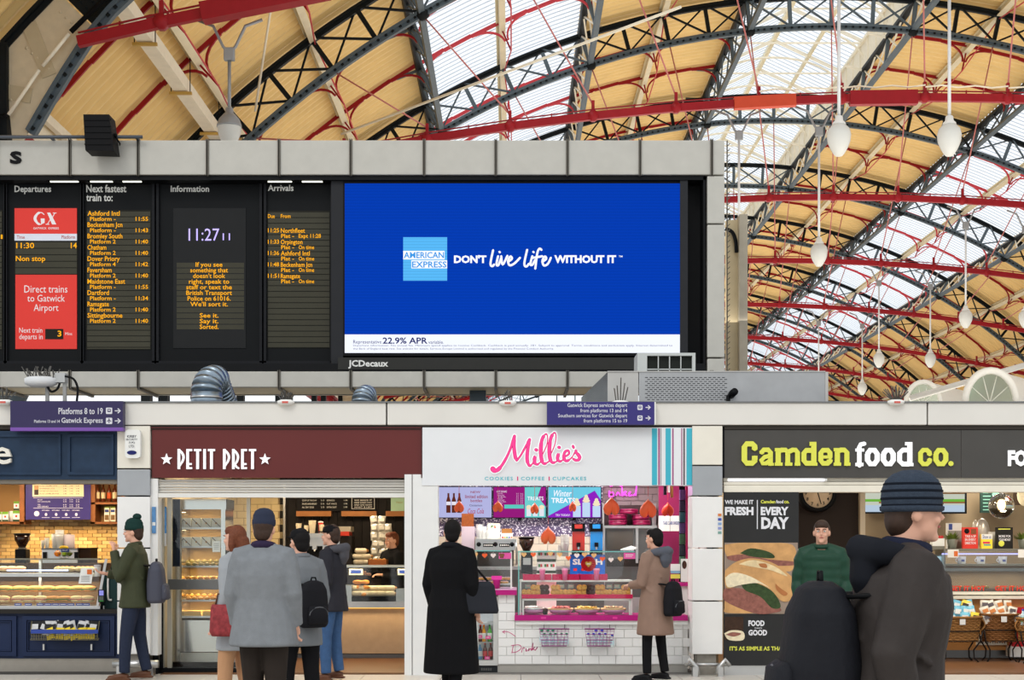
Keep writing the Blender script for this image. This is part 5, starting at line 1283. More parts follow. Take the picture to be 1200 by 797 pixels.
for k in range(5):
    c = px(43+11.8*k, 602, Ym-.004)
    if k == 0: mb.prism([(c.x+.035*math.cos(j*PI/8), c.z+.035*math.sin(j*PI/8)) for j in range(16)], Ym-.006, Ym)
    else:
        text(mb, 'WITH MILK', 49.5+11.8*(k-1)-.5, 597.5, 58+11.8*(k-1), 598.8, Ym-.006); mb.ball(px(54+11.8*(k-1), 603, Ym-.004), .018, .003, .022, 8, 5); mb.pbox(49+11.8*(k-1), 606.3, 58+11.8*(k-1), 606.8, Ym-.004, .003)
mb.build('lower_print', A, loc=off, kind='stuff')
# back counter with machine, grinder, fruit
A, off = at('back_counter', 'brown back counter behind the glass case', 'counter', 60, 700, 18.7)
mb = MB(mat('back_counter_brown', (96, 70, 46), .5)); p = px(-60, 660, 18.6); q = px(136, 660, 18.6); mb.box(p.x, q.x, 18.55, 19.3, .9, p.z+.0); mb.build('top', A, loc=off); MB(mat('back_counter_brown', 0)).box(p.x, q.x, 18.62, 19.3, 0, .9).build('body', A, loc=off)
zk = p.z
def grinder(x, Y, base, w, lab, cup=False):
    P0 = px(x, 0, Y); s = w*Y/F; A = thing('coffee_grinder', lab, 'grinder', (P0.x, Y, base))
    MB(BLACK).cbox(-s*.38, s*.38, -s*.4, s*.5, 0, s*.95, .01).build('body', A); MB(STEELD).lathe([(s*.2, s*.9), (s*.34, s*1.0), (s*.3, s*1.05)], n=14).build('collar', A)
    MB(mat('bean_hopper', (46, 26, 16), .15, spec=.6)).lathe([(s*.2, s*1.02), (s*.34, s*1.3), (s*.5, s*1.6), (s*.52, s*1.95)], n=16).build('hopper', A); MB(BLACK).lathe([(s*.56, s*1.94), (s*.56, s*2.02), (s*.2, s*2.05)], n=16).build('lid', A)
    MB(BLACK).cbox(-s*.25, s*.25, -s*.62, -s*.4, s*.3, s*.42, .006).build('fork', A)
    return A
grinder(26, 18.75, zk, 17, 'black coffee grinder with beans, left on the back counter', True)
A, off = at('espresso_machine', 'steel espresso machine with a cup rail behind the glass case', 'coffee machine', 70, 660, 18.75)
mb = MB(STEEL); mb.pbox(49, 644.5, 91, 661, 18.75, .45); mb.build('body', A, loc=off); mb = MB(STEELD); mb.pbox(48, 642.5, 91, 644.5, 18.73, .48); mb.build('cup_tray', A, loc=off)
for x in (50, 87): mb = MB(BLACK); mb.pbox(x, 647, x+4, 656, 18.72, .03); mb.build('steam_knob', A, loc=off)
A, off = at('dark_box', 'plain dark brown box on the back counter by the machine', 'box', 99, 660, 18.8); mb = MB(mat('box_brown', (46, 32, 22), .6)); mb.pbox(91.5, 643, 106.5, 661, 18.8, .3); mb.build('box', A, loc=off); mb = MB(mat('box_brown', 0)); mb.pbox(91, 642, 107, 643.2, 18.79, .32); mb.build('lid', A, loc=off)
for i, (x, sc, lab) in enumerate(((55, .9, 'short stack of white cups on the espresso machine'), (64.5, 1.25, 'middle stack of white cups on the espresso machine'), (70, 1.6, 'tallest stack of white cups on the espresso machine'), (50, .7, 'small white cup at the left end of the espresso machine'))): KCu.put(px(x, 642.5, 18.95), lab, scale=sc)
A, off = at('paper_roll', 'big grey lilac paper roll on the espresso machine', 'paper roll', 80.5, 642.5, 19.0); c = px(80.5, 642.5, 19.0); MB(mat('lilac_grey', (166, 154, 158), .6)).lathe([(.074, 0), (.076, .01), (.076, .175), (.03, .18)], n=18).build('roll', A); MB(mat('roll_core', (120, 100, 80), .7)).lathe([(.028, .18), (.03, .19), (.02, .19)], n=12).build('core', A)
A, off = at('fruit_basket', 'small wire basket of fruit in front of the espresso machine', 'basket', 75, 655, 18.3); A.location = Vector((px(75, 0, 18.3).x, 18.3, px(0, 654, 18.3).z)); 
for r_, z in ((.05, 0), (.09, .03), (.125, .075)): MB(STEEL).tube([(r_*math.cos(k*PI/10), .7*r_*math.sin(k*PI/10), z) for k in range(21)], .004, 5).build('hoop', A)
mb = MB(STEEL)
for k in range(12): t = k*PI/6; mb.tube([(.05*math.cos(t), .035*math.sin(t), 0), (.125*math.cos(t), .0875*math.sin(t), .075)], .003, 4)
mb.build('spokes', A, kind='stuff')
b0 = A.location.copy()
def fruit(nm, lab, m, dx, dz, r, stalk=True, sx=1):
    F_ = thing(nm, lab, 'fruit', b0+Vector((dx, -.02, dz)), group='fruit in the wire basket'); MB(m).ball((0, 0, 0), r*sx, r, r*.92, 14, 9).build('flesh', F_)
    MB(mat('stalk', (80, 60, 30), .6)).tube([(0, 0, r*.8), (.004, 0, r*1.15)], .004, 5).build('stalk', F_)
fruit('orange', 'orange at the left of the fruit basket', mat('orange_peel', (232, 132, 28), .5, bump=.2), -.075, .055, .042); fruit('apple', 'green apple in the middle of the fruit basket', mat('apple_green', (150, 180, 50), .35), .01, .05, .036); fruit('apple', 'dark green apple at the right of the fruit basket', mat('apple_dark', (104, 120, 44), .35), .075, .055, .035)
Bn = thing('banana', 'banana lying on top of the fruit basket', 'fruit', b0+Vector((0, 0, .12)), group='fruit in the wire basket'); MB(mat('banana_yellow', (228, 190, 50), .4)).tube([(.055*math.cos(t), 0, .02*math.sin(t)) for t in [PI*k/8 for k in range(9)]], [.004, .012, .016, .018, .018, .018, .016, .012, .004], 8).build('skin', Bn); MB(mat('stalk')).tube([(.055, 0, 0), (.064, 0, -.004)], .004, 5).build('tip', Bn)
A, off = at('price_tag', 'dark blue tag on the fruit basket', 'tag', 76, 647, 18.12); mb = MB(mat('tag_blue', (34, 60, 130), .4)); mb.pbox(71.5, 643, 81, 647, 18.12, .004); mb.build('card', A, loc=off); mb = MB(WHITE); text(mb, 'FRUIT', 73, 644.2, 79.5, 645.8, 18.118); mb.build('print', A, loc=off)
lamp('shelf_lamp', (px(75, 0, 19.4).x, 19.4, px(0, 616, 19.4).z), 1.5, 14, (1, .75, .42), .08)
# ================================================================== SHOP 2: red signed bakery
YT = 17.3
# steel framed glass door with push bar, in front of the pastry tower
A, off = at('glass_door', 'steel framed glass door with a broad push bar beside the left pillar', 'door', 230, 790, YS+.25); Yo = YS+.25
for q in ((186, 584, 192, 786), (196, 583, 201, 786), (289, 583, 293, 786)): mb = MB(mat('door_alu', (178, 172, 158), .35, .5)); mb.pbox(*q, Yo, .05); mb.build('stile', A, loc=off)
mb = MB(STEELD); mb.pbox(197, 679, 290, 691, Yo-.04, .05); mb.build('push_bar', A, loc=off)
mb = MB(BLACK); mb.pbox(184, 783, 293, 789, Yo-.02, .12); mb.build('bottom_track', A, loc=off)
mb = MB(BLACK); mb.pbox(181, 690, 184.5, 790, Yo-.1, .05); mb.pbox(187, 690, 191, 785, Yo-.02, .05); mb.build('dark_post', A, loc=off, kind='stuff')
mb = MB(GLS); mb.pbox(201, 584, 289, 783, Yo+.02, .006); mb.build('pane', A, loc=off)
mb = MB(mat('handle_plate', (206, 206, 204), .3, .6)); mb.pbox(192.5, 596, 195, 640, Yo-.02, .02); mb.build('handle_plate', A, loc=off)
mb = MB(mat('sticker_blue', (90, 140, 190), .4, var=.3, scale=20)); mb.pbox(192.8, 594, 195.2, 625, Yo-.024, .004); mb.build('sticker', A, loc=off)
# sticker on the pillar side
A, off = at('notice', 'narrow blue and grey notice on the edge of the left pillar', 'notice', 180, 626, YS); mb = MB(mat('sticker_blue', 0)); mb.pbox(178, 594, 182.5, 625, YS+.035, .01); mb.build('sheet', A, loc=off); mb = MB(WHITE); mb.pbox(178.4, 612, 182.1, 616, YS+.033, .003); mb.build('print', A, loc=off)
# pastry tower
A, off = at('pastry_tower', 'tall mirror steel pastry display tower behind the glass door', 'display case', 232, 776, YT)
MIR = mat('mirror_steel', (200, 198, 194), .12, .95, var=.03)
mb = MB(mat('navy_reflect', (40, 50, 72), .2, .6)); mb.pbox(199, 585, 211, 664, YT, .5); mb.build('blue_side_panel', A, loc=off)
mb = MB(MIR); mb.pbox(199, 664, 211, 775, YT, .5); mb.build('side_panel', A, loc=off)
mb = MB(MIR); mb.pbox(211, 585, 265, 597, YT, .5); mb.build('top_panel', A, loc=off)
mb = MB(MIR); mb.pbox(211, 727, 283, 764, YT, .5); mb.build('lower_panel', A, loc=off)
mb = MB(mat('steel_kick', (170, 168, 160), .25, .8)); mb.pbox(199, 765, 283, 776, YT+.02, .48); mb.build('kick_panel', A, loc=off)
mb = MB(BLACK); mb.pbox(199, 776, 283, 783, YT+.04, .46); mb.build('base', A, loc=off)
for q in ((259, 597, 264, 727), (211, 597, 213, 727)): mb = MB(MIR); mb.pbox(*q, YT, .5); mb.build('edge_post', A, loc=off)
mb = MB(mat('tower_back', (176, 140, 90), .5)); mb.pbox(213, 597, 259, 727, YT+.46, .02); mb.build('back', A, loc=off)
ty = (618, 640, 663, 679, 703, 722)
for y in ty:
    mb = MB(STEEL); mb.pbox(213, y, 259, y+2.2, YT+.03, .42); mb.build('shelf', A, loc=off)
for i in range(len(ty)): lamp('tower_lamp', px(236, ([597]+list(ty))[i]+3.5, YT+.2), .4, 2.2, (1, .82, .5), .1)
KW = Kind('wrap_box', 'box', 'white wedge boxes in the pastry tower', lambda A: (MB(mat('box_offwhite', (226, 222, 208), .5)).box(-.055, .055, 0, .1, 0, .11).build('carton', A), MB(mat('seam_brown', (60, 40, 30), .5)).bar((-.05, -.004, .105), (.05, -.004, .005), .006, .01, (0, 1, 0)).build('diagonal_edge', A), MB(mat('badge_gold', (196, 140, 60), .4)).ball((0, -.004, .05), .012, .004, .012, 8, 4).build('badge', A)))
for r_, y in enumerate((618, 640)):
    for i in range(4): KW.put(px(218.5+i*11.6, y, YT+.1), 'white wedge box with diagonal edge, %s on the %s tower shelf' % (ordw(i, 4), ('top', 'second')[r_]))
def f_past(m, r=.035):
    def f(A):
        MB(m).lathe([(r*.5, 0), (r, r*.25), (r*1.02, r*.6), (r*.6, r*1.0), (.004, r*1.1)], n=12).build('pastry', A)
        MB(mat('sugar_glaze', (236, 206, 150), .3)).ball((0, 0, r*.98), r*.5, r*.5, r*.2, 8, 4).build('glaze', A)
    return f
KPa = Kind('round_pastry', 'pastry', 'pastries in the tower', f_past(mat('pastry_gold', (206, 142, 66), .5, var=.3, scale=40))); KPg = Kind('savoury_bun', 'pastry', 'pastries in the tower', f_past(mat('bun_green_brown', (128, 112, 62), .6, var=.35, scale=50)))
random.seed(4)
for r_, (y, K_, nm) in enumerate(((663, KPg, 'green flecked bun'), (679, KPa, 'golden pastry'), (703, KPa, 'small round golden roll'))):
    for j in range(2):
        for i in range(6):
            K_.put(px(218+i*7.2+(3 if j else 0), y, YT+.3-.2*j)+Vector((0, 0, .035 if j == 0 and r_ != 1 else 0)), '%s, %s in the %s row of the %s tower shelf' % (nm, ordw(i, 6), ('back', 'front')[j], ('third', 'fourth', 'fifth')[r_]), rz=random.random()*6)
KTr = Kind('wooden_tray', 'tray', 'trays on the bottom tower shelf', lambda A: (MB(mat('tray_wood', (214, 176, 110), .6)).box(-.11, .11, 0, .2, 0, .02).box(-.11, .11, 0, .012, .02, .06).box(-.11, .11, .19, .2, .02, .06).build('tray', A),))
for i, x in enumerate((225, 248)): KTr.put(px(x, 722, YT+.1), 'pale wooden tray, %s of two at the bottom of the tower' % ('left', 'right')[i])
A, off = at('price_card', 'white price card in the pastry tower beside the green flecked buns', 'card', 253, 647, YT-.02); mb = MB(WHITE); mb.pbox(249, 634, 258, 647, YT-.01, .004); mb.build('card', A, loc=off); mb = MB(mat('grey_print', (150, 150, 150), .5)); [mb.pbox(250.5, 637+2*k, 256.5, 637.6+2*k, YT-.012, .002) for k in range(4)]; mb.build('text_lines', A, loc=off, kind='stuff')
A, off = at('yellow_tag', 'small yellow tag at the right edge of the pastry tower', 'tag', 270, 679, YT); mb = MB(mat('tag_yellow', (230, 206, 60), .5)); mb.pbox(262, 675, 276, 679, YT-.03, .01); mb.build('card', A, loc=off); mb = MB(BLACK); mb.pbox(264, 676.3, 272, 677, YT-.033, .003); mb.build('print', A, loc=off)
# back wall: dark planks, cream tiles left
Yk = 21.15; pk = tmpmesh(MB(mat('plank_black', (34, 30, 27), .5, var=.3, scale=6)).box(.003, .117, 0, .03, 0, 2.5)); Tw = setting('trim_6')
x = px(328, 0, Yk).x
while x < px(480, 0, Yk).x: link('plank', pk, Tw, (x, Yk-.03, 0)); x += .12
ct = tmpmesh(MB(mat('cream_tile', (206, 186, 142), .3, var=.08)).box(.004, .196, 0, .012, .004, .096)); z = .9
x0 = px(262, 0, Yk).x
for r_ in range(15):
    for c in range(4): link('wall_tile', ct, Tw, (x0+c*.2+(.1 if r_ % 2 else 0), Yk-.03, z+r_*.1))
MB(mat('grout_tan', (150, 130, 96), .7)).box(x0-.3, px(328, 0, Yk).x, Yk-.018, Yk+.02, 0, 2.5).build('tile_backing', Tw)
MB(STEEL).box(px(333, 0, Yk).x, px(335.5, 0, Yk).x, Yk-.1, Yk-.03, .5, 2.4).build('steel_edge', Tw)
# chalk menus and wooden blocks
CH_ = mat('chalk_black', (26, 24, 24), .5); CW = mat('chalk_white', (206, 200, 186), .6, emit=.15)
Yk2 = Yk-.08
A, off = at('menu_board', 'black chalk menu with price columns on the dark plank wall', 'menu', 378, 599, Yk2)
mb = MB(CH_); mb.pbox(349, 575, 408, 599, Yk2, .03); mb.build('board', A, loc=off); mb = MB(CW)
for x, ts in ((354, ('SOUP OF THE DAY', 'SALAD AND BREAD', 'ALL DAY EGGS')), (383, ('ESPRESSO', 'FLAT WHITE', 'EXTRA SHOT'))):
    for i, t in enumerate(ts): text(mb, t, x, 585.5+4*i, x+len(t)*1.15, 587.5+4*i, Yk2-.004)
for i in range(3): text(mb, '2.10', 376, 585.5+4*i, 380, 587.3+4*i, Yk2-.004); text(mb, '1.99', 403, 585.5+4*i, 407, 587.3+4*i, Yk2-.004)
mb.build('chalk_lettering', A, loc=off, kind='stuff')
A, off = at('menu_board', 'small framed black chalk notice beside the price columns', 'menu', 425, 598, Yk2); mb = MB(CH_); mb.pbox(411, 575, 440, 598, Yk2, .03); mb.build('board', A, loc=off); mb = MB(CW)
for q in ((412, 596, 439, 596.5), (412, 576, 412.5, 596), (438.5, 576, 439, 596)): mb.pbox(*q, Yk2-.004, .004)
for i, t in enumerate(('WE MAKE IT', 'HERE EVERY DAY', 'AND GIVE AWAY', 'WHAT IS LEFT')): text(mb, t, 415, 585.5+2.7*i, 436, 587.2+2.7*i, Yk2-.004)
mb.build('chalk_lettering', A, loc=off, kind='stuff')
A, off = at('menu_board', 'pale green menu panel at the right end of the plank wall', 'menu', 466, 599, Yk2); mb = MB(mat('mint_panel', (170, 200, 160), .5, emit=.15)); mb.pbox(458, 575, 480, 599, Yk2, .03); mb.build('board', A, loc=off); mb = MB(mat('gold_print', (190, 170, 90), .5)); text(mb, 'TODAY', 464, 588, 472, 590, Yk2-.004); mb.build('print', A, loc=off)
for i, (a, b) in enumerate(((347, 388), (400, 441), (452, 480))):
    A, off = at('wooden_ledge', 'thick honey coloured wooden ledge, %s below the chalk menus' % ('left', 'middle', 'right')[i], 'ledge', (a+b)/2, 605, Yk2-.05, 'wooden ledges below the menus'); mb = MB(mat('ledge_oak', (166, 108, 58), .45, var=.2, scale=9)); mb.pbox(a, 599, b, 605, Yk2-.08, .12); mb.build('beam', A, loc=off); mb = MB(BLACK); mb.pbox(a+2, 605, b-2, 605.6, Yk2-.02, .04); mb.build('bracket', A, loc=off)
# rear bench and machines
Yr = 20.2; zr_ = px(0, 662, Yr).z
A = thing('rear_bench', 'dark rear work bench below the chalk menus', 'counter', (px(400, 0, Yr).x, Yr, 0)); off = -A.location
MB(mat('bench_dark', (52, 46, 42), .5)).box(px(332, 0, Yr).x, px(482, 0, Yr).x, Yr, Yr+.7, 0, zr_-.04).build('body', A, loc=off); MB(STEELD).box(px(332, 0, Yr).x, px(482, 0, Yr).x, Yr-.03, Yr+.72, zr_-.04, zr_).build('top', A, loc=off)
A, off = at('espresso_machine', 'wide chrome espresso machine behind the bakery counter', 'coffee machine', 372, 662, Yr)
mb = MB(STEEL); mb.pbox(344, 629, 398, 661.5, Yr+.06, .5); mb.build('body', A, loc=off); mb = MB(STEEL); mb.pbox(342, 625, 400, 630, Yr+.02, .56); mb.build('cup_tray', A, loc=off)
mb = MB(BLACK); mb.pbox(348, 640, 394, 654, Yr+.05, .02); mb.build('brew_recess', A, loc=off)
for x in (354, 366, 378, 390): mb = MB(STEEL); mb.pbox(x, 640, x+5, 644, Yr-.04, .1); mb.tube([px(x+2.5, 644, Yr-.04), px(x+2.5, 646, Yr-.16)], .012, 6); mb.build('group_head', A, loc=off)
A, off = at('till_box', 'red fronted steel till box on the bakery espresso machine', 'box', 402, 628, Yr); mb = MB(mat('box_steel', (170, 160, 140), .4, .4)); mb.pbox(388, 617, 411, 623, Yr, .4); mb.build('upper_box', A, loc=off); mb = MB(mat('box_red', (190, 56, 40), .45)); mb.pbox(395, 623, 409, 628, Yr-.01, .4); mb.build('red_front', A, loc=off); mb = MB(mat('box_dark', (40, 36, 34), .5)); mb.pbox(398, 628, 412, 661.5, Yr+.02, .4); mb.build('stand', A, loc=off)
KCy = Kind('takeaway_cup', 'cup', 'cups on the bakery espresso machine', f_cup(mat('cup_cream', (222, 208, 180), .5), .11, .04, 2))
for i, (x, sc) in enumerate(((350, 1), (359, .8), (366, 1.3), (377, .9))): KCy.put(px(x, 625, Yr+.25), 'cream takeaway cup stack, %s on the bakery espresso machine' % ordw(i, 4), scale=sc)
A, off = at('red_canister', 'red canister between the cups on the bakery espresso machine', 'canister', 376, 625, Yr+.3); mb = MB(mat('canister_red', (180, 50, 40), .4)); mb.lathe([(.035, 0), (.036, .01), (.036, .15)], (0, 0, 0), 14); mb.build('body', A); MB(WHITE).lathe([(.037, .15), (.037, .165), (.01, .17)], n=14).build('lid', A)
# packets stand with cellophane bags
KCe = Kind('cellophane_bag', 'bag', 'silver cellophane bags stacked on the rear bench', f_packet(mat('cellophane', (206, 202, 192), .2, .3, var=.3, scale=50), mat('bag_label', (232, 228, 216), .5), .11, .12))
random.seed(8)
for r_ in range(6):
    for i in range(3 if r_ < 5 else 2):
        o = KCe.put(px(439+i*8, 661.5-r_*9.4, Yr+.2), 'silver cellophane bag, %s in %s layer from the bottom of the stack' % (('left', 'middle', 'right')[i], ('the lowest', 'the second', 'the third', 'the fourth', 'the fifth', 'the top')[r_])); o.rotation_euler = (random.uniform(-.1, .1), random.uniform(-.2, .2), random.uniform(-.3, .3))
KWr = Kind('wrapped_roll', 'sandwich', 'paper wrapped rolls on the rear bench', lambda A: (MB(mat('wrap_paper', (220, 206, 180), .6)).tube([(-.085, 0, .035), (-.06, 0, .035), (.06, 0, .035), (.085, 0, .035)], [.02, .036, .036, .02], 12).build('wrap', A), MB(BREAD).ball((.085, 0, .035), .025, .022, .022, 8, 6).build('bread_end', A)))
for i, (x, y) in enumerate(((421, 661.5), (430, 661.5), (420, 655), (428, 655), (423, 648.5))): KWr.put(px(x, y, Yr+.1), 'paper wrapped roll, %s of the pile left of the cellophane bags' % ('bottom left', 'bottom right', 'middle left', 'middle right', 'top')[i])
A, off = at('wooden_crate', 'small wooden crate of pastries on the bakery counter', 'crate', 442, 663, 19.6)
for nm, q in (('front_board', (431, 656, 454, 663, 0, .012)),): mb = MB(mat('crate_wood', (170, 96, 44), .5, var=.2)); mb.pbox(*q[:4], 19.6, .012); mb.build(nm, A, loc=off)
mb = MB(mat('crate_wood', 0)); mb.pbox(431, 656, 432, 663, 19.6, .25); mb.pbox(453, 656, 454, 663, 19.6, .25); mb.build('side_boards', A, loc=off, kind='stuff')
for i in range(4): KPa.put(px(435+i*5, 657.5, 19.72), 'golden pastry, %s in the small wooden crate' % ordw(i, 4), scale=.9, group='pastries in the crate')
# serving counter
Yx = 19.1
A = thing('counter', 'lit pale fronted bakery counter with a steel top', 'counter', (px(410, 0, Yx).x, Yx, 0)); off = -A.location
xl, xr = px(290, 0, Yx).x, px(474+6, 0, Yx).x
mb = MB(mat('counter_stone', (168, 146, 122), .55, var=.12, scale=10)); mb.box(xl, xr, Yx, Yx+.5, px(0, 766, Yx).z, px(0, 712, Yx).z); mb.build('front', A, loc=off)
mb = MB(STEEL); mb.box(xl, xr, Yx-.06, Yx+.6, px(0, 712, Yx).z, px(0, 705, Yx).z); mb.build('worktop', A, loc=off)
mb = MB(STEELD); mb.box(xl, xr, Yx+.04, Yx+.5, 0, px(0, 767, Yx).z); mb.build('kick_plate', A, loc=off)
mb = MB(emis('counter_led', (255, 190, 90), 1.5)); mb.box(xl, xr, Yx-.03, Yx-.01, px(0, 713, Yx).z, px(0, 712.2, Yx).z); mb.build('led_strip', A, loc=off)
lamp('counter_lamp', (px(440, 0, Yx).x, Yx-.12, px(0, 713.5, Yx).z), 1.3, 3.5, (1, .7, .35), .06, rot=(-.35, 0, 0))
A, off = at('display_case', 'low glass counter case of pastries behind the dark jacketed man', 'display case', 435, 705, Yx)
mb = MB(GLS); mb.pbox(396, 664, 480, 705, Yx+.02, .006); mb.build('front_glass', A, loc=off); mb = MB(mat('top_rail', (196, 204, 200), .3, .5)); mb.pbox(396, 662.5, 480, 665, Yx, .45); mb.build('top_rail', A, loc=off)
mb = MB(STEEL); mb.pbox(396, 686, 412, 705, Yx+.05, .3); mb.pbox(464, 690, 480, 705, Yx+.05, .3); mb.build('steel_block', A, loc=off, kind='stuff'); mb = MB(BLACK); mb.pbox(412, 699, 463, 705, Yx+.03, .35); mb.build('black_tray', A, loc=off)
lamp('case_lamp', px(440, 667, Yx+.25), .8, 4, (1, .8, .5), .1)
for i, x in enumerate((417, 474)):
    A, off = at('till_display', 'small blue lit till display, %s on the bakery counter' % ('left', 'right')[i], 'till', x, 674, Yx+.3, 'till displays'); mb = MB(mat('till_grey', (190, 186, 172), .4)); mb.pbox(x-8, 666, x+8, 674, Yx+.3, .08); mb.build('housing', A, loc=off); mb = MB(emis('till_blue', (90, 120, 210), .8)); mb.pbox(x-6, 668, x+6, 672, Yx+.296, .005); mb.build('screen', A, loc=off); mb = MB(BLACK); mb.pbox(x-1, 674, x+1, 700, Yx+.32, .03); mb.build('stalk', A, loc=off)
KCr = Kind('croissant', 'pastry', 'croissants in the counter case', lambda A: (MB(mat('croissant_gold', (214, 140, 52), .45, var=.3, scale=30)).tube([(.07*math.cos(t), .05*math.sin(t)-.02, .02) for t in [PI*k/8 for k in range(9)]], [.006, .016, .024, .029, .031, .029, .024, .016, .006], 10).build('crust', A),))
for i, (x, y, Y_) in enumerate(((416, 690, .25), (423, 690, .25), (430, 690, .25), (420, 684, .28), (427, 684, .28), (424, 699, .12))): KCr.put(px(x, y, Yx+Y_), 'golden croissant, %s in the counter case' % ('left of the middle row', 'centre of the middle row', 'right of the middle row', 'left of the top row', 'right of the top row', 'in front')[i], rz=i)
for r_ in range(2):
    for i in range(5): KWr.put(px(418+i*9.5, 699-r_*6.5, Yx+.14+.1*r_), 'paper wrapped roll, %s in the %s row of the black counter tray' % (ordw(i, 5), ('front', 'back')[r_]), group='wrapped rolls in the black tray')

# ================================================================== SHOP 3: cookie shop
YM = 17.0; MAG = mat('magenta_ledge', (176, 28, 116), .35, var=.03); TW_ = mat('white_tile', (228, 227, 224), .2, var=.02, spec=.5); GRT = mat('pale_grout', (208, 206, 202), .7)
A = thing('counter', 'white tiled cookie counter with a magenta ledge', 'counter', (px(670, 0, YM).x, YM, 0)); off = -A.location
def bx(m, x0, y0, x1, y1, Y, d, nm, **k): mb = MB(m); mb.pbox(x0, y0, x1, y1, Y, d); return mb.build(nm, A, loc=off, **k)
bx(GRT, 603.5, 728, 806, 779, YM+.012, .6, 'body'); bx(GRT, 583, 698, 603.5, 779, YM+.012, .6, 'column_body')
tw, th_ = 19.6, 10.2; t1 = tmpmesh(MB(TW_).cbox(.002, tw*YM/F-.002, 0, .014, .002, th_*YM/F-.002, .004)); th2 = tmpmesh(MB(TW_).cbox(.002, tw/2*YM/F-.002, 0, .014, .002, th_*YM/F-.002, .004))
for r_ in range(8):
    y = 778.5-r_*th_
    if r_ < 5:
        x = 604-(tw/2 if r_ % 2 else 0)
        while x < 806:
            if x < 603: link('tile', th2, A, off+px(x+tw/2, y, YM)); 
            elif x+tw > 806.5: link('tile', th2, A, off+px(x, y, YM))
            else: link('tile', t1, A, off+px(x, y, YM))
            x += tw
    if r_ % 2 == 0: link('tile', t1, A, off+px(584, y, YM))
    else: link('tile', th2, A, off+px(584, y, YM)); link('tile', th2, A, off+px(593.8, y, YM))
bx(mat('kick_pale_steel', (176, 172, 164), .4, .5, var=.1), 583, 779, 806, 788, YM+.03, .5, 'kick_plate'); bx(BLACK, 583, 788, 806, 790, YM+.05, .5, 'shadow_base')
bx(WHITE, 604, 727.5, 806, 732, YM-.04, .62, 'white_shelf'); bx(MAG, 603, 721, 806, 727.5, YM-.06, .64, 'magenta_ledge'); bx(MAG, 560, 691.5, 605.5, 697.5, YM-.06, .6, 'magenta_ledge'); bx(mat('ledge_top', (216, 170, 200), .4), 560, 689.8, 605.5, 691.5, YM-.06, .6, 'ledge_top')
bx(mat('pink_plate', (220, 60, 150), .4), 634, 723, 640, 725.5, YM-.064, .004, 'magenta_plate'); bx(mat('pink_plate', 0), 718, 723, 723.5, 725.5, YM-.064, .004, 'magenta_plate')
mb = MB(mat('pink_writing', (196, 60, 120), .5)); ZD = lambda x, y: (540+x/5.075, 640+y/5.075); q = YM-.003
for st in ([(312, 590), (305, 630)], [(300, 592), (345, 588), (360, 605), (335, 628), (302, 634)], [(362, 632), (368, 608), (380, 606)], [(386, 625), (388, 608), (390, 626), (398, 618)], [(402, 624), (406, 607), (404, 622), (415, 608), (418, 622)], [(424, 620), (430, 575), (422, 620), (440, 600), (430, 612), (444, 620)], [(446, 616), (456, 600), (450, 612), (440, 618)]): stroke(mb, [ZD(*p) for p in st], .75, q, .003, n=4 if len(st) > 2 else 0)
stroke(mb, [ZD(*p) for p in ((247, 511), (285, 512), (325, 538))], .7, q, .003, n=4); stroke(mb, [ZD(*p) for p in ((262, 503), (247, 511), (262, 519))], .7, q, .003); mb.build('painted_word', A, loc=off)
# drinks fridge
A, off = at('drinks_fridge', 'under counter drinks fridge with a grey door frame', 'fridge', 570, 788, YM)
for q in ((556, 700, 560.5, 780), (578, 700, 583, 780), (560.5, 700, 578, 706), (560.5, 774, 578, 780)): bx(mat('fridge_grey', (196, 196, 192), .35, .4), *q, YM, .05, 'door_frame')
bx(mat('fridge_dark', (40, 42, 44), .5), 556, 781, 583, 788, YM+.02, .5, 'grille'); bx(mat('fridge_inner', (180, 184, 190), .5), 556, 700, 583, 780, YM+.5, .02, 'back_panel'); bx(mat('fridge_grey', 0), 556, 699, 583, 700, YM, .5, 'top'); bx(GLS, 560.5, 706, 578, 774, YM+.02, .006, 'pane')
for k in range(8): bx(STEELD, 564+k*1.6, 783, 564.8+k*1.6, 786, YM+.015, .005, 'grille_slot')
for y in (730, 752.5, 773): bx(STEEL, 560, y, 579, y+.8, YM+.08, .35, 'shelf')
bx(emis('fridge_blue', (120, 160, 230), .7), 566, 707, 577, 709, YM+.06, .01, 'light')
lamp('fridge_lamp', px(570, 711, YM+.15), .2, 1.5, (1, 1, 1), .1)
def bottle(m, c, l, lab, x, y, Y, h=.2, r=.028, grp='bottles in the drinks fridge'):
    A = thing('drink_bottle', lab, 'bottle', px(x, y, Y), group=grp); f_bottle(m, c, l, h, r)(A); return A
OR_ = mat('orange_drink', (222, 150, 40), .2); GRN = mat('green_drink', (70, 160, 60), .2); COLA = mat('cola_brown', (84, 34, 26), .15); BLU = mat('blue_drink', (110, 160, 200), .2); CAPR = mat('cap_red', (200, 40, 40), .4)
for i, (x, m, c, n) in enumerate(((563, COLA, CAPR, 'dark red bottle'), (567, OR_, mat('cap_orange', (230, 110, 30), .4), 'orange bottle'), (574, GRN, mat('cap_green', (30, 130, 70), .4), 'green bottle'))): bottle(m, c, WHITE, n+' on the upper fridge shelf', x, 752, YM+.14, .2)
for i, (x, m, c, n) in enumerate(((562.5, BLU, WHITE, 'clear blue bottle'), (568.5, COLA, CAPR, 'cola coloured bottle left of the other one'), (575, COLA, CAPR, 'cola coloured bottle at the right'))): bottle(m, c, mat('label_red', (190, 60, 60), .4) if m is COLA else WHITE, n+' on the lower fridge shelf', x, 772.5, YM+.14, .19)
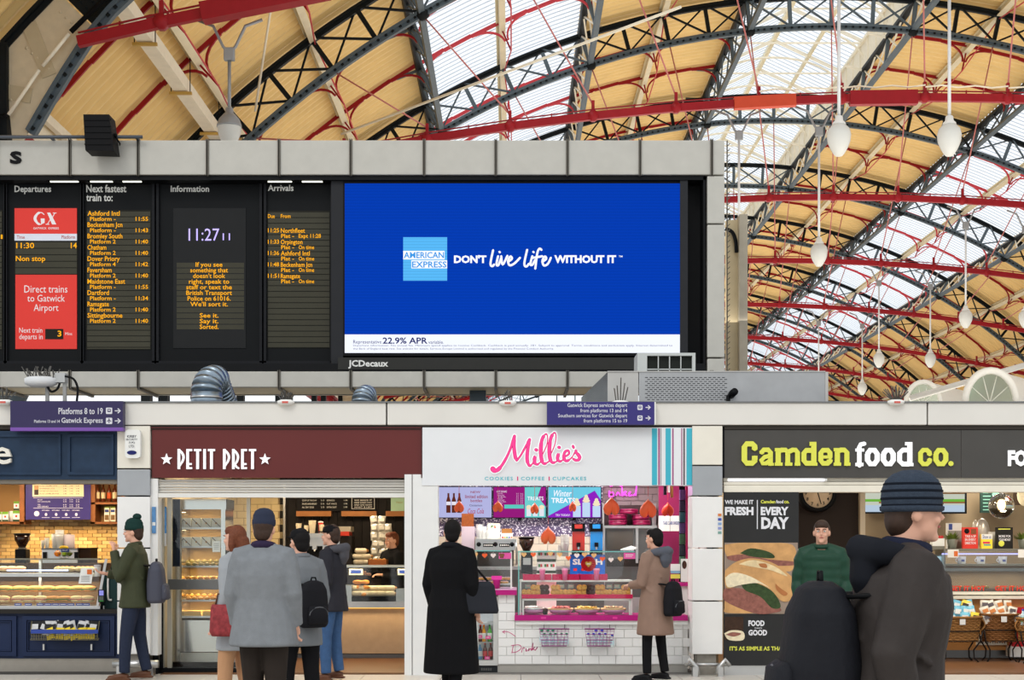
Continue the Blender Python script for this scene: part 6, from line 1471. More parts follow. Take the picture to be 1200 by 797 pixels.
for i, (x, y) in enumerate(((572, 749), (571, 773), (562, 748))): A, off = at('price_tag', 'bright pink price tag, %s in the drinks fridge' % ('upper right', 'lower', 'upper left')[i], 'tag', x, y, YM+.08, 'pink tags in the fridge'); bx(mat('hot_pink', (240, 60, 150), .5), x-3, y-3.5, x+3, y, YM+.07, .004, 'card'); bx(WHITE, x-1.5, y-2.2, x+1.5, y-1.5, YM+.067, .003, 'print')
# bottle baskets on the tiles
CLR = mat('clear_plastic', (206, 216, 214), .15, trans=0)
for bi, (x0, x1, cm, cn) in enumerate(((632, 667, mat('cap_emerald', (20, 140, 92), .4), 'green'), (685.5, 720, mat('cap_blue', (30, 64, 190), .4), 'blue'))):
    A, off = at('wire_basket', 'purple wire basket of %s capped bottles on the white tiles' % cn, 'basket', (x0+x1)/2, 757, YM-.16, 'purple bottle baskets'); PW = mat('purple_wire', (150, 50, 130), .4); Yw = YM-.18
    def frame(pts, nm): mb = MB(PW); mb.tube(pts+[pts[0]], .0055, 6); mb.build(nm, A, loc=off)
    frame([px(x0, 737, Yw), px(x1, 737, Yw), px(x1-.6, 737, YM-.01), px(x0+.6, 737, YM-.01)], 'top_ring'); frame([px(x0+2, 750, Yw), px(x1-2, 750, Yw), px(x1-2.4, 750, YM-.02), px(x0+2.4, 750, YM-.02)], 'middle_ring'); frame([px(x0+3, 757, Yw+.02), px(x1-3, 757, Yw+.02), px(x1-3.2, 757, YM-.02), px(x0+3.2, 757, YM-.02)], 'bottom_ring')
    mb = MB(PW)
    for k in range(9): u = k/8; mb.tube([px(x0+(x1-x0)*u, 737, Yw), px(x0+3+(x1-x0-6)*u, 757, Yw+.02)], .0018, 4)
    for y in (740, 743.5, 747, 753.5): mb.tube([px(x0+(y-737)*.15, y, Yw), px(x1-(y-737)*.15, y, Yw)], .0028, 4)
    mb.build('wire_mesh', A, loc=off, kind='stuff')
    for x in (x0+5.5, x1-5.5): mb = MB(STEELD); mb.tube([px(x, 731.5, YM-.03), px(x, 737, YM-.02)], .003, 4); mb.build('hanging_wire', A, loc=off)
    K_ = Kind('water_bottle', 'bottle', '%s capped bottles in the left purple basket' % cn if bi == 0 else '%s capped bottles in the right purple basket' % cn, lambda A: (f_bottle(CLR, cm, mat('label_pale', (190, 214, 220), .4), .17, .028)(A), MB(cm).lathe([(.017, .15), (.018, .172), (.004, .176)], n=10).build('cap', A)))
    sp = ((3, 0), (10, 0), (16, 0), (6, 1), (13, 1), (19, 1), (26, 1), (32, 1)) if bi == 0 else ((13, 0), (20, 0), (4, 1), (10, 1), (17, 1), (24, 1), (32, 2))
    nr = [sum(1 for s_ in sp if s_[1] == r_) for r_ in range(3)]; cnt = [0, 0, 0]
    for dx, r_ in sp:
        o = K_.put(px(x0+dx, 755.5+r_*1.5, YM-.09-.03*r_), 'clear bottle with %s cap, %s in the %s row of its basket' % (cn, ordw(cnt[r_], nr[r_]) if nr[r_] > 1 else 'alone', ('back', 'front', 'very front')[r_]), scale=1 if r_ == 0 else .86); cnt[r_] += 1
# glass case with cookies and pies
A, off = at('display_case', 'cookie display case with a glass front over the magenta ledge', 'display case', 675, 721, YM); WF = mat('white_frame', (224, 222, 218), .4)
bx(EDGE, 607, 646, 744, 647.2, YM-.02, .5, 'top_glass'); bx(GLS, 608, 647, 740, 721, YM-.02, .006, 'front_glass'); bx(EDGE, 607.3, 647, 608.4, 721, YM-.03, .02, 'glass_edge')
bx(WF, 609, 680, 741, 682, YM+.02, .45, 'shelf'); bx(mat('raspberry', (206, 24, 84), .35), 611.5, 696.8, 741.5, 701.5, YM+.0, .3, 'cookie_tray'); bx(WF, 609, 680, 611, 721, YM+.03, .03, 'frame_post'); bx(WF, 739, 681, 741, 721, YM+.03, .03, 'frame_post'); bx(WF, 612, 701.8, 739, 703.8, YM+.01, .03, 'frame_rail'); bx(WF, 612, 703, 614, 721, YM+.01, .03, 'frame_post'); bx(WF, 737, 703, 739, 721, YM+.01, .03, 'frame_post')
bx(mat('case_inner', (196, 186, 176), .5), 609, 647, 741, 721, YM+.56, .02, 'back_panel') if False else None
lamp('cookie_lamp', px(675, 683.5, YM+.2), 1.2, 3.5, (1, .96, .9), .1); lamp('pie_lamp', px(675, 705, YM+.2), 1.2, 3, (1, .96, .9), .1); lamp('tray_lamp', px(675, 649, YM+.2), 1.2, 3, (1, .97, .92), .1)
def f_cookie(m):
    def f(A):
        MB(m).lathe([(.02, 0), (.036, .006), (.037, .016), (.02, .024), (.003, .026)], n=12).build('biscuit', A)
        mb = MB(mat('chip_dark', (60, 34, 22), .5)); [mb.ball((.02*math.cos(k*2.1), .02*math.sin(k*2.1), .022), .005, .005, .004, 6, 4) for k in range(5)]; mb.build('chips', A, kind='stuff')
    return f
KG = Kind('cookie', 'cookie', 'cookies on the raspberry tray', f_cookie(mat('cookie_gold', (218, 164, 84), .7, var=.3, scale=60, bump=.3))); KD = Kind('cookie', 'cookie', 'cookies on the raspberry tray', f_cookie(mat('cookie_chocolate', (70, 42, 32), .7, var=.3, scale=60, bump=.3)))
pl = [(617, 0, 'g'), (628, 1, 'g'), (638, 1, 'd'), (651, 1, 'g'), (660, 0, 'g'), (670, 0, 'g'), (682, 1, 'g'), (692, 1, 'd'), (703, 1, 'g'), (712, 0, 'g'), (724, 0, 'g'), (734, 1, 'g')]
random.seed(9)
for i, (x, tall, t) in enumerate(pl):
    for k in range(4 if tall else 2):
        o = (KG if t == 'g' else KD).put(px(x+(-2.6 if k % 2 else 2.6), 694.5-(k//2)*5.6, YM+.06), '%s cookie, %s in heap %s on the raspberry tray' % ('pale chip' if t == 'g' else 'dark chocolate', ('bottom right', 'bottom left', 'top right', 'top left')[k], ordw(i, 12)), scale=.98); o.rotation_euler = (1.15, random.uniform(-.3, .3), random.uniform(-.3, .3))
for i, x in enumerate((618.5, 658, 669, 714, 723, 734)):
    A, off = at('flavour_card', 'mint green flavour card, %s above the cookies' % ordw(i, 6), 'card', x, 690, YM+.14, 'mint flavour cards'); bx(mat('mint_card', (150, 214, 196), .5), x-3.3, 685, x+3.3, 689.5, YM+.14, .004, 'card'); bx(WHITE, x-2, 686.5, x+2, 687.2, YM+.137, .003, 'print')
for i, (x, tm, tp, nm) in enumerate(((626, mat('foil', (200, 200, 204), .2, .9, var=.4, scale=60), mat('icing_white', (232, 226, 220), .6, var=.3, scale=70), 'foil lined cake with white crumb topping'), (657, DOUGH, mat('berry_top', (196, 90, 80), .5, var=.5, scale=60), 'pie topped with red berries'), (688, DOUGH, mat('lemon_top', (236, 190, 70), .5, var=.3, scale=50), 'pie with a bright yellow topping'), (719, DOUGH, mat('crumb_top', (204, 172, 128), .7, var=.25, scale=50), 'pie with a plain crumb topping'))):
    P = px(x, 719, YM+.16); A = thing('pie', nm+' on the lowest shelf', 'pie', P, group='pies and cakes on the lowest shelf'); MB(mat('pie_plate_pink', (206, 150, 190), .3)).lathe([(.1, 0), (.13, .02), (.148, .045)], n=24).build('plate', A); MB(tm).lathe([(.12, .02), (.15, .05), (.152, .062), (.13, .06)], n=24).build('crust', A); MB(tp).lathe([(.135, .055), (.1, .075), (.05, .082), (.003, .084)], n=24).build('topping', A)
    mb = MB(tp); random.seed(i); [mb.ball((.11*math.cos(a)*r_, .11*math.sin(a)*r_, .078), .012, .012, .01, 6, 4) for a, r_ in [(random.random()*6.3, random.random()**.5) for _ in range(26)]]; mb.build('crumbs', A, kind='stuff')
A, off = at('chocolate_muffin', 'dark chocolate muffin beside the foil lined cake', 'muffin', 639, 720, YM+.08); P = MB(KD.src and mat('cookie_chocolate', 0)); P.lathe([(.022, 0), (.03, .035), (.038, .045), (.03, .065), (.003, .075)], n=12); P.build('cake', A); MB(BLACK).lathe([(.023, -.001), (.031, .034)], n=12).build('case', A)
# raspberry trays on the shelf with pink holders
for i, (a, b) in enumerate(((613, 646), (647.5, 679), (680, 712))):
    A, off = at('raspberry_tray', 'raspberry red tray, %s on the cookie case shelf' % ordw(i, 3), 'tray', (a+b)/2, 680, YM+.03, 'red trays'); bx(mat('raspberry', 0), a, 673, b, 680, YM+.03, .02, 'front_side'); bx(mat('raspberry', 0), a, 678.5, b, 680, YM+.05, .25, 'base'); bx(mat('raspberry', 0), a, 673, a+.8, 680, YM+.05, .25, 'end_side'); bx(mat('raspberry', 0), b-.8, 673, b, 680, YM+.05, .25, 'end_side')
KPk = Kind('tasting_pot', 'pot', 'pink tasting pots', f_cup(mat('pot_pink', (244, 130, 176), .3), .1, .03, 1, mat('pot_pink_lid', (250, 170, 200), .3)))
for i, x in enumerate((635.5, 662, 699)): KPk.put(px(x, 680, YM+.01), 'pink tasting pot, %s in front of the red trays' % ordw(i, 3), scale=1.15)
A, off = at('tongs', 'black and steel tongs lying on the left red tray', 'tongs', 622, 676, YM+.1); mb = MB(BLACK); mb.tube([px(612, 669, YM+.08), px(624, 673, YM+.06)], .01, 8); mb.build('grip', A, loc=off); mb = MB(STEEL); mb.tube([px(624, 673, YM+.06), px(638, 676, YM+.05)], .007, 6); mb.build('blade', A, loc=off)
# left glass case with doughnuts
A, off = at('display_case', 'small glass doughnut case left of the tiled column', 'display case', 570, 690, YM)
bx(EDGE, 548, 645, 600, 646.4, YM-.02, .5, 'top_glass'); bx(GLS, 548, 646, 598, 690, YM-.02, .006, 'front_glass'); bx(WF, 598, 645, 600, 690, YM-.02, .03, 'end_post'); bx(GLS, 548, 666, 598, 667, YM+.02, .35, 'shelf'); bx(WF, 548, 684, 598, 685.5, YM+.02, .35, 'lower_shelf')
KDo = Kind('doughnut', 'doughnut', 'iced doughnuts', lambda A: (MB(mat('dough_gold', (214, 160, 90), .6)).tube([(.028*math.cos(k*PI/8), .028*math.sin(k*PI/8), .014) for k in range(17)], .016, 8).build('ring', A), MB(mat('icing_pink', (240, 190, 200), .4)).tube([(.028*math.cos(k*PI/8), .028*math.sin(k*PI/8), .02) for k in range(17)], .013, 8).build('icing', A)))
for r_ in range(2):
    for i in range(5): KDo.put(px(562+i*7.4+r_*3, 684-r_*4.6, YM+.12+.08*r_), 'pink iced doughnut, %s in the %s row' % (ordw(i, 5), ('front', 'upper')[r_]))
A, off = at('tasting_jar', 'magenta tasting jar on the upper magenta ledge', 'jar', 582, 690, YM-.04); c = px(582, 690, YM-.03); A.location = c; MB(MAG).lathe([(.035, 0), (.045, .1), (.045, .105)], n=16).build('jar', A); MB(mat('jar_lid_pink', (230, 60, 160), .4)).box(-.06, .06, -.045, .045, .105, .15).build('lid', A)
# rear wall of the shop: glitter panel, tiles, shelves
YN = 19.3; Wk = setting('trim_7')
glm = mat('glitter_violet', (104, 92, 122), .3, .4, var=0); nt = glm.node_tree; vo = nt.nodes.new('ShaderNodeTexVoronoi'); vo.inputs['Scale'].default_value = 70; tc = nt.nodes.new('ShaderNodeTexCoord'); rmp = nt.nodes.new('ShaderNodeValToRGB'); rmp.color_ramp.elements[0].color = lin((104, 92, 124)); rmp.color_ramp.elements[0].position = .7; rmp.color_ramp.elements[1].color = (.95, .9, 1, 1); rmp.color_ramp.elements[1].position = .85
nt.links.new(tc.outputs['Object'], vo.inputs['Vector']); sx_ = nt.nodes.new('ShaderNodeSeparateColor'); nt.links.new(vo.outputs['Color'], sx_.inputs[0]); nt.links.new(sx_.outputs[0], rmp.inputs[0]); nt.links.new(rmp.outputs[0], nt.nodes['Principled BSDF'].inputs['Base Color'])
mb = MB(glm); mb.pbox(505, 560, 706, 629, YN, .02); mb.build('glitter_panel', Wk)
tl = tmpmesh(MB(mat('beige_tile', (206, 192, 176), .3, var=.05)).cbox(.003, .227, 0, .012, .003, .107, .004)); x0 = px(500, 0, YN).x; z0 = px(0, 664, YN).z
for r_ in range(4):
    for c in range(11): link('wall_tile', tl, Wk, (x0+c*.23-(.115 if r_ % 2 else 0), YN, z0+r_*.11-.03))
tg = tmpmesh(MB(mat('taupe_tile', (150, 130, 134), .3, var=.05)).cbox(.003, .187, 0, .012, .003, .087, .004)); x0 = px(706, 0, YN).x
for r_ in range(12):
    for c in range(5):
        if x0+c*.19-(.095 if r_ % 2 else 0) < px(770, 0, YN).x: link('wall_tile', tg, Wk, (max(x0, x0+c*.19-(.095 if r_ % 2 else 0)), YN, px(0, 595, YN).z+r_*.09-.09*4))
mb = MB(mat('magenta_wall', (140, 34, 82), .5)); mb.pbox(772, 560, 800, 700, YN-.5, .03); mb.build('magenta_panel', Wk)
A, off = at('neon_sign', 'pink neon script glowing high on the rear wall', 'sign', 727, 582, YN-.03); NE = emis('neon_pink', (250, 90, 230), 1.6); q = YN-.05
for st in ([(711, 563), (716, 570), (722, 565), (728, 570), (734, 564), (740, 569)], [(714, 575), (714, 582), (719, 581), (718, 577), (714, 578)], [(722, 581), (724, 577), (727, 581)], [(729, 571), (729, 581), (734, 576), (730, 578), (735, 581)], [(736, 579), (739, 576), (737, 581), (741, 580)], [(742, 581), (745, 577), (746, 568), (745, 581)]): mb = MB(NE); pts = smooth(st, 4); mb.tube([px(a, b, q) for a, b in pts], .009, 6); mb.build('neon_stroke', A, loc=off)
lamp('neon_glow', px(728, 574, YN-.1), .4, 1.5, (1, .3, .85), .12, rot=(-PI/2, 0, 0))
# menu screens
def screen(x0, x1, y0, y1, lab): 
    A, off = at('menu_screen', lab, 'screen', (x0+x1)/2, y1, YN-.15, 'hanging menu screens'); mb = MB(BLACK); mb.pbox(x0-.8, y0-.8, x1+.8, y1+.8, YN-.14, .05); mb.build('bezel', A, loc=off); mb = MB(BLACK); mb.pbox((x0+x1)/2-2, y1, (x0+x1)/2+2, y1+3.5, YN-.12, .12); mb.build('wall_mount', A, loc=off); return A, off
ys = YN-.145
A, off = screen(513.5, 576, 571, 606.5, 'pale violet menu screen with three dark bottles, leftmost')
def ss(c, x0, y0, x1, y1, nm, d=.002, st=.95): mb = MB(emis('scr_%d_%d_%d' % c, c, st)); mb.pbox(x0, y0, x1, y1, ys-d, .002); return mb.build(nm, A, loc=off)
def st_(c, t, x0, y0, x1, y1, d=.006, b=.01, sh=0): mb = MB(emis('scr_%d_%d_%d' % c, c, .95)); text(mb, t, x0, y0, x1, y1, ys-d, bold=b, shear=sh); mb.build('lettering', A, loc=off)
ss((176, 178, 222), 513.5, 571, 576, 606.5, 'picture')
for k in range(3):
    x = 523+k*6.4; mb = MB(emis('scr_bottle', (92, 40, 30), .9)); mb.prism([(px(a, 0, ys).x, px(0, b, ys).z) for a, b in ((x, 601), (x+5, 601), (x+5, 587), (x+3.6, 582), (x+3.6, 578), (x+1.4, 578), (x+1.4, 582), (x, 587))], ys-.005, ys); mb.build('bottle_picture', A, loc=off); ss((230, 225, 235), x, 588, x+5, 592, 'bottle_label', .008)
st_((150, 30, 50), 'NEW', 551.5, 575.5, 563, 578); st_((150, 30, 50), 'limited edition', 545, 580, 571.5, 584); st_((150, 30, 50), 'bottles', 551.5, 585, 565, 588.5); st_((70, 70, 110), 'Cinnamon', 550, 591, 565, 593.5); st_((170, 70, 110), 'Coca Cola', 548, 596, 567, 602, sh=.3)
A, off = screen(578.5, 639.5, 571, 606.5, 'magenta menu screen with a teal treats panel, second from left')
ss((146, 22, 120), 578.5, 571, 615, 606.5, 'price_panel'); ss((110, 205, 205), 615, 571, 639.5, 606.5, 'treats_panel')
mb = MB(emis('scr_magenta_wedge', (150, 24, 130), .95)); mb.prism([(px(a, 0, ys).x, px(0, b, ys).z) for a, b in ((639.5, 571), (639.5, 594), (630, 582), (634, 571))], ys-.004, ys-.002); mb.build('wedge', A, loc=off)
st_((235, 220, 235), 'HOT DRINKS', 582, 575, 594, 577.3)
for k in range(7): st_((225, 190, 220), ('LATTE', 'MOCHA', 'TEA', 'CAPPUCCINO', 'AMERICANO', 'ICED TEA', 'FLAT WHITE')[k], 583, 578+1.9*k, 589+(k % 3)*2, 579.2+1.9*k); st_((225, 190, 220), '2.1  2.6', 605, 578+1.9*k, 613, 579.2+1.9*k)
ss((90, 200, 190), 591, 591.5, 614, 596, 'teal_band', .005); st_((240, 240, 250), 'TREATS', 618, 582, 637, 586.5, b=.02)
for k in range(3): ss((225, 225, 235), 617+k*7.5, 596, 622.5+k*7.5, 605, 'cup_picture', .005); mb = MB(emis('scr_cream_top', (240, 225, 190), .95)); mb.ball(px(619.8+k*7.5, 594.5, ys-.004), .035, .004, .03, 10, 6); mb.build('cream_top', A, loc=off)
A, off = screen(642, 704, 571, 606.5, 'teal and violet winter treats menu screen, third from left')
ss((108, 200, 226), 642, 571, 704, 606.5, 'teal_field')
mb = MB(emis('scr_violet', (140, 30, 190), .95)); mb.prism([(px(a, 0, ys).x, px(0, b, ys).z) for a, b in ((642, 606.5), (642, 605), (697, 575), (704, 586), (704, 606.5))], ys-.004, ys-.002); mb.build('violet_wedge', A, loc=off)
st_((246, 248, 255), 'Winter', 649, 574.5, 670, 582, b=.01, sh=.3); st_((246, 248, 255), 'TREATS', 646, 583.5, 674, 589.5, b=.03); st_((246, 248, 255), 'TRY TODAY!', 651, 602.5, 668, 605)
for k, (x, h) in enumerate(((676, 591), (687, 587), (699, 591))): ss((190, 214, 240), x-4.5, h+2, x+4.5, 606, 'cup_picture', .006); mb = MB(emis('scr_cream_top', 0)); [mb.ball(px(x, h-j*2.5, ys-.006), .05-.013*j, .004, .025, 10, 6) for j in range(3)]; mb.build('cream_top', A, loc=off, kind='stuff')
# orange heart lanterns hung upside down
def heart(x, y, w, h, Y, lab, flat=.5, m=None):
    P = px(x, y, Y); s = w*.88*Y/F; hh = h*1.2*Y/F; A = thing('heart_balloon', lab, 'decoration', P, group='orange heart decorations'); mb = MB(m or mat('heart_orange', (238, 92, 46), .35, spec=.4)); vs = []; n = 20; K_ = 8
    out = []
    for k in range(n):
        t = 2*PI*k/n; hx = 16*math.sin(t)**3/16; hz = -(13*math.cos(t)-3.6*math.cos(2*t)-2.2*math.cos(3*t)-math.cos(4*t))/16; out.append((hx*s/2, (hz-.28)*hh/2*.93))
    for i in range(K_+1):
        a = -PI/2+PI*i/K_; r_ = max(math.cos(a), .02)
        for ox, oz in out: vs.append((ox*r_, math.sin(a)*s*flat*.5, oz*r_))
    mb.add(vs, [(i*n+j, i*n+(j+1) % n, (i+1)*n+(j+1) % n, (i+1)*n+j) for i in range(K_) for j in range(n)], True); mb.build('heart', A); MB(mat('thread', (200, 60, 50), .6)).tube([(0, 0, hh*.38), (0, 0, (2.55-P.z))], .0025, 4).build('thread', A)
for a in ((538, 592, 13.5, 15, 17.6, 'orange hanging heart over the leftmost menu screen'), (583.5, 592, 14, 15, 17.6, 'orange hanging heart over the magenta menu screen'), (626.5, 594, 11.5, 15, 17.8, 'small orange hanging heart over the teal treats panel'), (642.5, 625, 20.5, 23, 17.3, 'large low orange hanging heart beside the bean grinder'), (671, 592, 10, 14, 17.8, 'small orange hanging heart over the winter treats screen'), (716.5, 590.5, 22, 24, 17.2, 'large orange hanging heart left of the neon sign'), (759.5, 593, 23, 24.5, 17.2, 'large orange hanging heart over the brown coated person')): heart(*a)
heart(782.5, 595, 17, 18, 18.2, 'dark orange hanging heart against the magenta wall', m=mat('heart_dark', (206, 60, 40), .35))
# back bar
Yb = 18.55; zb3 = px(0, 664, Yb).z
A = thing('back_bar', 'steel back bar behind the cookie case', 'counter', (px(630, 0, Yb).x, Yb, 0)); off = -A.location; MB(STEELD).box(px(513, 0, Yb).x, px(708, 0, Yb).x, Yb, 19.25, .0, zb3-.04).build('body', A, loc=off); MB(STEEL).box(px(513, 0, Yb).x, px(708, 0, Yb).x, Yb-.03, 19.25, zb3-.04, zb3).build('top', A, loc=off)
A, off = at('espresso_machine', 'steel espresso machine with two button panels in the cookie shop', 'coffee machine', 580, 664, Yb)
bx(STEEL, 557, 633, 604, 645, Yb, .5, 'body'); bx(STEEL, 557, 631.5, 604, 633, Yb-.02, .52, 'cup_tray'); bx(mat('machine_dark', (90, 84, 78), .4), 559, 645, 602, 664, Yb+.2, .3, 'lower_body')
for x in (566, 585): bx(BLACK, x, 637, x+12, 641, Yb-.01, .01, 'button_panel'); [bx(WHITE, x+1+k*2.2, 638, x+2.2+k*2.2, 640, Yb-.014, .004, 'button') for k in range(5)]
for x in (561, 580.5, 600): mb = MB(BLACK); mb.ball(px(x, 638, Yb-.02), .03, .02, .03, 10, 6); mb.build('steam_knob', A, loc=off)
mb = MB(STEEL); mb.tube([px(605, 632, Yb), px(605.5, 662, Yb-.05)], .012, 8); mb.build('steam_wand', A, loc=off)
for i, (x, sc) in enumerate(((561.5, 1.25), (567, 1.05), (571.5, .8))): KCu.put(px(x, 631.5, Yb+.2), 'white paper cup stack, %s on the cookie shop espresso machine' % ordw(i, 3), scale=sc, group='cups on the cookie shop machine')
A, off = at('tea_box', 'white tea box with red and green letters on the espresso machine', 'box', 579, 631, Yb+.2); bx(mat('tea_cream', (230, 226, 206), .5), 571.5, 613.5, 586, 631.5, Yb+.2, .15, 'carton'); mb = MB(mat('print_green', (50, 120, 60), .5)); text(mb, 'P', 575.5, 615.5, 578, 619, Yb+.196, bold=.03); mb.use(mat('print_red2', (200, 50, 50), .5)); text(mb, 'G', 578.5, 615.5, 581.3, 619, Yb+.196, bold=.03); mb.build('print', A, loc=off)
A, off = at('brown_box', 'white and brown sugar box on the espresso machine', 'box', 594, 631, Yb+.15); bx(WHITE, 587, 625, 601, 631.5, Yb+.15, .15, 'carton'); bx(mat('kraft', (150, 100, 50), .6), 588, 619.5, 600, 625, Yb+.17, .12, 'contents'); [bx(mat('dot_%d' % k, c, .5), 588+k*2.6, 629, 590+k*2.6, 630.6, Yb+.146, .003, 'dot') for k, c in enumerate(((200, 60, 60), (220, 160, 40), (60, 140, 80), (60, 90, 170), (200, 100, 40)))]
grinder(617, 18.5, zb3, 17, 'black coffee grinder with a wide hopper in the cookie shop')
A, off = at('cup_tower', 'tall patterned box tower behind the black coated person', 'box', 548, 664, Yb); bx(mat('box_lilac', (190, 176, 190), .5), 541, 617, 556, 664, Yb+.02, .3, 'box'); bx(mat('snack_brown', (140, 74, 36), .5, var=.4, scale=40), 541, 602, 555, 617, Yb+.05, .2, 'snack_packs')
def slush(x, m, lab):
    A, off = at('juice_dispenser', lab, 'dispenser', x, 652, Yb-.1, 'cold drink dispensers'); Y = Yb-.1; w = 7.2
    bx(m, x-w, 623, x+w, 645, Y, .25, 'tank'); bx(BLACK, x-w-.3, 613.5, x+w+.3, 623, Y-.01, .27, 'lid'); mb = MB(m); mb.pbox(x-4.5, 614.5, x+4.5, 619.5, Y-.014, .004); mb.build('front_badge', A, loc=off); bx(BLACK, x-2.2, 636, x+2.2, 641, Y-.04, .04, 'tap'); bx(STEEL, x-1, 641, x+1, 644, Y-.05, .02, 'spout'); bx(BLACK, x-w, 645, x+w, 664, Y, .25, 'base')
slush(678, mat('juice_red', (176, 40, 26), .15, spec=.6), 'red cold drink dispenser with a black lid'); slush(699, mat('juice_blue', (18, 130, 206), .15, spec=.6), 'bright blue cold drink dispenser with a black lid')
for i, (x, sc) in enumerate(((656, .9), (662, 1.7))): Kind('paper_cup', 'cup', 'tall cups by the dispensers', f_cup(WHITE, .12, .04, 4)).put(px(x, 652, Yb-.1), ('shorter' if i == 0 else 'taller')+' stack of white cups left of the red dispenser', scale=sc*.8)
A, off = at('blender', 'black filter coffee maker below the bunting hearts', 'coffee machine', 617, 664, Yb-.3); bx(BLACK, 611, 648, 624, 672, YM+.9, .2, 'body'); bx(STEEL, 613, 654, 622, 662, YM+.89, .02, 'jug')
KPB = Kind('tea_pack', 'box', 'tea packs under the glass', f_box(WHITE, .08, .08, .14, ((mat('print_green', 0), .55, .8, -.3, 0), (mat('print_red2', 0), .55, .8, .02, .3), (mat('tea_leaf', (40, 60, 40), .5), 0, .25, -.5, .5))))
for r_ in range(2):
    for i in range(3): KPB.put(px(633+i*7.2, 672-r_*13.5, YM+.5), 'white tea pack with red and green print, %s of the %s row' % (('left', 'middle', 'right')[i], ('lower', 'upper')[r_]))
A = thing('pack_shelf', 'pale shelf block carrying the tea packs', 'shelf', px(640, 672, YM+.5)); bb = -A.location; mb = MB(WF); mb.pbox(629, 672, 652, 674, YM+.42, .2); mb.pbox(629, 674, 652, 720, YM+.5, .1); mb.build('stand', A, loc=bb)
# blue poster with a paper rosette
A, off = at('poster', 'blue poster with white capitals behind the paper rosette', 'poster', 688, 672, YM+.42); Yq = YM+.42; bx(mat('poster_blue', (24, 96, 190), .4), 668, 650, 709, 674, Yq, .01, 'sheet'); mb = MB(WHITE); text(mb, 'SLUSH', 671, 655, 706, 662, Yq-.004, bold=.04); mb.build('lettering', A, loc=off); [bx(mat('poster_red', (210, 50, 50), .4), 672+k*9, 666, 676+k*9, 669, Yq-.004, .003, 'berry_print') for k in range(4)]
A, off = at('paper_rosette', 'red paper fan rosette with a gold heart', 'decoration', 689.5, 663, YM+.02); c = Vector((0, 0, 0)); A.location = px(689.5, 661, YM+.04)
mb = MB(mat('rosette_red', (200, 34, 40), .5)); n = 40; vs = [(0, -.006, 0)]+[(.088*math.cos(2*PI*k/n), -.012 if k % 2 else .008, .088*math.sin(2*PI*k/n)) for k in range(n)]; mb.add(vs, [(0, k+1, (k+1) % n+1) for k in range(n)]); mb.build('pleats', A)
def heartflat(A, s, m, dy=-.02, up=1):
    pts = []
    for k in range(20): t = 2*PI*k/20; pts.append((s*math.sin(t)**3, up*s*(13*math.cos(t)-5*math.cos(2*t)-2*math.cos(3*t)-math.cos(4*t))/16))
    mb = MB(m); mb.prism(pts, dy, dy+.006); return mb.build('heart', A)
heartflat(A, .04, mat('heart_gold', (206, 160, 70), .35, .4)); MB(WHITE).box(-.02, .02, -.026, -.021, -.004, .006).build('print', A)
for i, (x, y, c) in enumerate(((557, 650, 'peach'), (568, 651, 'orange'), (578, 651, 'cream'), (588, 651, 'brown'), (614, 650, 'peach'), (625, 650, 'orange'), (645, 649, 'peach'), (656, 650, 'peach'), (666, 654, 'orange'), (676, 651, 'cream'), (685, 650, 'peach'), (696, 651, 'peach'), (706, 655, 'orange'), (716, 656, 'cream'), (727, 655, 'peach'))):
    A = thing('bunting_heart', 'small %s paper heart, %s in the bunting under the glass top' % (c, ordw(i, 15) if i < 12 or i == 14 else ('third from right', 'second from right')[i-12]), 'decoration', px(x, y, YM-.04), group='paper hearts in the bunting'); heartflat(A, .032, mat('paper_'+c, dict(peach=(226, 176, 116), orange=(230, 96, 50), cream=(236, 220, 214), brown=(130, 84, 60))[c], .6), 0); MB(mat('string', (200, 190, 180), .6)).tube([(0, .003, .02), (0, .003, .045)], .002, 4).build('string', A)
A, off = at('pink_card', 'pink card with fine print at the right end of the glass top', 'card', 738, 655, YM-.05); bx(mat('card_pink', (226, 90, 160), .5), 731, 648, 744.5, 655, YM-.05, .004, 'card'); bx(WHITE, 733, 650, 742, 650.7, YM-.053, .003, 'print'); bx(WHITE, 733, 652, 741, 652.6, YM-.053, .003, 'print')
A, off = at('pink_card', 'pink and brown offer card at the doughnut case', 'card', 592, 655, YM-.05); bx(mat('card_pink', 0), 584.5, 648, 599, 655, YM-.03, .004, 'card'); bx(mat('brown_print', (110, 60, 50), .5), 586, 649, 590, 654, YM-.033, .003, 'print')
A, off = at('napkins', 'loose white napkins on the glass top of the cookie case', 'napkins', 735, 645.5, YM+.1); mb = MB(WHITE); v = [px(727, 645, YM), px(738, 641.5, YM+.15), px(744, 643.5, YM+.1), px(742, 645.4, YM)]; mb.add(v+[p+Vector((0, 0, .012)) for p in v], [(0, 1, 2, 3), (7, 6, 5, 4), (0, 4, 5, 1), (1, 5, 6, 2), (2, 6, 7, 3), (3, 7, 4, 0)]); mb.build('napkin', A, loc=off); mb = MB(mat('napkin_shade', (214, 212, 208), .6)); mb.add([p+Vector((.03, .02, .014)) for p in v]+[p+Vector((.02, .02, .02)) for p in v], [(0, 1, 2, 3), (7, 6, 5, 4), (0, 4, 5, 1), (1, 5, 6, 2), (2, 6, 7, 3), (3, 7, 4, 0)]); mb.build('napkin', A, loc=off)
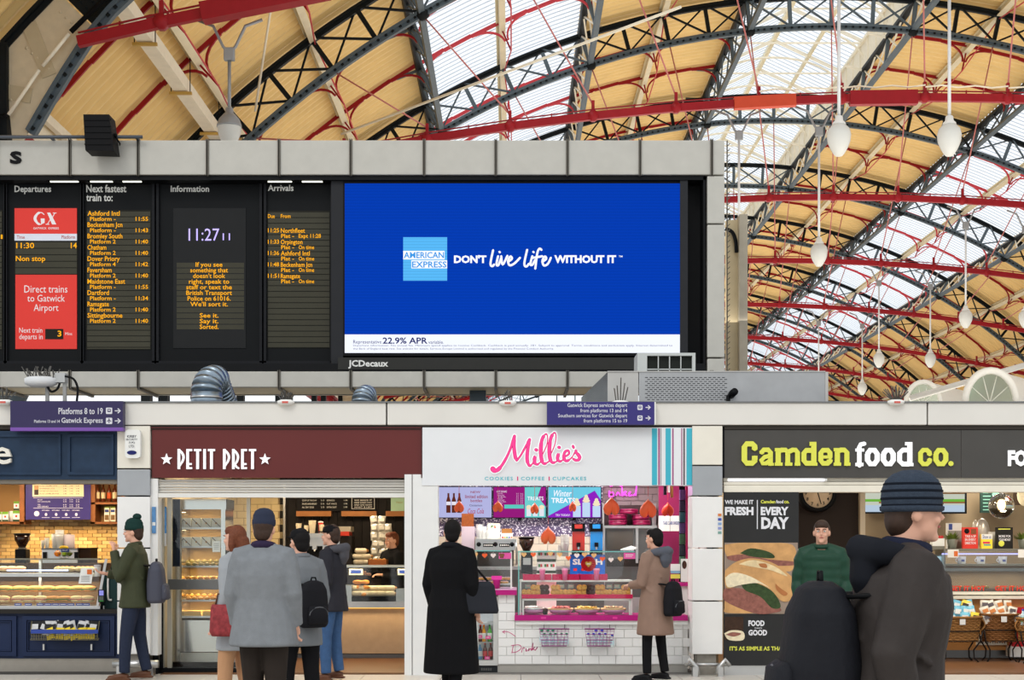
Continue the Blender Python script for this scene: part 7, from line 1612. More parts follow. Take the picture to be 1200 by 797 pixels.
# oven rack at right with cake boxes
Yo = 18.7; A = thing('oven_unit', 'stainless oven with a dark glass door under a shelf of cake boxes', 'oven', (px(740, 0, Yo).x, Yo, 0)); off = -A.location
bx(STEEL, 707, 616, 770, 619, Yo, .55, 'top_shelf'); bx(STEEL, 707, 619, 709, 700, Yo, .55, 'side'); bx(STEELD, 709, 619, 769, 700, Yo+.06, .5, 'body'); bx(mat('oven_glass', (70, 64, 56), .15, spec=.6), 711, 620, 742, 644, Yo+.03, .02, 'door_glass'); bx(STEEL, 745, 619, 748, 660, Yo+.02, .03, 'handle'); bx(mat('oven_dark', (48, 42, 40), .4), 711, 655, 768, 664, Yo+.03, .02, 'lower_slot')
bx(STEEL, 707, 700, 770, 773, Yo+.05, .5, 'base'); bx(STEEL, 764, 590, 769, 618, Yo+.3, .2, 'rack_post'); bx(STEEL, 706, 590, 708, 618, Yo+.3, .2, 'rack_post'); bx(mat('recess_dark', (60, 40, 44), .6), 708, 592, 764, 616, Yo+.4, .1, 'rack_back')
KCb = Kind('cake_box', 'box', 'magenta cake boxes on the shelf', lambda A: (MB(mat('box_magenta', (112, 12, 54), .3)).lathe([(.115, 0), (.12, .005), (.12, .045)], n=20).build('tin', A), MB(mat('box_magenta_lid', (130, 22, 66), .3)).lathe([(.123, .045), (.123, .06), (.11, .064)], n=20).build('lid', A)))
for i, (x, y) in enumerate(((724, 615.5), (724, 609), (737, 602.5), (752, 615.5), (751, 609))): KCb.put(px(x, y, Yo+.2), 'round magenta cake tin, %s on the steel shelf' % ('bottom left', 'middle left', 'topmost', 'bottom right', 'upper right')[i])
A, off = at('wall_notice', 'white notice with blue print on the magenta wall', 'notice', 787, 622, 18.6); bx(WHITE, 772, 604.5, 797, 622.5, 18.6, .02, 'board'); mb = MB(mat('print_blue', (60, 80, 150), .5)); text(mb, 'TAKE CARE ORDER', 777, 611, 796, 615, 18.596, bold=.01); mb.build('lettering', A, loc=off); bx(STEELD, 785, 604.5, 785.4, 622.5, 18.597, .003, 'joint')
A, off = at('bag_rack', 'dark rack of green and violet bags at the right wall of the cookie shop', 'rack', 801, 700, 17.8)
for k, c in enumerate(((96, 60, 120), (50, 40, 70), (40, 90, 100), (80, 60, 110), (60, 100, 70), (40, 50, 60), (70, 120, 90))): bx(mat('bag_%d' % k, c, .4, var=.3, scale=20), 797, 574+k*13, 804, 586+k*13, 17.8, .1, 'bag')
bx(mat('rack_magenta', (170, 30, 90), .4), 804, 570, 806.5, 700, 17.75, .1, 'post'); bx(BLACK, 796, 570, 805, 700, 17.9, .02, 'backing')
A, off = at('hanging_bags', 'paper bags hanging from a rail above the magenta wall', 'bags', 785, 572, 18.2); [bx(m, 778+k*4, 567, 781+k*4, y, 18.2, .06, 'bag') for k, (m, y) in enumerate(((BLACK, 580), (WHITE, 577), (mat('kraft', 0), 583)))]; bx(STEEL, 775, 566, 795, 567, 18.2, .05, 'rail')
A, off = at('leaflet_stand', 'leaflets and a cartoon free cookie card on the right of the counter', 'leaflets', 790, 721, YM+.1); bx(WHITE, 786, 661, 797, 669, YM+.35, .02, 'leaflet'); bx(mat('leaf_blue', (130, 170, 200), .5), 786, 669, 797, 672, YM+.34, .02, 'leaflet'); bx(mat('leaf_yellow', (220, 210, 90), .5), 786, 673, 797, 678, YM+.33, .02, 'leaflet'); bx(WHITE, 798, 655, 806, 682, YM+.3, .02, 'card'); mb = MB(KD.src and mat('cookie_chocolate', 0)); mb.ball(px(802, 662, YM+.295), .028, .004, .05, 12, 8); mb.build('cookie_print', A, loc=off); bx(MAG, 784, 683, 806, 687, YM+.25, .3, 'ledge'); bx(WF, 784, 687, 806, 721, YM+.3, .25, 'stand')
# ================================================================== SHOP 4: sandwich shop
YP = YS+.06
A, off = at('poster', 'tall charcoal poster panel with a big photograph of a filled ciabatta', 'poster', 892, 790, YP)
bx(mat('poster_charcoal', (50, 50, 50), .5, var=.08), 848.5, 577, 936, 780, YP, .06, 'panel'); bx(mat('pale_steel', (190, 190, 188), .35, .5), 848.5, 780, 936, 792, YP+.01, .05, 'kick_plate'); bx(mat('poster_bg', (150, 132, 118), .5, var=.1), 849, 636, 935, 719.5, YP-.004, .004, 'picture')
def prn(t, a, b, c, d, m=None, bold=.03): mb = MB(m or mat('poster_white', (222, 222, 226), .5)); text(mb, t, a, b, c, d, YP-.006, bold=bold); mb.build('lettering', A, loc=off)
prn('WE MAKE IT', 849.5, 586, 883, 591); prn('FRESH', 849.5, 594, 883, 604, bold=.05); prn('EVERY', 891.5, 594, 924, 604, bold=.05); prn('DAY', 892, 606, 924.5, 620, bold=.05); bx(mat('poster_white'), 887, 586, 888, 620, YP-.006, .004, 'divider')
prn('Camden', 891.5, 586, 908.5, 590, mat('lime_letter')); prn('food', 909.5, 586, 918, 590); prn('co.', 919, 587, 925, 590, mat('lime_letter')); prn('FOOD', 877, 727, 896, 734, bold=.05); prn("THAT'S", 884, 735.5, 893, 737); prn('GOOD', 877, 738, 899, 745, bold=.05); prn("IT'S AS SIMPLE AS THAT", 855, 757.5, 920, 762.5, mat('lime_letter'))
def blob2(pts, m, nm, d=.006, n=4):
    p = smooth(pts+[pts[0]], n)[:-1]; mb = MB(m); mb.prism([(px(a, 0, YP).x, px(0, b, YP).z) for a, b in p], YP-d, YP-d+.002); mb.build(nm, A, loc=off)
Cq = lambda L: [(840+x/3.51, 570+y/3.51) for x, y in L]
CRU = mat('print_crust', (210, 160, 104), .6, var=.3, scale=9); CRM = mat('print_crumb', (238, 222, 188), .6, var=.2, scale=30); HM = mat('print_ham', (150, 96, 84), .6, var=.4, scale=25); LF = mat('print_leaf', (58, 78, 44), .6, var=.5, scale=30)
blob2(Cq([(32, 240), (90, 233), (200, 233), (310, 240), (325, 300), (300, 350), (180, 330), (60, 300), (34, 270)]), CRU, 'rear_bread_print', .006); blob2(Cq([(40, 288), (110, 280), (210, 300), (320, 310), (315, 325), (200, 325), (60, 305)]), HM, 'rear_filling_print', .008); blob2(Cq([(95, 275), (140, 255), (215, 270), (235, 295), (150, 290)]), LF, 'rear_leaf_print', .009)
blob2(Cq([(32, 470), (90, 500), (160, 520), (40, 520), (31, 500)]), CRU, 'lower_bread_print', .010); blob2(Cq([(31, 420), (120, 425), (260, 500), (230, 521), (150, 521), (31, 470)]), HM, 'ham_print', .011); blob2(Cq([(100, 405), (170, 400), (235, 440), (262, 495), (225, 500), (180, 455), (120, 430)]), LF, 'leaf_print', .012)
blob2(Cq([(34, 345), (80, 310), (150, 296), (240, 320), (320, 385), (330, 430), (300, 470), (262, 470), (220, 425), (150, 395), (95, 405), (45, 420), (31, 390)]), CRU, 'ciabatta_print', .013); blob2(Cq([(34, 375), (70, 355), (140, 372), (220, 420), (170, 398), (100, 405), (45, 415)]), CRM, 'crumb_print', .015); blob2(Cq([(90, 320), (150, 303), (235, 328), (290, 370), (220, 345), (140, 330)]), mat('print_flour', (236, 206, 160), .6, var=.3, scale=14), 'flour_print', .016); blob2(Cq([(170, 318), (200, 318), (205, 335), (180, 332)]), mat('print_toast', (176, 112, 66), .6, var=.3), 'toasted_print', .018); blob2(Cq([(240, 400), (262, 420), (290, 440), (275, 450), (245, 425)]), mat('print_toast', 0), 'toasted_print', .018)
blob2([(849, 723), (871, 723), (871, 750), (849, 750)], mat('print_brown', (64, 44, 32), .6, var=.4, scale=30), 'coffee_picture', .006, 1); blob2(Cq([(30, 605), (60, 592), (108, 598), (108, 632), (50, 632)]), CRM, 'cup_print', .008); blob2(Cq([(36, 610), (65, 600), (100, 606), (70, 618)]), HM, 'coffee_print', .010)
# clock on the dark wall
bxw = setting('trim_8'); mb = MB(mat('umber_wall', (46, 38, 34), .6)); mb.pbox(930, 560, 1009, 800, 20.0, .04); mb.build('dark_wall_panel', bxw); mb = MB(mat('beige_post', (206, 192, 168), .5)); mb.pbox(1008, 560, 1014, 800, 19.9, .2); mb.build('post', bxw)
A = thing('wall_clock', 'round black rimmed wall clock with a cream dial', 'clock', px(957.5, 578, 19.9)); Rx = Matrix.Rotation(PI/2, 3, 'X'); r = 20.5*19.9/F
MB(BLACK).lathe([(r*.9, -.09), (r*1.12, -.05), (r*1.1, .05), (r*.86, .07), (r*.84, .04)], n=32, mtx=Rx).build('rim', A); MB(mat('dial_cream', (232, 206, 172), .5)).lathe([(.001, .045), (r*.86, .046), (r*.86, .03), (.001, .03)], n=32, mtx=Rx).build('dial', A)
for k in range(1, 13):
    a = k*PI/6; v, f = textgeo(str(k), .02); mb = MB(BLACK); cx_ = sum(q[0] for q in v)/len(v); cy_ = sum(q[1] for q in v)/len(v); s_ = .06; mb.add([(r*.68*math.sin(a)+(q[0]-cx_)*s_, -.05, r*.68*math.cos(a)+(q[1]-cy_)*s_) for q in v], f); mb.build('numeral', A)
for a, l, w in ((-.35, .42, .014), (2.85, .66, .01)): MB(BLACK).bar((0, -.055, 0), (r*l*math.sin(a), -.055, r*l*math.cos(a)), .006, w, (math.cos(a), 0, -math.sin(a))).build('hand', A)
# menu screens and lamp
Yz = 20.6
A, off = at('menu_screen', 'wide screen showing a green and cream sandwich picture', 'screen', 1074, 602, Yz); bx(BLACK, 1010, 570, 1133, 602, Yz, .06, 'bezel'); ysn = Yz-.003
for q, c, n in (((1012, 572, 1130.5, 600), (200, 206, 190), 'picture'), ((1060, 576, 1130.5, 579), (130, 90, 50), 'filling_band'), ((1012, 585, 1130.5, 588), (110, 180, 60), 'lettuce_band'), ((1030, 588, 1130.5, 590), (150, 100, 60), 'bacon_band'), ((1012, 592, 1130.5, 600), (186, 206, 226), 'pale_band')): mb = MB(emis('scr_%d_%d_%d' % c, c, .85)); mb.pbox(*q, ysn-(.004 if n != 'picture' else 0), .004); mb.build(n, A, loc=off)
bx(WHITE, 1012, 575, 1028, 580, Yz+.02, .1, 'side_unit')
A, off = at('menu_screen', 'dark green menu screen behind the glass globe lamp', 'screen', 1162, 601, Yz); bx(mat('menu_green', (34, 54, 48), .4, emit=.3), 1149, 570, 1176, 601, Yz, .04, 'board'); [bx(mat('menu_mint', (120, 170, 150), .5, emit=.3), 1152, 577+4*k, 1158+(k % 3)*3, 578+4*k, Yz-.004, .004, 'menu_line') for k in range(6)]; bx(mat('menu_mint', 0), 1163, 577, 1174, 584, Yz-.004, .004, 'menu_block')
A, off = at('poster', 'small dark poster with a pale loaf at the right edge', 'poster', 1196, 592, Yz); bx(mat('poster_brown', (70, 56, 44), .5), 1188, 570, 1212, 592, Yz, .03, 'board'); mb = MB(CRM); mb.ball(px(1200, 580, Yz-.01), .1, .01, .16, 14, 8); mb.build('loaf_picture', A, loc=off)
P = px(1173.5, 593, 18.3); A = thing('globe_lamp', 'clear glass globe pendant lamp with a glowing bulb', 'lamp', P); g = mat('globe_glass', (235, 235, 225), .03, trans=1, var=0); MB(g).ball((0, 0, 0), .16, n=24, m=16).build('globe', A); MB(emis('bulb', (255, 214, 150), 4)).ball((0, 0, .01), .035, .035, .05).build('bulb', A); MB(ALU).lathe([(.03, .06), (.035, .1), (.025, .17)], n=12).build('socket', A); MB(BLACK).tube([(0, 0, .17), (0, 0, 2.6-P.z)], .006, 6).build('cord', A); lamp('globe_light', P+Vector((0, 0, -.17)), .1, 3)
# counter
Yn = 19.0; A = thing('counter', 'glass fronted sandwich counter with a wooden lower front', 'counter', (px(1140, 0, Yn).x, Yn, 0)); off = -A.location
bx(mat('oak_front', (176, 124, 70), .5, var=.15, scale=6), 1078, 700, 1330, 762, Yn, .6, 'front'); bx(STEELD, 1078, 762, 1330, 771, Yn+.04, .5, 'kick_plate'); bx(mat('ledge_ivory', (232, 226, 210), .4), 1078, 698.5, 1330, 702, Yn-.05, .65, 'ledge'); bx(mat('ledge_ivory', 0), 1108, 693.5, 1330, 697, Yn-.02, .3, 'ledge'); bx(mat('grille_white', (206, 200, 186), .5), 1144, 744, 1180, 756, Yn-.01, .02, 'vent_frame'); [bx(STEELD, 1146+k*2.8, 746, 1147.2+k*2.8, 754, Yn-.015, .01, 'vent_slot') for k in range(12)]
A, off = at('display_case', 'lit glass case with white mugs on the sandwich counter', 'display case', 1150, 698, Yn); bx(mat('case_top', (120, 116, 104), .4, .3), 1106, 643, 1330, 646, Yn, .5, 'top'); bx(mat('case_top', 0), 1106, 661, 1330, 663, Yn+.02, .45, 'shelf'); bx(STEELD, 1106, 666, 1330, 669.5, Yn+.01, .03, 'rail'); bx(GLS, 1106, 646, 1330, 694, Yn-.01, .006, 'front_glass'); bx(emis('led_violet', (170, 170, 255), 2), 1104, 648.6, 1330, 650, Yn+.0, .01, 'led_strip'); bx(STEELD, 1106, 646, 1108, 697, Yn, .4, 'end_post'); bx(mat('case_backing', (150, 128, 100), .6), 1106, 663, 1330, 694, Yn+.4, .02, 'back_panel'); bx(mat('case_floor', (90, 76, 66), .5), 1106, 690, 1330, 694, Yn+.02, .4, 'floor')
for i, t in enumerate((1113, 1166)): mb = MB(mat('hot_red', (206, 60, 44), .5, emit=.3)); text(mb, 'GET IT HOT', t, 686.5, t+42, 692.5, Yn-.014, bold=.03); mb.build('lettering', A, loc=off)
lamp('case_lamp', px(1160, 671, Yn+.2), 1.2, 2.5, (1, .9, .75), .1); lamp('case_lamp', px(1160, 647.5, Yn+.2), 1.2, 2, (.8, .8, 1), .1)
KM = Kind('mug', 'mug', 'white mugs in the lit case', lambda A: (MB(WHITE).lathe([(.045, 0), (.05, .01), (.056, .1), (.05, .1), (.046, .02)], n=18).build('cup', A), MB(WHITE).tube([(-.05-.03*math.sin(k*PI/8), 0, .08-.06*k/8) for k in range(9)], .007, 6).build('handle', A), MB(mat('mug_print', (90, 100, 150), .5)).box(-.02, .02, -.057, -.05, .03, .06).build('print', A)))
for i, x in enumerate((1127, 1149.5, 1175)): KM.put(px(x, 661, Yn+.12), 'white mug with blue print, %s under the violet light strip' % ordw(i, 3))
for i, x in enumerate((1112, 1126, 1140, 1156, 1170, 1186)): KPg.put(px(x, 690, Yn+.15), 'dark savoury bun, %s in the lower part of the sandwich case' % ordw(i, 6), group='savoury buns in the sandwich case')
KD_ = Kind('pot', 'pot', 'plants on the sandwich counter', lambda A: 0)
def plant(x, lab):
    P = px(x, 643, Yn+.15); A = thing('potted_plant', lab, 'plant', P, group='potted plants on the counter'); MB(mat('zinc_pot', (190, 196, 184), .35, .5)).lathe([(.05, 0), (.07, .12), (.074, .125), (.06, .12)], n=18).build('pot', A); mb = MB(mat('plant_green', (110, 130, 50), .6, var=.4, scale=40)); random.seed(int(x))
    for k in range(90):
        a = random.random()*6.3; e = random.uniform(.2, 1.4); d = Vector((math.cos(a)*math.cos(e), math.sin(a)*math.cos(e), math.sin(e))); b = Vector((d.x*.04, d.y*.04, .11)); t = b+d*random.uniform(.07, .14); s_ = d.cross(Vector((0, 0, 1))).normalized()*.012; mb.add([b, (b+t)/2+s_, t, (b+t)/2-s_], [(0, 1, 2, 3)])
    mb.build('foliage', A, kind='stuff')
plant(1116, 'green potted plant in a zinc pot beside the red booklet'); plant(1199, 'green potted plant cut by the right edge of the view')
def booklet(x0, x1, y0, m, lab, t, tm, badge=None):
    A, off = at('leaflet_box', lab, 'leaflets', (x0+x1)/2, 643, Yn+.05); bx(m, x0, y0, x1, 643, Yn+.05, .06, 'box')
    for i, w_ in enumerate(t): mb = MB(tm); text(mb, w_, x0+2.5, y0+9+i*4, x1-2.5, y0+12+i*4, Yn+.046, bold=.02); mb.build('lettering', A, loc=off)
    return A, off
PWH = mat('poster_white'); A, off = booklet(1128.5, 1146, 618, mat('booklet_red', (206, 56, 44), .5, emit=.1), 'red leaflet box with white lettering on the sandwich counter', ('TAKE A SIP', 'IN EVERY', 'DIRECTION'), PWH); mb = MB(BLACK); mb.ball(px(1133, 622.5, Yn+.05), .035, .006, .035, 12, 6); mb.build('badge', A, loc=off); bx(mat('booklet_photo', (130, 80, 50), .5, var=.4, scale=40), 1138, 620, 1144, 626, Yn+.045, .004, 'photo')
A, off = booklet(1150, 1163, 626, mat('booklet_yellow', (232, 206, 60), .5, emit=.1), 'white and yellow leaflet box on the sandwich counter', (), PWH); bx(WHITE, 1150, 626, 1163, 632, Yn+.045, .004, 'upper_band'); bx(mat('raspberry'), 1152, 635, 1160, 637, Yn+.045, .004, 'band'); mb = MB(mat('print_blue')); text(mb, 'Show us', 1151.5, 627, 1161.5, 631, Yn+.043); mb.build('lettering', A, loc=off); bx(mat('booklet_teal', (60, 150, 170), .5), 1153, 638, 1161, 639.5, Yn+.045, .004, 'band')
A, off = booklet(1168, 1187, 618, mat('booklet_black', (40, 38, 36), .5), 'black leaflet box with a lime disc on the sandwich counter', ('MORE FOR', 'YOUR MONEY'), PWH); bx(mat('lime_letter'), 1170, 619.5, 1184, 620.7, Yn+.045, .004, 'title'); mb = MB(mat('lime_letter')); mb.ball(px(1173.5, 637, Yn+.05), .04, .006, .04, 12, 6); mb.build('disc', A, loc=off)
A, off = at('napkin_holder', 'clear holder of napkins behind the left potted plant', 'holder', 1119, 643, Yn+.35); bx(WHITE, 1111, 613, 1127, 643, Yn+.35, .1, 'napkins'); bx(mat('holder_grey', (150, 150, 146), .3), 1111, 622, 1127, 643, Yn+.34, .01, 'holder'); bx(mat('print_blue'), 1112, 614, 1116, 621, Yn+.345, .004, 'print')
A, off = at('scale', 'pale rounded steel scale dome behind the red leaflet box', 'scale', 1152, 643, Yn+.5); mb = MB(mat('dome_steel', (200, 190, 176), .3, .4)); mb.ball(px(1151, 624, Yn+.55), .1, .08, .19, 18, 12); mb.build('dome', A, loc=off); mb = MB(mat('dome_steel', 0)); mb.ball(px(1143, 624, Yn+.62), .05, .05, .17, 14, 10); mb.build('side_dome', A, loc=off)
for i, (x, s_) in enumerate(((1156, 1.2), (1163, 1.5), (1167, 1.3))): KCu.put(px(x, 643, Yn+.3), 'white paper cup stack, %s behind the yellow leaflet box' % ordw(i, 3), scale=s_, group='cups on the sandwich counter')
for i, x in enumerate((1117, 1199.5)):
    A, off = at('price_card', 'white card with an orange picture, %s on the sandwich case' % ('left' if i == 0 else 'right'), 'card', x, 653, Yn-.02); bx(WHITE, x-6.5, 644, x+6.5, 653.5, Yn-.03, .004, 'card'); bx(mat('orange_print', 0), x+1, 646, x+5.5, 652, Yn-.033, .003, 'picture')
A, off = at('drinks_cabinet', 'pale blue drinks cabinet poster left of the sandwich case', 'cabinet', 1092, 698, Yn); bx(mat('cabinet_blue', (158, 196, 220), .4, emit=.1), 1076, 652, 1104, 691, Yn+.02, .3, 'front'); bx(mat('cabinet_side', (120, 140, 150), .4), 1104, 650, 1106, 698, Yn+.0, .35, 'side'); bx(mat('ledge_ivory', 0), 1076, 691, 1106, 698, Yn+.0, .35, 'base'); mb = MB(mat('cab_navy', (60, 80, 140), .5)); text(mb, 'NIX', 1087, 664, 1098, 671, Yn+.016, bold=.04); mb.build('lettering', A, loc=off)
A, off = at('condiment_box', 'white box of red condiments left of the potted plant', 'box', 1101, 643, Yn+.1); bx(WHITE, 1093, 631, 1107, 640, Yn+.1, .12, 'box'); mb = MB(mat('red_print', 0)); [mb.ball(px(1095+k*3, 630, Yn+.15), .02, .02, .03, 8, 5) for k in range(4)]; mb.build('sachets', A, loc=off, kind='stuff'); bx(mat('case_top', 0), 1088, 640, 1107, 644, Yn+.05, .3, 'stand')
# wicker baskets on iron stands, with bags
WK = mat('wicker', (150, 106, 58), .7, var=.3, scale=40); IR = mat('wrought_iron', (38, 34, 32), .5, .3)
def wicker(x, w, y0, Y, lab, m):
    P = px(x, 0, Y); A = thing('wicker_basket', lab, 'basket', (P.x, Y, 0), group='wicker baskets on iron stands'); z1 = px(0, y0, Y).z; z0 = px(0, 751, Y).z; R_ = w*Y/F/2; h = z1-z0; mb = MB(m)
    for k in range(15):
        z = z0+h*k/14; r_ = R_*(.86+.14*k/14); mb.tube([(r_*math.cos(t*PI/16), r_*.62*math.sin(t*PI/16)+(.006 if (t+k) % 2 else 0), z+(.004 if (t+k) % 2 else -.004)) for t in range(33)], h/26, 5)
    mb.build('weave', A, kind='stuff'); MB(m).lathe([(R_*.8, z0), (R_*.82, z0+.01), (R_*.94, z1-.02), (R_*.9, z1-.02), (R_*.78, z0+.03)], n=24, sy=.62).build('shell', A)
    MB(m).tube([(R_*1.03*math.cos(t*PI/16), R_*.64*math.sin(t*PI/16), z1) for t in range(33)], .016, 6).build('rim', A)
    for s_ in (-1, 1): MB(m).tube([(s_*R_*(1+.16*math.sin(k*PI/6)), -.03, z1-.02-h*.5*k/6) for k in range(7)], .012, 6).build('handle', A)
    for z, q in ((z0, .86), (z0+h*.42, .95)): MB(IR).tube([(R_*q*math.cos(t*PI/12), R_*q*.64*math.sin(t*PI/12), z) for t in range(25)], .008, 6).build('iron_ring', A)
    for sx in (-1, 1):
        for sy in (-1, 1): MB(IR).tube([(sx*R_*.95, sy*R_*.45, z0+h*.42), (sx*R_*.86, sy*R_*.42, z0), (sx*R_*.6, sy*R_*.34, z0*.6), (sx*R_*.62, sy*R_*.36, z0*.25), (sx*R_*.82, sy*R_*.46, .0)], .01, 6).build('leg', A)
    MB(WHITE).box(-.035, .035, -R_*.64-.03, -R_*.64-.02, z1-.09, z1-.02).build('price_card', A); return P.x, z1, R_
random.seed(21)
def fill(bx_, z1, R_, Y, ks, names, where, n=(5, 5, 4), grp='snack bags in the baskets'):
    for r_ in range(len(n)):
        for i in range(n[r_]):
            j = random.randrange(len(ks)); u = (i+.5)/n[r_]*2-1; o = ks[j].put((bx_+u*R_*.85, Y+.1-.1*r_, z1-.1+.075*(len(n)-1-r_)), '%s, %s in the %s row %s' % (names[j], ordw(i, n[r_]), ('back', 'middle', 'front')[r_], where)); o.rotation_euler = (-.25, random.uniform(-.4, .4)+u*.25, random.uniform(-.3, .3))
pY = [Kind('snack_bag', 'packet', 'snack bags in the baskets', f_packet(mat('bag_yellow', (228, 202, 70), .35), mat('bag_print_dark', (70, 60, 50), .4), .12, .17)), Kind('snack_bag', 'packet', 'snack bags in the baskets', f_packet(mat('bag_blue', (110, 180, 206), .35), mat('bag_print_white', (230, 230, 226), .4), .12, .17))]
pW = [Kind('snack_pouch', 'packet', 'white pouches in the middle basket', f_packet(mat('pouch_white', (222, 214, 200), .4), mat('pouch_print', (96, 88, 92), .4), .12, .13)), Kind('snack_pouch', 'packet', 'white pouches in the middle basket', f_packet(mat('pouch_white', 0), mat('pouch_orange', (206, 130, 70), .4), .12, .13))]
b_, z_, R_ = wicker(1122, 54, 723, 18.55, 'left wicker basket, heaped with yellow and blue snack bags', WK); fill(b_, z_, R_, 18.55, pY, ('yellow snack bag', 'blue snack bag'), 'of the left wicker basket')
b_, z_, R_ = wicker(1171, 44, 720, 18.6, 'middle wicker basket, darker brown, filled with white pouches', mat('wicker_dark', (128, 84, 44), .7, var=.3, scale=40)); fill(b_, z_, R_, 18.6, pW, ('pouch with dark print', 'pouch with orange print'), 'of the darker wicker basket', (4, 4, 4), 'w')
b_, z_, R_ = wicker(1212, 40, 725, 18.3, 'right wicker basket of water bottles, cut by the edge of the view', WK); KWb = Kind('water_bottle', 'bottle', 'water bottles in the right wicker basket', f_bottle(mat('water_clear', (180, 206, 216), .1), mat('cap_blue', 0), mat('label_green', (110, 150, 110), .4), .2, .034))
for i in range(4): KWb.put((b_-.16+.1*i, 18.25+.05*(i % 2), z_-.08), 'water bottle, %s in the right wicker basket' % ordw(i, 4))
A, off = at('red_bin', 'red low display bin behind the right wicker basket', 'bin', 1205, 770, 18.8); bx(mat('bin_red', (190, 30, 40), .4), 1187, 712, 1240, 760, 18.8, .15, 'front'); bx(WHITE, 1184, 758, 1240, 770, 18.78, .17, 'base')
# notices on the right pillar
A, off = at('card_notice', 'payment card stickers on the right white pillar', 'notice', 843.5, 628, YS-.002)
for k, c in enumerate(((206, 120, 60), (60, 80, 170), (130, 160, 200), (140, 150, 200), (120, 160, 150))): bx(mat('sticker_%d' % k, c, .5), 841.5, 602+k*5.2, 845.5, 605+k*5.2, YS-.006, .006, 'sticker')
# ================================================================== PEOPLE (local frame: facing -Y, feet on z=0)
SKIN = mat('skin_light', (214, 164, 140), .5, var=.04, spec=.3)
def rem(o, vox, sm=3):
    m = o.modifiers.new('remesh', 'REMESH'); m.mode = 'VOXEL'; m.voxel_size = vox; m.use_smooth_shade = True
    s_ = o.modifiers.new('smooth', 'SMOOTH'); s_.iterations = sm; s_.factor = .5; return o
def V(*a): return Vector(a)
def lerpc(p, q, n): return [Vector(p).lerp(Vector(q), i/n) for i in range(n+1)]
def person(label, X, Y, H, rz, coat, trousers, shoes, hair, hat=None, hem=.78, arms=None, stride=.0, turn=0, longhair=False, lean=0, flare=1.0, collar=None, hood=None, tr=1.0, skin=SKIN, shirt=None, puffer=False, bulk=1.0, pitch=0):
    A = thing('person', label, 'person', (X, Y, 0), rz, group=None); k = H/1.75; A.scale = (k, k, k)
    def L(z): return lean*max(z-.9, 0)
    sh = 1.42; J = {}
    for s_ in (-1, 1):
        J['S', s_] = V(s_*.175, -L(sh), sh)
        J['E', s_], J['W', s_] = (V(s_*.235, .02-L(1.1), 1.14), V(s_*.23, -.07-L(.9), .9))
        if arms and s_ in arms: J['E', s_], J['W', s_] = V(*arms[s_][0]), V(*arms[s_][1])
        st = stride*s_
        J['H', s_] = V(s_*.09, 0, .92); J['K', s_] = V(s_*.095, -st*.5-.02, .49); J['A', s_] = V(s_*.095, -st, .085 if st >= 0 else .1)
    hc = V(0, -L(1.64)-.02, 1.635); Mh = Matrix.Rotation(turn, 3, 'Z') @ Matrix.Rotation(pitch, 3, 'X')
    hp = lambda x, y, z: hc+Mh @ V(x, y, z)
    b = MB(skin)
    b.loft([(0, 0, .86, .13, .1), (0, 0, .95, .15, .1), (0, -L(1.1), 1.1, .125, .085), (0, -L(1.3), 1.3, .16, .1), (0, -L(1.42), 1.42, .15, .085), (0, -L(1.48), 1.48, .06, .055)], 16)
    b.tube([V(0, .015-L(1.42), 1.42), V(0, .01-L(1.5), 1.5), hc+V(0, .015, -.04)], [.062, .056, .056], 12)
    for c, r in (((0, .012, .015), (.075, .094, .098)), ((0, -.02, -.05), (.057, .066, .062)), ((0, -.066, -.093), (.024, .022, .02)), ((0, -.094, -.02), (.011, .02, .014)), ((0, -.088, .004), (.008, .014, .024)), ((0, -.078, .03), (.048, .014, .009)), ((.035, -.068, -.03), (.022, .018, .02)), ((-.035, -.068, -.03), (.022, .018, .02)), ((.077, .012, -.012), (.01, .02, .032)), ((-.077, .012, -.012), (.01, .02, .032))):
        b.ball(hp(*c), *r, n=12, m=8, mtx=Mh)
    for s_ in (-1, 1):
        S_, E, W_ = J['S', s_], J['E', s_], J['W', s_]; b.tube([S_, S_.lerp(E, .5), E, E.lerp(W_, .4), W_], [.055, .048, .04, .04, .027], 10)
        d = (W_-E).normalized(); sd = d.cross(V(0, 0, 1)) if abs(d.z) < .9 else V(0, 1, 0); sd.normalize(); nn = d.cross(sd)
        if s_ * 1 < 0: pass
        Pm = W_+d*.045; b.tube([W_, W_+d*.03, W_+d*.085], [.026, .036, .036], 8, ell=(1, .55))
        for f in range(4):
            o = W_+d*.08+sd*((f-1.5)*.019); l = (.062, .074, .07, .054)[f]; c1 = o+d*l*.45+nn*.006*s_; c2 = c1+d*l*.3+nn*.018*s_; c3 = c2+d*l*.12+nn*.022*s_; b.tube([o, c1, c2, c3], [.0095, .009, .0085, .007], 6)
        th = W_+d*.03+sd*.03; b.tube([th, th+d*.03+sd*.022, th+d*.058+sd*.026], [.012, .011, .008], 6)
        Hh, K_, An = J['H', s_], J['K', s_], J['A', s_]; b.tube([Hh, Hh.lerp(K_, .5), K_, K_.lerp(An, .4), An], [.085, .072, .054, .053, .036], 12)
    rem(b.build('body', A), .0085, 2)
    for s_ in (-1, 1):
        e = MB(WHITE).ball(hp(s_*.03, -.077, .008), .012, .009, .009, 8, 6).build('eye', A); MB(mat('iris', (50, 36, 26), .3)).ball(hp(s_*.03, -.0845, .008), .0055, .004, .0055, 8, 5).build('iris', e)
        MB(hair).tube([hp(s_*.015, -.092, .026), hp(s_*.03, -.094, .031), hp(s_*.048, -.084, .026)], .004, 5).build('eyebrow', A)
    MB(mat('lips', (170, 96, 90), .5)).tube([hp(-.022, -.078, -.057), hp(-.008, -.087, -.054), hp(.008, -.087, -.054), hp(.022, -.078, -.057)], [.003, .0055, .0055, .003], 6).build('mouth', A)
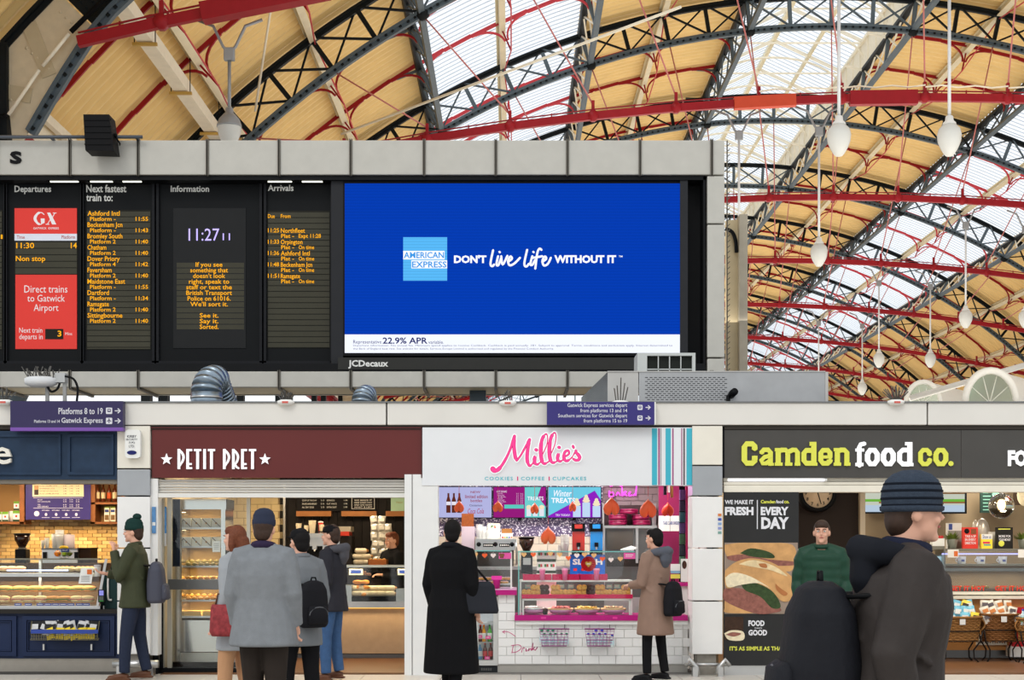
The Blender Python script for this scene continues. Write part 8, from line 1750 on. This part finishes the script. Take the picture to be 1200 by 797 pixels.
    # hair
    h = MB(hair); h.ball(hp(0, .03, .028), .083, .09, .1, 14, 10, Mh); h.ball(hp(0, -.028, .07), .07, .062, .05, 12, 8, Mh); h.ball(hp(0, .06, -.03), .07, .055, .07, 12, 8, Mh)
    if longhair:
        for s_ in (-1, 1): h.tube([hp(s_*.07, .01, .03), hp(s_*.085, .015, -.06), hp(s_*.08, .03, -.15)], [.03, .034, .02], 8)
        h.tube([hp(0, .07, 0), hp(0, .09, -.1), hp(0, .08, -.18)], [.07, .072, .04], 10)
    rem(h.build('hair', A), .009, 2)
    # trousers, shoes
    t = MB(trousers); t.loft([(0, 0, .8, .15, .1), (0, 0, .95, .165, .115), (0, 0, 1.02, .16, .11)], 16)
    for s_ in (-1, 1):
        Hh, K_, An = J['H', s_], J['K', s_], J['A', s_]; t.tube([Hh+V(0, 0, .02), Hh.lerp(K_, .5), K_, K_.lerp(An, .5), An+V(0, .01, .0)], [.1*tr, .09*tr, .073*tr, .066*tr, .06*tr], 12)
        sm = MB(shoes); f0 = An; sm.tube([f0+V(0, .05, -.045), f0+V(0, 0, -.035), f0+V(0, -.09, -.05), f0+V(0, -.17, -.055)], [.034, .042, .04, .026], 10, ell=(1, .9)); sm.box(f0.x-.036, f0.x+.036, f0.y-.19, f0.y+.075, f0.z-.085, f0.z-.062); rem(sm.build('shoe', A), .009, 1)
    rem(t.build('trousers', A), .012, 3)
    # coat
    c = MB(coat); B_ = bulk; top = [(0, -L(1.1), 1.1, .175*B_, .135*B_), (0, -L(1.28), 1.28, .205*B_, .145*B_), (0, -L(1.4), 1.4, .195*B_, .125*B_), (0, -L(1.46), 1.455, .12, .1), (0, -L(1.5), 1.5, .08, .08)]
    low = [(0, .0, hem, .2*flare*B_, .165*flare*B_), (0, 0, hem+.015, .205*flare*B_, .17*flare*B_), (0, 0, max(.92, hem+.05), .195*B_*(1+flare)/2, .15*B_*(1+flare)/2)]
    secs = low+top
    if puffer:
        secs = []; n = 26
        for i in range(n):
            z = hem+(1.46-hem)*i/(n-1); f = 1+.05*abs(math.sin(i*PI/3.0)); w_ = .2 if z < 1.4 else .2-(z-1.4)*1.3; secs.append((0, -L(z), z, w_*f, w_*.75*f))
    c.loft(secs, 22, 2.3)
    for s_ in (-1, 1):
        S_, E, W_ = J['S', s_], J['E', s_], J['W', s_]; pts = lerpc(S_, E, 4)+lerpc(E, W_, 4)[1:]; rr = [.08, .078, .072, .068, .064, .06, .056, .052, .052]
        if puffer: rr = [r_*(1.12 if i % 2 else .95) for i, r_ in enumerate(rr)]
        c.tube([S_+V(-s_*.07, 0, .0)]+pts, [.07*B_]+[r_*B_ for r_ in rr], 12); c.ball(S_+V(-s_*.01, 0, -.012), .082*B_, .08*B_, .078*B_, 12, 8); c.tube([V(s_*.05, .01-L(1.47), 1.46), S_+V(0, 0, .0)], [.075, .07*B_], 10)
    random.seed(int(X*100)); 
    for i in range(7):                                                 # folds
        z = random.uniform(hem+.05, 1.3); a = random.random()*6.28; c.tube([(.19*B_*math.cos(a), .14*B_*math.sin(a)-L(z), z), (.2*B_*math.cos(a+.5), .15*B_*math.sin(a+.5)-L(z), z-.06)], .012, 5)
    rem(c.build('coat', A), .0115, 3)
    mb = MB(coat); mb.tube([(.045*math.cos(q)*1.6, .06*math.sin(q)-L(1.5)+.0, 1.5+.012*math.sin(q)) for q in [2*PI*i/12 for i in range(13)]], .026, 8, ell=(1, 1)); rem(mb.build('collar', A, None) if not collar else MB(collar).tube([(.072*math.cos(q), .068*math.sin(q)-L(1.5), 1.505+.012*math.sin(q)) for q in [2*PI*i/12 for i in range(13)]], .032, 8).build('scarf', A), .009, 1)
    if hood: m_ = MB(hood); m_.tube([(-.12, .02-L(1.48), 1.47), (-.1, .13-L(1.48), 1.49), (0, .17-L(1.48), 1.5), (.1, .13-L(1.48), 1.49), (.12, .02-L(1.48), 1.47)], [.04, .052, .055, .052, .04], 10); m_.loft([(0, .13-L(1.3), 1.3, .05, .02), (0, .145-L(1.38), 1.38, .1, .05), (0, .14-L(1.48), 1.48, .11, .06)], 16); rem(m_.build('hood', A), .011, 2)
    if hat: hat(A, hp, Mh)
    return A, J, hp
def beanie(m, m2=None, pom=False, stripes=0):
    def f(A, hp, Mh):
        o = hp(0, .012, .02); n = 28
        if not stripes: MB(m).lathe([(.088, .0), (.094, .02), (.093, .05), (.088, .055), (.086, .085), (.068, .12), (.035, .138), (.004, .142)], o, n, .95, 1.12, Mh).build('beanie', A)
        else:
            pr = [(.09, -.012), (.098, .01), (.1, .04), (.096, .07), (.084, .1), (.062, .122), (.032, .135), (.004, .138)]; bn = MB(m).lathe(pr, o, n, .95, 1.14, Mh).build('beanie', A)
            for z, r_ in ((.005, .0985), (.03, .1015), (.058, .1), (.083, .0925)): MB(m2).lathe([(r_-.004, z-.006), (r_, z-.003), (r_, z+.003), (r_-.004, z+.006)], o, n, .95, 1.14, Mh).build('stripe', bn)
            MB(m).lathe([(.094, -.02), (.103, -.014), (.104, .0), (.096, .004)], o, n, .95, 1.14, Mh).build('turned_brim', A)
        if pom: MB(m).ball(hp(0, .045, .17), .05, .05, .038, 12, 8).build('pompom', A)
    return f
def cap(m):
    def f(A, hp, Mh): cp = MB(m).lathe([(.086, .03), (.09, .05), (.08, .09), (.05, .115), (.004, .122)], hp(0, .01, .0), 24, .95, 1.12, Mh).build('cap', A); MB(m).ball(hp(0, -.115, .042), .06, .05, .008, 12, 6, Mh).build('peak', cp)
    return f
def backpack(label, A, m, w=.3, h=.44, d=.17, z=1.08, dy=.24, rzo=0, side=0, trimm=None):
    """worn bag: its own thing, standing at the wearer's back"""
    k = A.scale[0]; R = Matrix.Rotation(A.rotation_euler.z, 4, 'Z'); p = A.location+R @ V(side*k, dy*k, (z-h/2)*k); B = thing('backpack', label, 'backpack', p, A.rotation_euler.z); B.scale = A.scale
    o = MB(m); o.loft([(0, 0, 0, w*.42, d*.42), (0, 0, .03, w*.5, d*.52), (0, 0, h*.45, w*.5, d*.55), (0, 0, h*.8, w*.46, d*.45), (0, 0, h*.95, w*.34, d*.3), (0, 0, h, w*.15, d*.15)], 24, 2.8); rem(o.build('sack', B), .011, 2)
    o = MB(m); o.loft([(0, d*.5, h*.08, w*.3, d*.2), (0, d*.55, h*.12, w*.36, d*.24), (0, d*.52, h*.42, w*.34, d*.2), (0, d*.46, h*.47, w*.28, d*.12)], 20, 3); o.build('front_pocket', B)
    for s_ in (-1, 1): MB(trimm or BLACK).tube([(s_*w*.25, -d*.3, h*.9), (s_*w*.36, -dy*.75, h*.86+.03), (s_*w*.42, -dy*1.0, h*.86+.04)], .018, 6, ell=(1.5, .6)).build('strap', B)
    MB(trimm or BLACK).tube([(-.03, 0, h*.97), (-.02, 0, h*1.06), (.02, 0, h*1.06), (.03, 0, h*.97)], .008, 6).build('grab_loop', B); MB(trimm or mat('zip_grey', (90, 92, 96), .4)).tube([(w*.34*math.cos(q), d*.62+.01*math.sin(q), h*.27+h*.17*math.sin(q)) for q in [PI*i/8 for i in range(9)]], .005, 5).build('zip', B); return B
def at_px(x, Y): return (x-600)*Y/F
HB = mat('hair_brown', (58, 40, 30), .6, var=.3, scale=60, spec=.3); HK = mat('hair_black', (24, 22, 22), .6); HG = mat('hair_auburn', (110, 60, 38), .6, var=.3, scale=60); R90 = PI/2
NVT = mat('denim_navy', (34, 42, 62), .8, var=.15, scale=30); JN = mat('denim_blue', (58, 88, 128), .8, var=.2, scale=20); DKT = mat('cloth_dark_brown', (46, 40, 36), .8, var=.1); BLT = mat('cloth_black', (22, 22, 24), .85, var=.1); SHB = mat('shoe_brown', (92, 58, 40), .5); SHK = mat('shoe_black', (24, 24, 26), .45)
# 1 man in green jacket by the left pillar, facing left
A, J, hp = person('man in dark green jacket and pompom beanie, hand raised to his mouth, facing left', at_px(158, 16.15), 16.15, 1.76, -R90, mat('jacket_green', (58, 62, 42), .7, var=.15, scale=12), NVT, SHB, HB, beanie(mat('beanie_green', (26, 52, 48), .85, bump=.4), pom=True), hem=.8, arms={1: ((.22, -.12, 1.13), (.1, -.2, 1.42)), -1: ((-.23, -.06, 1.12), (-.14, -.34, 1.17))}, stride=.1, puffer=False)
backpack('slate grey backpack on the man in the pompom beanie', A, mat('pack_slate', (70, 72, 84), .7), .3, .46, .18)
C_ = thing('coffee_cup', 'pale takeaway cup held out by the man in the pompom beanie', 'cup', A.location+Matrix.Rotation(-R90, 3, 'Z') @ V(-.12, -.45, 1.15)); f_cup(WHITE, .11, .038, 1, mat('lid_grey', (180, 176, 176), .4))(C_)
# 5 man in charcoal jacket and jeans, facing left
A, J, hp = person('man in charcoal jacket, dark cap and blue jeans, waiting and facing left', at_px(389, 16.1), 16.1, 1.72, -R90-.25, mat('jacket_charcoal', (44, 44, 50), .75, var=.15, scale=14), JN, SHB, HB, cap(BLT), hem=.78, arms={1: ((.24, .03, 1.12), (.16, -.12, .95)), -1: ((-.24, .03, 1.12), (-.16, -.12, .95))}, hood=mat('hood_grey', (74, 74, 80), .8), stride=.04, bulk=1.05)
# 8 taupe coat
A, J, hp = person('person in long taupe coat and black trousers at the cookie counter, seen from behind', at_px(768, 16.05), 16.05, 1.68, PI+.9, mat('coat_taupe', (138, 112, 98), .8, var=.1, scale=10), BLT, SHK, HK, None, hem=.53, flare=1.15, stride=.06, hood=mat('hood_slate', (84, 88, 98), .85), arms={1: ((.22, -.05, 1.12), (.14, -.24, 1.1)), -1: ((-.22, -.05, 1.12), (-.14, -.24, 1.1))}, tr=.85)
backpack('small black backpack on the person in the taupe coat', A, mat('pack_black', (26, 26, 30), .7), .28, .4, .15, z=.95, dy=.24)
# 7 black long coat
A, J, hp = person('person in long black coat walking right, seen from behind', at_px(529, 13.6), 13.6, 1.73, PI-.5, mat('coat_black', (18, 18, 20), .85, var=.1), BLT, SHK, HK, None, hem=.3, flare=1.2, stride=.12, bulk=1.1, turn=.5, collar=mat('collar_black', (26, 26, 30), .9))
Bp = thing('shoulder_bag', 'dark slate shoulder bag on the person in the long black coat', 'bag', (at_px(562, 13.5), 13.5, .86)); o = MB(mat('bag_slate', (38, 40, 46), .6)); o.loft([(0, 0, 0, .17, .06), (0, 0, .03, .18, .07), (0, 0, .26, .14, .05), (0, 0, .3, .1, .02)], 20, 3); rem(o.build('pouch', Bp), .01, 2); MB(SHK).tube([(-.12, 0, .27), (-.15, .0, .5), (-.18, .0, .6), (-.1, .05, .5), (.1, 0, .27)], .011, 6).build('strap', Bp)
# 2, 3, 4 group at the bakery
A, J, hp = person('woman with auburn hair in a pale coat, behind the man in the grey blazer', at_px(277, 12.6), 12.6, 1.66, -R90-.3, mat('coat_pale', (150, 154, 158), .8), mat('trousers_tan', (184, 140, 104), .8), SHB, HG, None, hem=.62, longhair=True, stride=.08)
Bg = thing('tartan_bag', 'red tartan bag carried low by the auburn haired woman', 'bag', (at_px(262, 12.35), 12.35, .72)); o = MB(mat('tartan_red', (150, 60, 64), .8, var=.5, scale=30)); o.loft([(0, 0, 0, .1, .05), (0, 0, .04, .12, .06), (0, 0, .24, .11, .045), (0, 0, .27, .1, .02)], 18, 3); o.build('pouch', Bg); MB(SHB).tube([(-.07, 0, .25), (-.05, 0, .36), (.05, 0, .36), (.07, 0, .25)], .008, 6).build('handle', Bg)
A, J, hp = person('man in a grey tweed blazer with violet scarf and navy hat, seen from behind', at_px(309, 11.0), 11.0, 1.73, PI-.12, mat('blazer_grey', (122, 126, 130), .85, var=.14, scale=16, bump=.3, bscale=150), DKT, SHB, HB, beanie(mat('hat_navy', (40, 46, 64), .85)), hem=.74, flare=1.12, bulk=1.16, stride=.05, collar=mat('scarf_violet', (44, 34, 60), .9), tr=1.15)
A, J, hp = person('person with black cap and grey coat, right behind the man in the grey blazer', at_px(352, 12.2), 12.2, 1.63, PI+.7, mat('coat_mid_grey', (112, 116, 120), .85, var=.1), BLT, SHK, HK, cap(BLT), hem=.7, stride=.1)
backpack('black backpack on the person in the black cap', A, mat('pack_black'), .28, .42, .14, dy=.22)
# 6 staff
A, J, hp = person('bakery worker in black behind the counter at the right', at_px(460, 19.86), 19.86, 1.68, -.9, BLT, BLT, SHK, HG, None, hem=.85, arms={1: ((.24, -.06, 1.14), (.16, -.28, 1.15)), -1: ((-.24, -.06, 1.14), (-.16, -.28, 1.15))})
# 9 green puffer
A, J, hp = person('man in dark green quilted jacket with dark hair, facing the camera', at_px(963, 14.4), 14.4, 1.74, -.25, mat('puffer_green', (26, 62, 46), .5, var=.1, scale=12), NVT, SHK, HB, None, hem=.75, puffer=True, stride=.1, bulk=1.05)
# 10 near man
A, J, hp = person('nearest man in striped blue beanie and dark brown jacket, walking right', at_px(1062, 5.3)-.06, 5.3, 1.72, R90, mat('jacket_umber', (56, 51, 49), .65, var=.18, scale=10, bump=.25, bscale=30), NVT, SHK, HB, beanie(mat('beanie_blue', (50, 60, 74), .9, var=.2, scale=60, bump=.5, bscale=200), mat('beanie_stripe', (20, 25, 34), .9), stripes=1), hem=.72, stride=.25, bulk=1.25, lean=.1, hood=mat('hood_black', (26, 28, 34), .85), collar=mat('collar_navy', (30, 34, 52), .8), arms={1: ((.27, .0, 1.12), (.24, -.14, .9)), -1: ((-.27, .06, 1.12), (-.24, .0, .88))})
B = backpack('big black backpack on the nearest man', A, mat('pack_black_near', (30, 31, 36), .6, var=.15, scale=10, bump=.2), .36, .56, .27, z=1.1, dy=.26)
